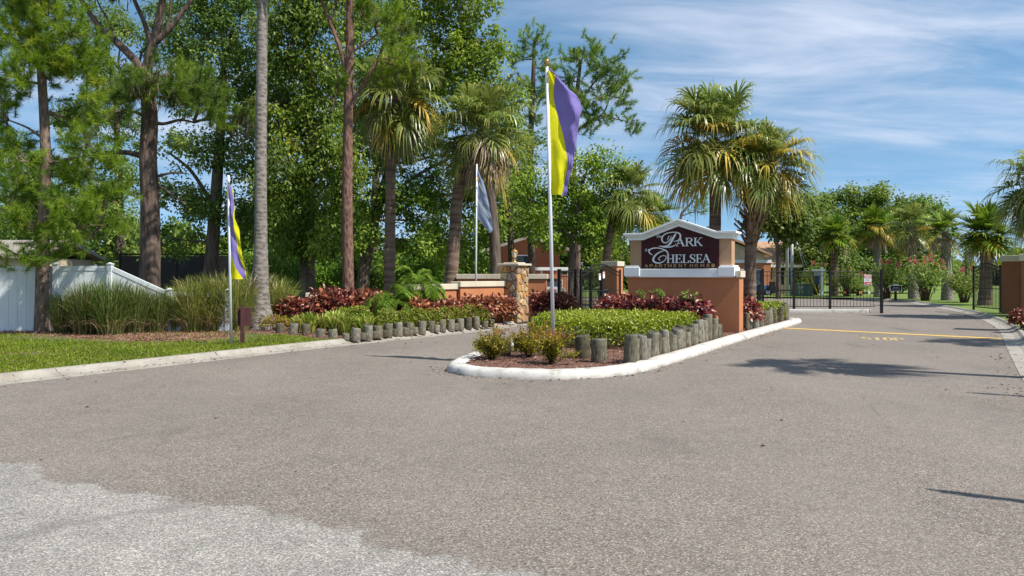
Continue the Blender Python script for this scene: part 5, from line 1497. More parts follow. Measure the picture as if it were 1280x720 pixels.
def pine(label, bpx, Y, trunk, limbs, blobs, seed, mat='needle', bark_='pine_bark', dens=1.0, L=0.26, w=0.017, per=46, tufts=5, group=None, cs=0.22, moss=0.0):
    rng = np.random.default_rng(seed); rr = random.Random(seed)
    base = Vector(((bpx - 640) / FPX * Y, Y, 0.0))
    root = thing('pine_tree', label, 'tree', base, 0, group)
    mb = MB(); tp = px_path(trunk, Y, base); tube_path(mb, tp, 12)
    nodes = [Vector(p[:3]) for p in lerp_path(tp, 6)]; nodes = nodes[len(nodes) // 4:]
    lm = []
    for lb in limbs:
        q = px_path(lb, Y, base); tube_path(mb, q, 7); lm += [Vector(p[:3]) for p in lerp_path(q, 4)]
    T = []; A = []; K = []
    Ms = []
    for bl in blobs:
        c = P(bl[0], bl[1], Y + (bl[4] if len(bl) > 4 else 0)) - base
        rx, rz = bl[2] * Y / FPX, bl[3] * Y / FPX; ry = max(rx, rz)
        nc = max(3, int(dens * 2.0 * bl[2] * bl[3] / 260.0 * (Y / 21) ** 0.8 + 0.5))
        cand = [n_ for n_ in nodes if n_.z < c.z + 0.2] + lm
        a = min(cand or nodes, key=lambda n_: (n_ - c).length)
        ln = wobble(a, c, rr, 4, 0.06)
        mb.tube(ln, [0.05, 0.042, 0.034, 0.026, 0.016], 5, cap=False)
        for _ in range(nc):
            d_ = Vector(rng.normal(0, 1, 3)); d_.normalize(); s = rr.uniform(0.2, 1.0) ** 0.5
            p = c + Vector((d_.x * rx * s, d_.y * ry * s, d_.z * rz * s))
            st = ln[rr.choice((1, 2, 3, 4))]
            mb.tube(wobble(st, p, rr, 3, 0.08), [0.02, 0.016, 0.012, 0.007], 3, cap=False)
            ax = (p - st); ax.normalize(); ax = (ax + Vector((0, 0, 0.8))).normalized()
            k = rr.uniform(0, 1)
            for _t in range(max(1, int(tufts * rr.uniform(0.6, 1.4)))):
                T.append(p + Vector(rng.normal(0, cs, 3)) * 1.0 + ax * rr.uniform(-0.1, 0.2)); A.append((ax + Vector(rng.normal(0, 0.45, 3))).normalized()); K.append(k)
            if rr.random() < moss: Ms.append(p)
    mb.build('trunk', M[bark_], root)
    V, F, n = needle_geo(np.array(T), np.array(A), rng, per, L, w)
    tint = np.clip(np.repeat(np.array(K) * 0.5 + rng.uniform(0, 0.35, len(T)), per) + rng.uniform(-0.05, 0.2, n), 0, 1)
    child('needles', np_mesh('needles', V, F, M[mat], np.repeat(tint, 3)), root)
    if Ms:
        pts = np.array(Ms); k = 26; n = len(pts) * k
        p = np.repeat(pts, k, 0) + rng.normal(0, 0.22, (n, 3)); D = rng.normal(0, 0.12, (n, 3)) + np.array([0, 0, -1.0])
        V, F, m_ = leaf_geo(p, D, rng.normal(0, 1, (n, 3)), rng.uniform(0.2, 0.6, n), rng.uniform(0.02, 0.04, n), 0.2)
        props(child('hanging_moss', np_mesh('hanging_moss', V, F, M['moss'], np.repeat(rng.uniform(0, 1, n), m_)), root), kind='stuff')
    return root

# palms: fronds are parts that share a few meshes
def frond_mesh(name, elev, petiole, blade, n, droop, mat, seed, stiff=0.0, wid=0.05, span=150):
    rng = np.random.default_rng(seed)
    e = R(elev); d = np.array([math.cos(e), 0, math.sin(e)])
    pts = [np.zeros(3)]; k = 8
    for i in range(k):
        d = d + np.array([0, 0, -0.05 * droop * (1.2 - abs(math.sin(e)) * 0.6)]); d /= np.linalg.norm(d)
        pts.append(pts[-1] + d * petiole / k)
    pts = np.array(pts); side = np.array([0, 1.0, 0])
    Wp = np.interp(np.linspace(0, 1, k + 1), [0, 0.3, 1], [0.06, 0.035, 0.022])
    # petiole as a V-shaped strip (two faces deep)
    upv = np.cross(d, side); upv /= np.linalg.norm(upv)
    Vp = np.concatenate([pts + side * Wp[:, None] * 0.5, pts - np.array([0, 0, 1]) * Wp[:, None] * 0.5, pts - side * Wp[:, None] * 0.5], 0)
    m_ = k + 1; Fp = []
    for i in range(k):
        Fp += [[i, i + 1, m_ + i + 1, m_ + i], [m_ + i, m_ + i + 1, 2 * m_ + i + 1, 2 * m_ + i], [2 * m_ + i, 2 * m_ + i + 1, i + 1, i]]
    # costa continues into the blade, curving down
    costa = [pts[-1]]; dd = d.copy(); kk = 6; fw = [dd.copy()]
    for i in range(kk):
        dd = dd + np.array([0, 0, -0.10 * droop]); dd /= np.linalg.norm(dd)
        costa.append(costa[-1] + dd * blade * 0.42 / kk); fw.append(dd.copy())
    costa = np.array(costa); fw = np.array(fw)
    t = np.linspace(-1, 1, n) + rng.normal(0, 0.4 / n, n)
    ang = R(span) * np.sign(t) * np.abs(t) ** 0.9
    pos_on = np.clip(1 - np.abs(t) * 1.15, 0, 1) * kk
    i0 = np.minimum(pos_on.astype(int), kk - 1); fr_ = (pos_on - i0)[:, None]
    B = costa[i0] * (1 - fr_) + costa[i0 + 1] * fr_
    f = unit(fw[i0]); up = unit(np.cross(f, np.repeat(side[None], n, 0)))
    if up[0, 2] < 0: up = -up
    D = f * np.cos(ang)[:, None] + side[None] * np.sin(ang)[:, None] + up * (0.30 * np.abs(np.sin(ang)) + 0.06)[:, None] + rng.normal(0, 0.05, (n, 3))
    D = unit(D)
    L = blade * (0.60 + 0.25 * np.cos(ang * 0.6)) * rng.uniform(0.86, 1.08, n)
    s = np.array([0, 0.28, 0.55, 0.78, 1.0])
    drp = droop * (1 - stiff) * rng.uniform(0.6, 1.25, n)
    Pn = B[:, None, :] + D[:, None, :] * (L[:, None] * s[None])[..., None]
    fall = (np.clip(s - 0.34, 0, 1) / 0.66) ** 1.9
    Pn[..., 2] -= (drp[:, None] * L[:, None] * 0.62) * fall[None]
    # leaf tips that fall pull back inwards
    back = (drp[:, None] * L[:, None] * 0.30 * fall[None])[..., None] * D[:, None, :]
    Pn -= back * np.array([1, 1, 0.3])
    S = unit(np.cross(D, up))
    Wd = wid * rng.uniform(0.8, 1.15, n)[:, None] * np.array([0.55, 1.0, 0.85, 0.5, 0.05])[None]
    V, F, per = strips(Pn, Wd, S)
    rnd = np.clip(np.repeat(rng.uniform(0.1, 0.8, n), per) + np.tile(np.repeat(np.array([0, 0, .05, .12, .25]), 2), n), 0, 1)
    V2 = np.concatenate([Vp, V]); F2 = np.concatenate([np.array(Fp), F + len(Vp)])
    mi = np.concatenate([np.full(len(Fp), 1), np.zeros(len(F), int)])
    return np_mesh(name, V2, F2, [mat, M['petiole'] if 'dead' not in mat.name else mat], np.concatenate([np.full(len(Vp), .5), rnd]), mi=mi)
FR = {}
def frond(kind, elev, var):
    e = int(round(elev / 15.0) * 15); key = (kind, e, var)
    if key not in FR:
        sd = abs(hash((kind == 'sabal', e, var))) % 9999 if False else (e + 200) * 7 + var * 31 + len(kind) * 101
        if kind == 'sabal': FR[key] = frond_mesh('frond', e, 0.85, 1.20, 40, 0.80, M['frond'], sd, 0.0, 0.062)
        elif kind == 'yellow': FR[key] = frond_mesh('frond', e, 0.85, 1.15, 36, 0.8, M['frond_yellow'], sd, 0.0, 0.058)
        elif kind == 'dead': FR[key] = frond_mesh('frond', e, 0.80, 1.0, 30, 0.95, M['frond_dead'], sd, -0.1, 0.055)
        elif kind == 'fan': FR[key] = frond_mesh('frond', e, 0.55, 1.30, 40, 0.45, M['fan_green'], sd, 0.2, 0.085, 125)
        elif kind == 'fan_yellow': FR[key] = frond_mesh('frond', e, 0.55, 1.20, 36, 0.65, M['frond_yellow'], sd, 0.1, 0.078, 125)
    return FR[key]
def palm(label, base, trunk, n, kinds, scale, seed, bark_='palm_bark', boots=0, group=None, emin=-55, emax=82):
    """trunk: local (x,y,z,r) points; kinds: list of (kind, from elevation)."""
    rr = random.Random(seed)
    root = thing('palm_tree', label, 'palm tree', base, 0, group)
    mb = MB(); c = lerp_path(trunk, 7)
    rings = [(max(p[3], 0.02) * (1 + 0.035 * (i % 2) + rr.gauss(0, 0.012))) for i, p in enumerate(c)]
    mb.tube([p[:3] for p in c], rings, 14); mb.build('trunk', M[bark_], root)
    top = Vector(trunk[-1][:3])
    for i in range(n):
        u = (i + 0.5) / n
        el = emax - (emax - emin) * u ** 0.9 + rr.gauss(0, 6)
        kind = kinds[0][0]
        for kd, e_from, pr_ in kinds:
            if el <= e_from and rr.random() < pr_: kind = kd
        az = i * 2.39996 + rr.gauss(0, 0.2)
        s = scale * rr.uniform(0.85, 1.12) * (0.85 if el > 65 else 1.0) * (0.9 if kind == 'dead' else 1)
        child('frond', frond(kind, el, rr.randrange(2)), root, top + Vector((0, 0, 0.12 - 0.45 * u * scale)), (rr.gauss(0, 0.10), 0, az), (s, s, s))
    if boots:
        v = [(-0.07, 0, 0), (0.07, 0, 0), (0.05, 0.03, 0.0), (-0.05, 0.03, 0), (-0.045, -0.12, 0.22), (0.045, -0.12, 0.22), (0.035, -0.09, 0.23), (-0.035, -0.09, 0.23), (-0.02, -0.21, 0.40), (0.025, -0.22, 0.37), (0.02, -0.19, 0.37), (-0.018, -0.185, 0.40)]
        f = [(0, 1, 5, 4), (1, 2, 6, 5), (2, 3, 7, 6), (3, 0, 4, 7), (4, 5, 9, 8), (5, 6, 10, 9), (6, 7, 11, 10), (7, 4, 8, 11), (8, 9, 10, 11)]
        bm = MB().add(v, f).mesh('frond_stub', M['boot'])
        L = sum((Vector(c[i + 1][:3]) - Vector(c[i][:3])).length for i in range(len(c) - 1))
        for i in range(boots):
            t = 1 - 0.02 - 0.46 * i / boots; q = c[min(int(t * (len(c) - 1)), len(c) - 1)]
            az = i * 2.39996 + rr.gauss(0, 0.2)
            child('frond_stub', bm, root, (q[0] + math.sin(az) * q[3] * 0.9, q[1] - math.cos(az) * q[3] * 0.9, q[2] + rr.gauss(0, 0.03)), (rr.gauss(0.1, 0.15), 0, az), (1.25,) * 3 if rr.random() < .6 else (1.0,) * 3)
    return root
def palm_px(label, bpx, Y, tr, *a, **k):
    base = Vector(((bpx - 640) / FPX * Y, Y, 0.0))
    return palm(label, base, px_path(tr, Y, base), *a, **k)

# left foreground trees
pine('young long-needled pine with slender trunk before the white fence', 52, 20.4,
     [(52, 420, 0.24), (52, 405, 0.18), (54, 300, 0.155), (57, 200, 0.13), (53, 110, 0.11), (46, 30, 0.09), (44, -60, 0.05)],
     [[(56, 205, .05), (80, 200, .035), (105, 195, .02)], [(55, 290, .05), (20, 270, .04), (0, 262, .03), (-20, 258, .02)], [(55, 300, .045), (90, 292, .03), (115, 296, .015)], [(56, 175, .04), (35, 160, .03), (10, 150, .02)], [(54, 330, .04), (20, 318, .03), (-10, 300, .02)]],
     [(60, 20, 45, 35), (95, 45, 32, 40), (20, 40, 40, 35), (105, 85, 26, 28), (70, 75, 32, 26), (25, 95, 35, 25, -1), (0, 120, 30, 30), (115, 125, 18, 20, -0.5), (90, 150, 22, 20, 0.8), (15, 165, 26, 20, 0.6), (110, 180, 26, 20, -0.8), (20, 200, 30, 22, -1), (70, 215, 26, 20, 1), (115, 225, 30, 18), (20, 240, 30, 18), (80, 255, 30, 16, -1.2), (135, 248, 26, 13, -0.4), (30, 285, 34, 14, -1), (100, 282, 34, 13, -1), (75, 310, 26, 12, -1.4), (20, 318, 30, 12, -0.6), (40, -30, 60, 35)],
     101, 'needle', 'pine_bark', 1.7, 0.21, 0.013, 120, 5, cs=0.16)
pine('big old pine with thick dark forked trunk behind the fountain grass', 187, 26.5,
     [(187, 400, 0.45), (187, 372, 0.36), (188, 300, 0.325), (187, 240, 0.305), (185, 195, 0.285), (187, 150, 0.27), (184, 105, 0.23), (181, 85, 0.20)],
     [[(183, 100, .17), (168, 75, .14), (145, 52, .12), (120, 28, .10), (95, -10, .07)], [(140, 48, .06), (138, 30, .045), (125, 8, .03), (118, -10, .02)], [(182, 92, .19), (190, 62, .17), (199, 25, .14), (206, -15, .11)], [(192, 55, .12), (212, 36, .10), (235, 6, .08), (250, -14, .06)], [(190, 60, .11), (181, 30, .08), (170, 5, .07), (160, -20, .05)],
      [(186, 150, .10), (203, 155, .06), (225, 150, .05), (242, 153, .03)], [(181, 196, .12), (160, 191, .09), (138, 191, .07), (116, 194, .03)], [(181, 146, .07), (165, 139, .05), (146, 140, .03)], [(200, 30, .05), (207, 60, .02)], [(205, 45, .05), (212, 20, .04), (214, -5, .03)], [(192, 222, .06), (215, 216, .04), (232, 217, .02)], [(193, 230, .05), (210, 240, .035), (232, 256, .02)]],
     [(190, 100, 26, 18, -1), (215, 95, 24, 16), (240, 105, 24, 18, -1), (260, 120, 22, 16), (285, 140, 24, 12, -0.5), (300, 147, 16, 7), (222, 125, 30, 14, 0.8), (270, 148, 22, 8, -1), (165, 112, 16, 14, -1), (145, 122, 18, 14), (140, 150, 16, 14, -1), (122, 160, 20, 12), (130, -40, 60, 30), (220, -50, 60, 30), (160, -60, 60, 30)],
     102, 'needle_dark', 'big_pine_bark', 2.0, 0.23, 0.015, 120, 6, cs=0.18, moss=0.3)
pine('tall slim pine with flaky reddish bark rising behind the copperleaf', 436, 25.0,
     [(436, 395, 0.21), (435, 330, 0.185), (434, 250, 0.175), (435, 150, 0.16), (437, 60, 0.13), (436, -30, 0.10)],
     [[(435, 95, .09), (424, 58, .07), (410, 22, .055), (398, -10, .04)], [(438, 130, .08), (452, 110, .06), (472, 75, .05), (484, 45, .04), (500, 20, .02)], [(438, 66, .05), (455, 55, .035), (472, 42, .02)], [(414, 30, .03), (420, 5, .025), (424, -15, .02)]],
     [(470, 18, 30, 14, -1), (492, 38, 20, 14), (505, 60, 16, 16), (468, 92, 20, 8), (447, 8, 18, 12), (432, -25, 40, 20), (490, 75, 14, 10, -0.6), (508, 90, 10, 7), (430, 100, 10, 5)],
     103, 'needle', 'red_bark', 1.6, 0.22, 0.015, 110, 5, cs=0.17, moss=0.25)
pb = Vector(((327 - 640) / FPX * 21.3, 21.3, 0.0))
palm('very tall grey palm trunk with swollen foot at the end of the left bed', pb,
     px_path([(327.5, 416, .43), (327, 406, .40), (326, 393, .32), (325.5, 372, .25), (326, 300, .18), (326, 200, .16), (327, 100, .15), (328, 0, .145), (330, -120, .15)], 21.3, pb), 34, [('fan', 90, 1), ('fan_yellow', -20, .4)], 1.05, 201, 'grey_palm')
# cabbage palms behind the wall
palm_px('cabbage palm with straight trunk and drooping crown behind the pygmy date palm', 487, 29.0,
        [(487, 385, .26), (487, 330, .21), (488, 250, .195), (489, 170, .19), (497, 120, .19)], 62, [('sabal', 90, 1), ('yellow', -5, .35), ('dead', -18, .6)], 1.12, 202, emin=-68)
palm_px('leaning cabbage palm with shaggy dead fronds behind the orange wall', 563, 28.0,
        [(561, 380, .29), (563, 355, .25), (568, 300, .225), (574, 230, .21), (590, 190, .20), (603, 165, .20)], 62, [('sabal', 90, 1), ('yellow', -15, .4), ('dead', 0, .6)], 1.05, 203, emin=-72)
# palms at the sign
palm_px('tall cabbage palm with full green crown standing behind the entrance sign', 893, 24.0,
        [(893, 415, .20), (893, 330, .185), (894, 270, .18), (894, 225, .18), (893, 173, .17)], 60, [('sabal', 90, 1), ('yellow', 28, .5), ('yellow', -10, .6), ('dead', -38, .2)], 1.05, 204, emin=-46)
palm_px('shorter cabbage palm with shaggy stubs under its yellowing crown right of the sign', 938, 23.2,
        [(937, 425, .22), (937, 380, .185), (938, 330, .175), (940, 290, .18), (946, 250, .19), (962, 206, .19)], 54, [('sabal', 90, 1), ('yellow', 50, .55), ('dead', -28, .35)], 0.80, 205, boots=70, emin=-34)
palm_px('leaning palm behind the left gate pillar', 757, 38.0,
        [(756, 380, .22), (758, 325, .20), (764, 285, .19), (774, 260, .19), (790, 240, .19)], 40, [('sabal', 90, 1), ('yellow', 0, .3), ('dead', -40, .4)], 1.0, 206)
palm_px('bright fan palm crown showing just left of the sign gable', 818, 46.0,
        [(815, 372, .22), (816, 320, .2), (817, 268, .19)], 34, [('fan', 90, 1), ('fan_yellow', 20, .4)], 0.95, 207)
# palms beyond the right gate
FP = [(1043, 58, [(1043, 374, .32), (1043, 350, .28), (1043, 318, .26), (1043, 292, .26)], 0.95, 34, 'fan palm behind the long gate beside the guy wires'),
      (1098, 54, [(1099, 374, .34), (1098, 350, .27), (1096, 315, .24), (1095, 284, .24)], 0.98, 34, 'fan palm with brown skirt directly above the end post of the long gate'),
      (1141, 50, [(1142, 377, .34), (1141, 350, .30), (1140, 315, .30), (1139, 284, .30)], 0.98, 36, 'shaggy palm with drooping pale skirt left of the pink oleander'),
      (1184, 47, [(1184, 378, .36), (1184, 350, .30), (1183, 320, .25), (1182, 288, .2)], 0.9, 20, 'smooth trunked young fan palm with upright crown between two oleanders'),
      (1232, 39, [(1231, 385, .36), (1232, 360, .29), (1233, 330, .27), (1232, 292, .30)], 1.0, 46, 'dark trunked fan palm behind the open right gate leaf')]
for i, (bx, Y, tr, s, n, lb) in enumerate(FP):
    kd = [('fan', 90, 1), ('fan_yellow', 15, .45), ('dead', -25, .75)] if i != 2 else [('sabal', 90, 1), ('yellow', 30, .4), ('dead', -5, .6)]
    palm_px(lb, bx, Y, tr, n, kd, s, 210 + i, 'grey_palm' if i in (3, 1, 2) else 'palm_bark', group='palms along the drive beyond the gate', emin=-52)
palm('feathery palm leaning in from the right edge over the brown wall', Vector((19.75, 28.0, 0.0)), [(0, 0, -0.1, .3), (0, 0, 2.5, .2), (-0.1, 0, 5.0, .18)], 54, [('sabal', 90, 1), ('yellow', -10, .2)], 1.0, 220)
# palms just outside the right edge: only their shadows reach the picture
for i, (x, y, H, lb) in enumerate(((9.95, 10.9, 7.0, 'palm on the near right verge whose shadow crosses the drive'), (16.0, 15.7, 7.0, 'palm on the right verge before the brown wall'))):
    palm(lb, Vector((x, y, 0)), [(0, 0, -0.1, .22), (0, 0, 3, .14), (0.05, 0, H, .13)], 26, [('sabal', 90, 1)], 0.72, 230 + i)

# broadleaf trees on the left
BL = [
 ('spreading broadleaf tree with dull green crown behind the big forked pine', 268, 36, [(262, 380, .4), (265, 320, .32), (270, 250, .28), (275, 170, .22), (280, 80, .15)], [[(268, 260, .12), (240, 215, .08), (210, 190, .05)], [(272, 200, .1), (300, 150, .07), (320, 100, .04)]],
  [(245, 40, 45, 40), (300, 30, 50, 45), (280, 100, 55, 40), (330, 110, 45, 45), (235, 110, 30, 35, 2), (250, 190, 45, 30), (310, 190, 45, 40), (225, 250, 40, 26), (280, 265, 50, 26), (335, 270, 40, 30), (215, 300, 40, 18), (270, -30, 70, 40)], 301, 'blue_leaf', .0),
 ('large drooping broadleaf tree with weeping foliage between the two slim trunks', 385, 33, [(384, 385, .42), (384, 330, .34), (386, 250, .28), (388, 160, .22), (385, 60, .14)], [[(386, 240, .12), (360, 180, .08), (345, 140, .05)], [(387, 200, .1), (410, 150, .07), (425, 100, .04)]],
  [(360, 50, 40, 45), (400, 20, 45, 35), (405, 90, 40, 40), (355, 130, 38, 45), (395, 160, 40, 40), (350, 210, 36, 45, -1), (395, 230, 42, 40, -1), (425, 200, 26, 40), (355, 285, 32, 26, -1), (400, 295, 38, 22, -1), (385, -30, 60, 40)], 302, 'oak_leaf', .9),
 ('broadleaf tree with dark crown behind the two cabbage palms', 530, 37, [(452, 380, .35), (458, 320, .28), (475, 250, .24), (500, 170, .2), (520, 80, .12)], [[(470, 260, .1), (520, 220, .08), (560, 200, .05)]],
  [(470, 170, 40, 35), (520, 190, 50, 40), (460, 240, 40, 34), (515, 255, 45, 34), (560, 230, 40, 34), (470, 300, 45, 20), (540, 305, 50, 22), (600, 250, 40, 35), (540, 120, 45, 45), (450, 110, 35, 45)], 303, 'oak_leaf', .3),
 ('tall bright leaved tree rising above the cabbage palm crowns', 585, 35, [(620, 380, .3), (618, 300, .26), (608, 200, .2), (590, 100, .15), (575, 20, .1)], [[(600, 150, .08), (625, 110, .05), (645, 90, .03)], [(592, 110, .08), (550, 60, .05), (530, 30, .03)]],
  [(520, 20, 45, 35), (560, 60, 40, 38), (570, 5, 50, 30), (600, 50, 34, 34), (605, 100, 32, 32), (635, 115, 20, 26), (540, 95, 30, 25), (620, 150, 26, 26), (630, 185, 20, 20), (545, -35, 60, 30)], 304, 'light_leaf', .2),
 ('leafy maple with fresh green foliage beside the centre banner', 714, 38, [(714, 388, .18), (714, 340, .165), (716, 300, .15), (722, 260, .14), (730, 220, .08)], [[(716, 300, .08), (690, 270, .05), (670, 255, .03)], [(718, 290, .07), (745, 265, .05), (765, 245, .03)]],
  [(700, 225, 26, 24), (735, 200, 26, 20), (720, 250, 34, 24), (680, 262, 30, 20), (755, 235, 26, 24), (700, 290, 36, 22), (745, 280, 30, 24), (660, 235, 20, 24), (775, 265, 22, 20), (765, 205, 18, 14)], 305, 'light_leaf', .2),
 ('dark leafy tree behind the stone pillar', 640, 42, [(642, 380, .22), (640, 330, .2), (636, 270, .16), (632, 220, .1)], [], [(625, 250, 30, 26), (650, 215, 26, 26), (645, 270, 30, 18), (600, 290, 24, 22), (675, 275, 24, 18), (600, 215, 24, 30), (665, 180, 18, 24)], 306, 'oak_leaf', .2),
 ('wide tree filling the gap behind the young pine', 40, 44, [(60, 375, .4), (55, 300, .3), (50, 220, .22)], [], [(0, 210, 50, 40), (60, 230, 50, 40), (110, 250, 40, 34), (20, 280, 50, 26), (85, 290, 45, 20), (150, 270, 34, 26), (-50, 260, 50, 40), (140, 210, 26, 24)], 307, 'blue_leaf', .2),
 ('hazy broadleaf tree filling the sky behind the fork of the big pine', 150, 46, [(152, 375, .35), (150, 300, .28), (148, 220, .22), (145, 120, .14)], [], [(120, 20, 45, 30), (165, 40, 40, 30), (95, 75, 36, 26), (150, 95, 40, 28), (215, 20, 36, 26), (215, 70, 26, 22), (130, 150, 36, 26), (165, 170, 30, 24), (85, 135, 30, 24), (115, 195, 36, 22), (160, 225, 30, 18)], 309, 'blue_leaf', .2),
 ('broad tree glimpsed high between the reddish pine and the cabbage palms', 470, 44, [(465, 375, .3), (468, 300, .25), (470, 200, .2), (468, 100, .12)], [], [(460, 30, 36, 30), (440, 70, 32, 28), (480, 90, 36, 28), (500, 20, 34, 28), (640, 205, 24, 22), (440, 160, 30, 26), (410, 130, 24, 30), (560, 280, 36, 22), (610, 300, 26, 14)], 310, 'oak_leaf', .2),
 ('light green tree far behind the gate pillar', 790, 55, [(790, 370, .25), (790, 320, .2), (788, 280, .12)], [], [(775, 300, 24, 20), (800, 320, 26, 18), (760, 325, 22, 16), (825, 335, 20, 16), (745, 340, 18, 14), (785, 345, 22, 12)], 308, 'light_leaf', .1),
]
for (lb, bx, Y, tr, lm, bl, sd, mt, dr) in BL:
    broadleaf(lb, bx, Y, tr, lm, bl, sd, mt, 58, 86, 0.20, 0.115, dr, 'trees behind the left bed')
# understory bushes closing the view under the crowns
us = random.Random(5)
for i, (bx, Y, w, h, mt) in enumerate(((215, 42, 40, 30, 'oak_leaf'), (300, 44, 40, 34, 'oak_leaf'), (350, 40, 36, 40, 'oak_leaf'), (408, 46, 30, 36, 'light_leaf'), (455, 41, 36, 34, 'oak_leaf'), (530, 40, 40, 40, 'oak_leaf'), (585, 43, 30, 30, 'light_leaf'), (160, 46, 40, 34, 'blue_leaf'))):
    broadleaf(['dark understory bush left of the tall grey palm', 'dark understory bush under the drooping tree', 'dense understory bush behind the fountain grass end', 'light bush glimpsed between the trunks', 'dark bush left of the date palm', 'broad dark bush behind the orange wall', 'small light bush behind the blue flag', 'dull bush by the pool enclosure'][i], bx, Y, [(bx, 378, .08), (bx, 350, .06), (bx, 340, .04)], [],
              [(bx - w * .5, 350, w * .65, h * .6), (bx + w * .5, 348, w * .65, h * .65), (bx, 330, w * .75, h * .6)], 320 + i, mt, 80, 110, 0.19, 0.11, 0.1, 'bushes under the left trees', 'bush', cat='bush')
# pines and trees against the sky in the middle
pine('tall bare stemmed pine directly behind the centre banner', 664, 45, [(664, 385, .24), (664, 300, .21), (663, 200, .17), (666, 110, .13), (668, 50, .08)], [],
     [(668, 55, 20, 14), (655, 75, 16, 12), (678, 85, 16, 14), (655, 110, 18, 12), (675, 120, 14, 12), (668, 145, 16, 10)], 110, 'needle_dark', 'big_pine_bark', 2.0, 0.30, 0.024, 80, 5, cs=0.28)
pine('spreading pine with open crown against the sky right of the centre banner', 716, 42, [(722, 385, .25), (720, 300, .22), (716, 220, .19), (718, 150, .16), (722, 110, .12), (726, 75, .07)],
     [[(717, 165, .08), (738, 152, .06), (755, 140, .05), (762, 120, .03)], [(750, 145, .04), (775, 150, .03), (797, 156, .015)], [(719, 135, .07), (745, 100, .05), (760, 85, .03)]],
     [(738, 65, 18, 9), (716, 72, 14, 10), (758, 82, 18, 10), (740, 95, 18, 9), (772, 102, 16, 9), (715, 100, 12, 12), (755, 118, 18, 9), (730, 130, 16, 9), (782, 125, 12, 6), (765, 148, 16, 6), (790, 155, 14, 6), (728, 158, 16, 7), (745, 142, 10, 6)], 111, 'needle_dark', 'big_pine_bark', 2.4, 0.30, 0.026, 80, 5, cs=0.28)
pine('small distant pine with bent stem left of the tall sign palm', 851, 80, [(851, 375, .22), (851, 300, .18), (851, 272, .15), (856, 262, .12), (866, 252, .08)], [[(852, 270, .07), (868, 265, .05), (884, 268, .03)]],
     [(872, 242, 9, 6), (864, 250, 8, 5), (880, 252, 8, 5), (874, 262, 8, 4)], 112, 'needle', 'big_pine_bark', 1.6, 0.5, 0.05, 30, 4, cs=0.35)
# oaks behind the right gate
RB = [
 ('small leafy oak with visible stem behind the utility pole', 973, 53, [(973, 375, .2), (973, 340, .17), (972, 310, .14), (968, 285, .08)], [(965, 272, 24, 16), (985, 285, 20, 14), (975, 258, 20, 13), (995, 275, 16, 16), (950, 272, 12, 10)], 'blue_leaf'),
 ('big rounded oak forming the crest of the tree line behind the long gate', 1070, 74, [(1070, 372, .5), (1070, 330, .4), (1068, 290, .25)], [(1040, 258, 34, 18), (1075, 246, 36, 14), (1105, 258, 34, 18), (1060, 285, 44, 22), (1110, 290, 40, 22), (1030, 300, 40, 22), (1085, 320, 44, 18), (1130, 270, 30, 16), (1040, 335, 44, 14)], 'far_leaf'),
 ('dark oak left of the fan palms behind the long gate', 1020, 66, [(1018, 372, .4), (1018, 335, .3), (1015, 300, .2)], [(1005, 275, 28, 20), (1030, 290, 28, 24), (1010, 315, 32, 22), (1045, 325, 34, 18), (1000, 320, 18, 14), (1000, 250, 20, 12)], 'blue_leaf'),
 ('oak behind the shaggy palm at the right end of the tree line', 1145, 70, [(1145, 372, .4), (1145, 335, .3), (1142, 300, .2)], [(1150, 262, 26, 14), (1130, 285, 30, 20), (1165, 285, 22, 18), (1145, 315, 34, 20), (1110, 330, 34, 16), (1170, 325, 22, 18), (1135, 345, 40, 14)], 'far_leaf'),
]
for i, (lb, bx, Y, tr, bl, mt) in enumerate(RB):
    broadleaf(lb, bx, Y, tr, [], bl, 340 + i, mt, 170, 85, 0.32, 0.2, 0.1, 'oaks behind the right gate', cs=0.75)
for i, (bx, top, Y, lb) in enumerate(((1208, 308, 90, 'thin distant pine between the two right palms'), (1262, 318, 95, 'thin distant pine over the brown wall'))):
    pine(lb, bx, Y, [(bx, 362, .22), (bx, 340, .2), (bx - 1, top, .1)], [], [(bx, top, 7, 5), (bx + 4, top + 8, 7, 5), (bx - 4, top + 14, 6, 5), (bx + 2, top + 22, 5, 4)], 120 + i, 'needle_dark', 'big_pine_bark', 1.5, 0.5, 0.05, 26, 4, cs=0.35)

# a distant wood closes the horizon
def wood(name, x0, x1, Y, zt, n, seed, mat, L):
    rng = np.random.default_rng(seed)
    x = rng.uniform(x0, x1, n); hh = zt * (0.62 + 0.24 * np.sin(x * 0.21 + seed) + 0.14 * np.sin(x * 0.63 + 2 * seed) + 0.1 * np.sin(x * 1.7))
    z = hh * rng.uniform(0, 1, n) ** 0.7; y = Y + rng.uniform(-3, 3, n) + (z / zt) * 1.0 + 2 * np.sin(x * 0.5)
    pos = np.stack([x, y, z], 1) + rng.normal(0, 0.3, (n, 3))
    V, F, m_ = leaf_geo(pos, rng.normal(0, 1, (n, 3)), rng.normal(0, 0.7, (n, 3)) + np.array([0, -0.2, 0.8]), L * rng.uniform(0.6, 1.3, n), L * 0.6, 0.2)
    props(child(name, np_mesh(name, V, F, M[mat], np.repeat(rng.uniform(0, 1, n), m_)), None), kind='stuff')
wood('distant_wood', -130, 26, 92, 13.0, 110000, 51, 'far_leaf', 0.75)
wood('distant_wood', 26, 150, 130, 6.0, 50000, 52, 'far_leaf', 0.8)

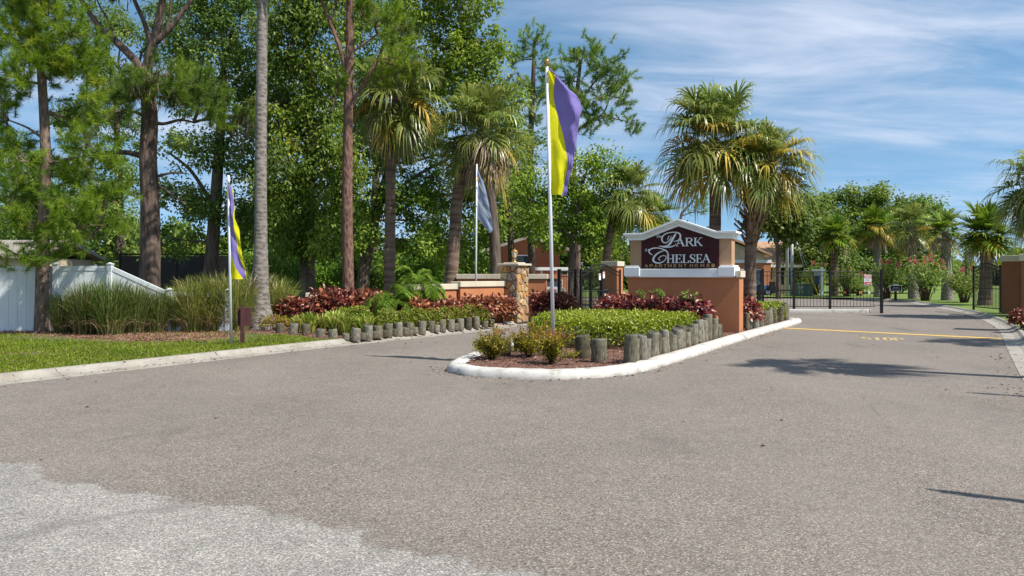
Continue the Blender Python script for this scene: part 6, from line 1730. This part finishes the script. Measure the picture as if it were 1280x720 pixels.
# ------------------------------------------------------------------ shrubs, hedges, grasses
def shrub_meshes(mat, n, L, W, r, h, seed, oval=True, shoots=0):
    rng = np.random.default_rng(seed); rr = random.Random(seed)
    d = sphere_dirs(n, rng); d[:, 2] = np.abs(d[:, 2]) * 1.0 - 0.25
    s = rng.uniform(0.25, 1, n) ** 0.4 * (1 + 0.14 * np.sin(d[:, 0] * 7 + seed) * np.sin(d[:, 1] * 6 + d[:, 2] * 5))
    pos = d * s[:, None] * np.array([r, r, h * 0.58]) + np.array([0, 0, h * 0.42])
    pos[:, 2] = np.maximum(pos[:, 2], 0.05)
    D = d * 0.8 + rng.normal(0, 0.55, (n, 3)) + np.array([0, 0, -0.15]); Nn = d * 0.6 + np.array([0, 0, 0.8]) + rng.normal(0, 0.5, (n, 3))
    V, F, m_ = leaf_geo(pos, D, Nn, L * rng.uniform(0.6, 1.2, n), W * rng.uniform(0.7, 1.15, n), 0.25, oval)
    fol = np_mesh('foliage', V, F, M[mat], np.repeat(rng.uniform(0, 1, n), m_))
    mb = MB()
    for k in range(9):
        a = rr.uniform(0, 6.28); q = Vector((math.cos(a) * r * rr.uniform(.3, .75), math.sin(a) * r * rr.uniform(.3, .75), h * rr.uniform(.5, .9)))
        mb.tube([(math.cos(a) * 0.05, math.sin(a) * 0.05, -0.03), q * 0.5 + Vector((0, 0, 0.03)), q], [0.014, 0.010, 0.005], 4)
    return fol, mb.mesh('stem', M['stem'])
def shrub_proto(name, label, cat, group, meshes):
    r_ = thing(name, label, cat, (0, 0, 0), 0, group)
    child('foliage', meshes[0], r_); child('stem', meshes[1], r_)
    return r_
used_proto = set()
def place(proto, x, y, z, rz, s, label=None):
    if proto not in used_proto:
        used_proto.add(proto); proto.location = (x, y, z); proto.rotation_euler = (0, 0, rz); proto.scale = (s, s, s)
        if label: proto['label'] = label
        return proto
    return dup(proto, (x, y, z), rz, label, (s, s, s))
sr = random.Random(8)
cl = [shrub_proto('copperleaf_shrub', 'dark bronze copperleaf shrub in the row before the left wall', 'shrub', 'copperleaf shrubs in the left bed', shrub_meshes('copper_leaf', 620, 0.15, 0.085, 0.52, 1.06, 60 + v)) for v in range(3)]
k = 0
for (px0, px1, Ya, Yb, n, s, lb) in ((362, 392, 22.6, 22.4, 2, 0.92, 'dark copperleaf shrub between the grey palm and the big copperleaf clump'), (404, 474, 21.6, 21.7, 5, 1.2, 'tall copperleaf shrub in the clump around the slim red pine'), (521, 629, 21.2, 24.35, 9, 0.88, 'copperleaf shrub in the row below the cream capped orange wall')):
    for i in range(n):
        t = i / max(n - 1, 1); Y = Ya + (Yb - Ya) * t; p = P(px0 + (px1 - px0) * t, 0, Y)
        place(cl[k % 3], p.x, Y + sr.gauss(0, 0.06), 0.1, sr.uniform(0, 6.28), s * sr.uniform(0.92, 1.1), lb + (', leftmost of them' if i == 0 else ', rightmost of them' if i == n - 1 else '')); k += 1
for i in range(3):
    p = P(670 + i * 17, 0, 26.2 + i * 0.3); place(cl[i], p.x, p.y, 0.1, sr.uniform(0, 6.28), sr.uniform(0.92, 1.05), 'reddish copperleaf shrub between the stone pillar and the left gate')
cr = [shrub_proto('copperleaf_shrub', 'red copperleaf shrub in front of the sign base', 'shrub', 'red copperleaf shrubs on the island', shrub_meshes('copper_leaf_red', 620, 0.15, 0.085, 0.50, 0.98, 70 + v)) for v in range(3)]
q0, q1 = P(763, 0, 20.9), P(864, 0, 19.1)
for i in range(7):
    t = i / 6; place(cr[i % 3], q0.x + (q1.x - q0.x) * t, q0.y + (q1.y - q0.y) * t + sr.gauss(0, 0.05), 0.12, sr.uniform(0, 6.28), sr.uniform(0.98, 1.12), 'red copperleaf shrub in front of the sign base' + (', at the gate end' if i == 0 else ', at the post end' if i == 6 else ''))
for (px_, Y, s) in ((929, 21.3, 1.0), (934, 22.3, 0.9)):
    p = P(px_, 0, Y); place(cr[0 if Y < 22 else 1], p.x, Y, 0.12, sr.uniform(0, 6.28), s, 'red copperleaf shrub at the foot of the stubbly palm right of the sign')
p = P(1279, 0, 21.2); place(cr[2], p.x, p.y, 0.1, 0.4, 0.7, 'red leaved plant at the foot of the brown pillar by the right edge')
# green shoots poking out of the red row
def shoots(label, pts, seed):
    rng = np.random.default_rng(seed); r_ = thing('young_shoots', label, 'plant', (pts[0][0], pts[0][1], 0.1))
    C = []; D = []
    for (x, y, z) in pts:
        for _ in range(16):
            C.append((x - pts[0][0] + rng.normal(0, 0.05), y - pts[0][1] + rng.normal(0, 0.05), z - 0.1 + rng.uniform(-0.15, 0.04))); D.append((rng.normal(0, 1), rng.normal(0, 1), rng.uniform(0.1, 0.9)))
    n = len(C)
    V, F, m_ = leaf_geo(np.array(C), np.array(D), rng.normal(0, 0.4, (n, 3)) + np.array([0, 0, 1]), rng.uniform(.1, .17, n), rng.uniform(.05, .08, n), .2, True)
    child('foliage', np_mesh('foliage', V, F, M['green_leaf'], np.repeat(rng.uniform(0, 1, n), m_)), r_)
    mb = MB()
    for (x, y, z) in pts: mb.tube([(x - pts[0][0], y - pts[0][1], 0), (x - pts[0][0], y - pts[0][1], z - 0.1)], 0.008, 4)
    mb.build('stem', M['stem'], r_)
shoots('fresh green shoots growing out of the red shrub row before the sign', [(lambda p: (p.x, p.y, p.z))(P(a, b2, Y)) for a, b2, Y in ((804, 366, 19.7), (820, 364, 19.5), (828, 366, 19.3), (857, 368, 18.9), (868, 370, 18.8))], 5)
# clipped hedges
def hedge(label, poly, h, z0, n, mat, seed, L=0.06, W=0.036, lump=0.05, shoulder=0.22):
    rng = np.random.default_rng(seed); a = np.array(poly); c = a.mean(0)
    r_ = thing('hedge', label, 'hedge', (c[0], c[1], z0))
    pl_ = [(x - c[0], y - c[1]) for x, y in poly]; a = np.array(pl_)
    def edge_dist(x, y):
        d = np.full(len(x), 9.0)
        for i in range(len(pl_)):
            p, q = np.array(pl_[i]), np.array(pl_[(i + 1) % len(pl_)]); e = q - p
            t = np.clip(((x - p[0]) * e[0] + (y - p[1]) * e[1]) / (e @ e), 0, 1)
            d = np.minimum(d, np.hypot(x - p[0] - t * e[0], y - p[1] - t * e[1]))
        return d
    nt = n * 3; x = rng.uniform(a[:, 0].min(), a[:, 0].max(), nt); y = rng.uniform(a[:, 1].min(), a[:, 1].max(), nt)
    k_ = in_poly(x, y, pl_); x, y = x[k_][:n], y[k_][:n]; n = len(x)
    top = h + lump * np.sin(x * 4.1 + seed) * np.sin(y * 3.3) + lump * 0.7 * np.sin(x * 9 + y * 7)
    ed = edge_dist(x, y); top = top * np.clip(0.55 + 0.45 * np.sqrt(np.clip(ed / shoulder, 0, 1)), 0, 1)
    z = np.where(ed < shoulder, top * rng.uniform(0.06, 1, n) ** 0.7, top * (1 - rng.exponential(0.13, n)))
    z = np.clip(z, 0.03, None) + rng.normal(0, 0.02, n)
    # thin the inside
    pos = np.stack([x, y, z], 1)
    out = np.stack([x - a[:, 0].mean(), y - a[:, 1].mean(), np.zeros(n)], 1); out = unit(out) * np.clip(1 - ed / shoulder, 0, 1)[:, None]
    D = rng.normal(0, 0.7, (n, 3)) + np.array([0, 0, 0.35]) + out * 0.6; Nn = rng.normal(0, 0.6, (n, 3)) + np.array([0, 0, 0.9]) + out * 0.7
    V, F, m_ = leaf_geo(pos, D, Nn, L * rng.uniform(.65, 1.25, n), W * rng.uniform(.7, 1.2, n), .25)
    tint = np.clip(rng.uniform(0, 0.75, n) + 0.25 * np.clip((z / h - 0.6) / 0.4, 0, 1), 0, 1)
    child('foliage', np_mesh('foliage', V, F, M[mat], np.repeat(tint, m_)), r_)
    mb = MB(); rr = random.Random(seed)
    for i in range(min(90, n // 60)):
        j = rr.randrange(n)
        if ed[j] > 0.12: mb.tube([(x[j], y[j], -0.02), (x[j] + rr.gauss(0, .06), y[j] + rr.gauss(0, .06), h * 0.75)], [0.012, 0.006], 4)
    props(mb.build('stem', M['stem'], r_), kind='stuff')
hedge('clipped bright green hedge filling the island before the sign', [(0.35, 17.3), (0.95, 15.9), (1.75, 15.35), (2.5, 15.3), (4.6, 18.1), (4.35, 19.0), (2.9, 20.2), (1.5, 20.4), (0.6, 18.9)], 0.56, 0.12, 34000, 'hedge_leaf', 81, 0.065, 0.038, 0.025)
p0, p1, p2, p3 = P(938, 0, 20.9), P(993, 0, 25.7), P(985, 0, 26.4), P(938, 0, 22.5)
hedge('small bright hedge past the sign behind the island posts', [(p0.x + .1, p0.y + .5), (p1.x - .35, p1.y - .2), (p2.x - .3, p2.y), (p3.x, p3.y + .6)], 0.62, 0.12, 9000, 'hedge_leaf', 82, 0.075, 0.042)
hl = []
for px_, Y in ((476, 18.95), (520, 19.9), (560, 21.0), (600, 22.45), (617, 22.9)): hl.append((P(px_, 0, Y).x - 0.05, Y + 0.15))
hb_ = [(x - 0.36, y + 0.44) for x, y in hl][::-1]
hedge('low green hedge running behind the left timber posts', hl + hb_, 0.57, 0.1, 12000, 'low_hedge_leaf', 83, 0.07, 0.04, 0.05, 0.2)
p = P(455, 0, 20.4)
hedge('small clipped yellow green hedge left of the date palm', [(p.x - 0.9, p.y - .1), (p.x + 0.25, p.y - 0.2), (p.x + 0.3, p.y + 0.5), (p.x - 0.9, p.y + 0.6)], 0.62, 0.1, 4500, 'low_hedge_leaf', 84, 0.06, 0.036)
# variegated strap-leaved plants
vr = np.random.default_rng(90)
vme = []
for v in range(3):
    V, F, rd = blades(120, 0.12, 0.58, 0.40, 0.05, np.random.default_rng(90 + v), 5, 1.0)
    vme.append(np_mesh('blades', V, F, M['var_leaf'], rd))
for i, (px_, Y, s, lb) in enumerate(((374, 20.5, .8, 'leftmost variegated strap leaved plant by the grey palm'), (388, 20.0, .95, 'variegated strap leaved plant, second from the grey palm'), (402, 20.3, .85, 'variegated strap leaved plant in the middle of the group'), (420, 19.4, 1.1, 'largest variegated strap leaved plant behind the corner posts'), (432, 19.2, .95, 'variegated strap leaved plant just right of the largest one'), (456, 19.2, .95, 'rightmost variegated strap leaved plant before the clipped hedge'))):
    p = P(px_, 0, Y); r_ = thing('strap_leaf_plant', lb, 'plant', (p.x, Y, 0.1), sr.uniform(0, 6), 'variegated plants in the left bed')
    child('blades', vme[i % 3], r_, sc=(s, s, s))
p = P(345, 0, 20.9); sp2 = shrub_proto('low_shrub', 'low russet shrub at the foot of the grey palm', 'shrub', None, shrub_meshes('nandina_leaf', 700, 0.06, 0.035, 0.45, 0.5, 95, False)); sp2.location = (p.x, p.y, 0.1)
# fountain grass
gd = []
for v in range(3):
    V, F, rd = blades(1000, 0.30, 1.45, 0.85, 0.018, np.random.default_rng(400 + v), 6, 0.9, 0.6); gd.append(np_mesh('blades', V, F, M['dark_grass'], rd))
gl_ = []
for v in range(3):
    V, F, rd = blades(950, 0.30, 1.35, 0.85, 0.017, np.random.default_rng(410 + v), 6, 0.9, 0.6); gl_.append(np_mesh('blades', V, F, M['light_grass'], rd))
plume = MB()
pr2 = random.Random(4)
for i in range(5):
    a = pr2.uniform(0, 6.28); o_ = pr2.uniform(0.1, 0.55); h_ = pr2.uniform(1.2, 1.5)
    c, s = math.cos(a), math.sin(a)
    plume.tube([(c * .1, s * .1, 0.3), (c * o_ * .5, s * o_ * .5, h_ * .7), (c * o_ * .9, s * o_ * .9, h_ * .88), (c * o_ * 1.1, s * o_ * 1.1, h_)], [0.004, 0.004, 0.013, 0.004], 4)
plume_me = plume.mesh('seed_plumes', M['straw_plain'] if 'straw_plain' in M else M.setdefault('straw_plain', plain('straw_plume', (0.42, 0.33, 0.2), 0.9, 0.2, 10)))
skirt = []
for v in range(2):
    V, F, rd = blades(170, 0.34, 0.5, 0.8, 0.014, np.random.default_rng(420 + v), 5, 1.6); skirt.append(np_mesh('dry_blades', V, F, M['straw'], rd))
for i, (px_, Y, s, dark, lb) in enumerate(((80, 19.9, .70, 1, 'dark fountain grass clump right beside the young pine'), (108, 19.6, .86, 1, 'dark fountain grass clump, second from the young pine'), (138, 19.5, .93, 1, 'largest dark fountain grass clump before the fence'), (168, 20.0, .82, 1, 'dark fountain grass clump where the fence steps down'), (196, 20.3, .72, 1, 'dark fountain grass clump below the big pine'), (222, 20.8, .82, 0, 'pale fountain grass clump right of the big pine'), (243, 20.6, 1.0, 0, 'pale fountain grass clump left of the left banner'), (268, 20.8, 1.08, 0, 'pale fountain grass clump just left of the left banner pole'), (296, 20.9, 1.08, 0, 'pale fountain grass clump behind the maroon post sign'), (318, 22.6, 1.12, 0, 'pale fountain grass clump behind the grey palm trunk'), (348, 22.8, 1.0, 0, 'pale fountain grass clump right of the grey palm trunk'))):
    p = P(px_, 0, Y); r_ = thing('fountain_grass', lb, 'grass clump', (p.x, Y, 0.1), sr.uniform(0, 6), 'fountain grass clumps along the fence')
    child('blades', (gd if dark else gl_)[i % 3], r_, sc=(s, s, s)); child('dry_blades', skirt[i % 2], r_, sc=(s, s, s))
    if not dark: child('seed_plumes', plume_me, r_, sc=(s, s, s))
# nandina bushes at the island nose
for i, (px_, py_, s, lb) in enumerate(((615, 449, 1.12, 'leftmost small yellow green bush at the island nose'), (660, 446, 1.15, 'small yellow green bush behind the flagpole foot'), (690, 455, 1.15, 'small reddish tipped bush in front of the flagpole foot'))):
    g = G(px_, py_, 0.11); rng = np.random.default_rng(500 + i)
    r_ = thing('low_bush', lb, 'bush', (g.x, g.y, 0.11), 0, 'small bushes at the island nose')
    C = []; Dd = []; mb = MB(); rr = random.Random(i)
    for k_ in range(38):
        a = rr.uniform(0, 6.28); o_ = rr.uniform(0.05, 0.40) * s; h_ = rr.uniform(0.2, 0.56) * s * (1.15 - o_)
        tip = Vector((math.cos(a) * o_, math.sin(a) * o_, h_)); mid = tip * 0.55 + Vector((0, 0, 0.05))
        mb.tube([(0.02 * math.cos(a), 0.02 * math.sin(a), -0.02), mid, tip], [0.006, 0.004, 0.002], 3)
        for j in range(60):
            t = rr.uniform(0.25, 1.05); q = (mid.lerp(tip, (t - .55) / .45) if t > .55 else mid * (t / .55))
            C.append(q + Vector(rng.normal(0, 0.03, 3))); Dd.append(Vector((math.cos(a), math.sin(a), 0.5)) * 0.6 + Vector(rng.normal(0, 0.7, 3)))
    mb.build('stem', M['stem'], r_)
    C = np.array(C); n = len(C)
    V, F, m_ = leaf_geo(C, np.array(Dd), rng.normal(0, .5, (n, 3)) + np.array([0, 0, 1]), rng.uniform(.035, .075, n), rng.uniform(.018, .032, n), .2)
    tint = np.clip(rng.uniform(0, .7, n) + 0.4 * np.clip((C[:, 2] - 0.33) / 0.15, 0, 1), 0, 1)
    child('foliage', np_mesh('foliage', V, F, M['nandina_leaf'], np.repeat(tint, m_)), r_)
# pygmy date palm: feather fronds, each a part
def feather(elev, L, n, seed, droop):
    rng = np.random.default_rng(seed); e = R(elev); d = np.array([math.cos(e), 0, math.sin(e)]); pts = [np.zeros(3)]; k_ = 12; ds = [d]
    for i in range(k_):
        d = d + np.array([0, 0, -droop * (0.04 + 0.012 * i)]); d = d / np.linalg.norm(d); pts.append(pts[-1] + d * L / k_); ds.append(d)
    pts = np.array(pts); ds = np.array(ds)
    t = np.repeat(np.linspace(0.18, 1, n), 2); sg = np.tile([1, -1], n)
    B = np.stack([np.interp(t * k_, np.arange(k_ + 1), pts[:, j]) for j in range(3)], 1); T = unit(np.stack([np.interp(t * k_, np.arange(k_ + 1), ds[:, j]) for j in range(3)], 1))
    side = np.array([0, 1.0, 0]); D = unit(T * 0.65 + side[None] * sg[:, None] * 0.8 + np.array([0, 0, 0.15]) + rng.normal(0, .08, (2 * n, 3)))
    Ln = 0.30 * np.interp(t, [.18, .4, .8, 1], [.5, 1, .8, .35]); s = np.array([0, .4, .75, 1])
    Pn = B[:, None] + D[:, None] * (Ln[:, None] * s)[..., None]; Pn[..., 2] -= (Ln[:, None] * 0.35 * s ** 2)
    V, F, per = strips(Pn, 0.017 * np.array([.7, 1, .7, .1])[None].repeat(2 * n, 0), unit(np.cross(D, np.array([0, 0, 1.0]) + rng.normal(0, .2, (2 * n, 3)))))
    Vr, Fr, pr_ = strips(pts[None], np.interp(np.linspace(0, 1, k_ + 1), [0, 1], [.02, .004])[None], np.array([[0, 1.0, 0]]))
    return np_mesh('frond', np.concatenate([V, Vr]), np.concatenate([F, Fr + len(V)]), M['date_leaf'], np.concatenate([np.repeat(rng.uniform(.1, .9, 2 * n), per), np.full(len(Vr), .9)]))
ff = {e: [feather(e, 1.15, 62, 600 + e + v, 2.5) for v in range(2)] for e in (80, 65, 50, 35, 20, 5, -12)}
for i, (px_, Y, z, s, n, lb) in enumerate(((492, 21.3, 0.50, 1.0, 64, 'pygmy date palm with feathery bright fronds, the lower left one'), (520, 22.2, 1.05, 0.95, 64, 'pygmy date palm with feathery bright fronds, the taller right one'))):
    p = P(px_, 0, Y); r_ = thing('pygmy_date_palm', lb, 'palm', (p.x, Y, 0.1), 0, 'pygmy date palms in the left bed')
    MB().tube([(0, 0, -.1), (.03, 0, z * .5), (0, 0, z)], [.07, .06, .07], 9).build('trunk', M['palm_bark'], r_)
    for k_ in range(n):
        u = (k_ + .5) / n; e = min(ff, key=lambda q: abs(q - (86 - 84 * u ** 0.8 + sr.gauss(0, 13))))
        child('frond', ff[e][k_ % 2], r_, (0, 0, z), (sr.gauss(0, .22), sr.gauss(0, .12), k_ * 2.4 + sr.gauss(0, .3)), (s * sr.uniform(.72, 1.1),) * 3)
# oleanders with pink flowers
fl_me = []
for v in range(2):
    rng = np.random.default_rng(700 + v); n = 42; c = rng.normal(0, 0.09, (n, 3))
    V, F, m_ = leaf_geo(c, sphere_dirs(n, rng), sphere_dirs(n, rng), rng.uniform(.08, .13, n), rng.uniform(.07, .1, n), .2)
    fl_me.append(np_mesh('flower_cluster', V, F, M['pink'], np.repeat(rng.uniform(0, 1, n), m_)))
for i, (px_, Y, w, h, nf, lb) in enumerate(((1058, 56.5, 1.5, 2.2, 3, 'oleander with few flowers behind the long gate'), (1020, 60, 1.2, 2.6, 3, 'oleander with pink flowers behind the guy wires'), (1108, 50, 1.3, 2.7, 8, 'pink flowering oleander behind the maroon board sign'), (1157, 46, 1.6, 2.75, 13, 'largest oleander, covered in pink flowers, between two palms'), (1205, 43, 1.4, 2.0, 2, 'yellowish green oleander with hardly any flowers before the right gate leaf'), (1074, 58, 1.0, 1.7, 2, 'small oleander behind the end of the long gate'))):
    rng = np.random.default_rng(710 + i); rr = random.Random(i + 3); p = P(px_, 0, Y)
    r_ = thing('oleander_bush', lb, 'bush', (p.x, Y, 0.0), 0, 'oleanders beyond the gate'); mb = MB(); C = []; Dd = []; tips = []
    for k_ in range(34):
        a = rr.uniform(0, 6.28); o_ = rr.uniform(.15, 1) * w; hh = h * rr.uniform(.75, 1.05) * math.sqrt(max(0.15, 1 - (o_ / w) ** 2 * .6)); q = Vector((math.cos(a) * o_, math.sin(a) * o_, hh)); m2 = Vector((q.x * .35, q.y * .35, hh * .5)); tips.append(q)
        mb.tube([(math.cos(a) * .12, math.sin(a) * .12, -.1), m2, q], [.03, .022, .008], 4)
        for j in range(52):
            t = rr.uniform(.35, 1.05); b3 = m2.lerp(q, (t - .35) / .65) + Vector(rng.normal(0, .13, 3)); C.append(b3); Dd.append((q - m2).normalized() * .5 + Vector(rng.normal(0, .7, 3)))
    mb.build('stem', M['stem'], r_); n = len(C)
    V, F, m_ = leaf_geo(np.array(C), np.array(Dd), rng.normal(0, .7, (n, 3)) + np.array([0, 0, .8]), rng.uniform(.14, .25, n), rng.uniform(.04, .065, n), .2)
    child('foliage', np_mesh('foliage', V, F, M['oleander_leaf'], np.repeat(rng.uniform(0, 1, n), m_)), r_)
    tips.sort(key=lambda q: -q.z + q.y * .3)
    for k_ in range(nf): child('flower_cluster', fl_me[k_ % 2], r_, tips[k_] + Vector((0, -.05, .05)), (0, 0, k_), (0.7,) * 3 if rr.random() < .5 else (.5,) * 3)
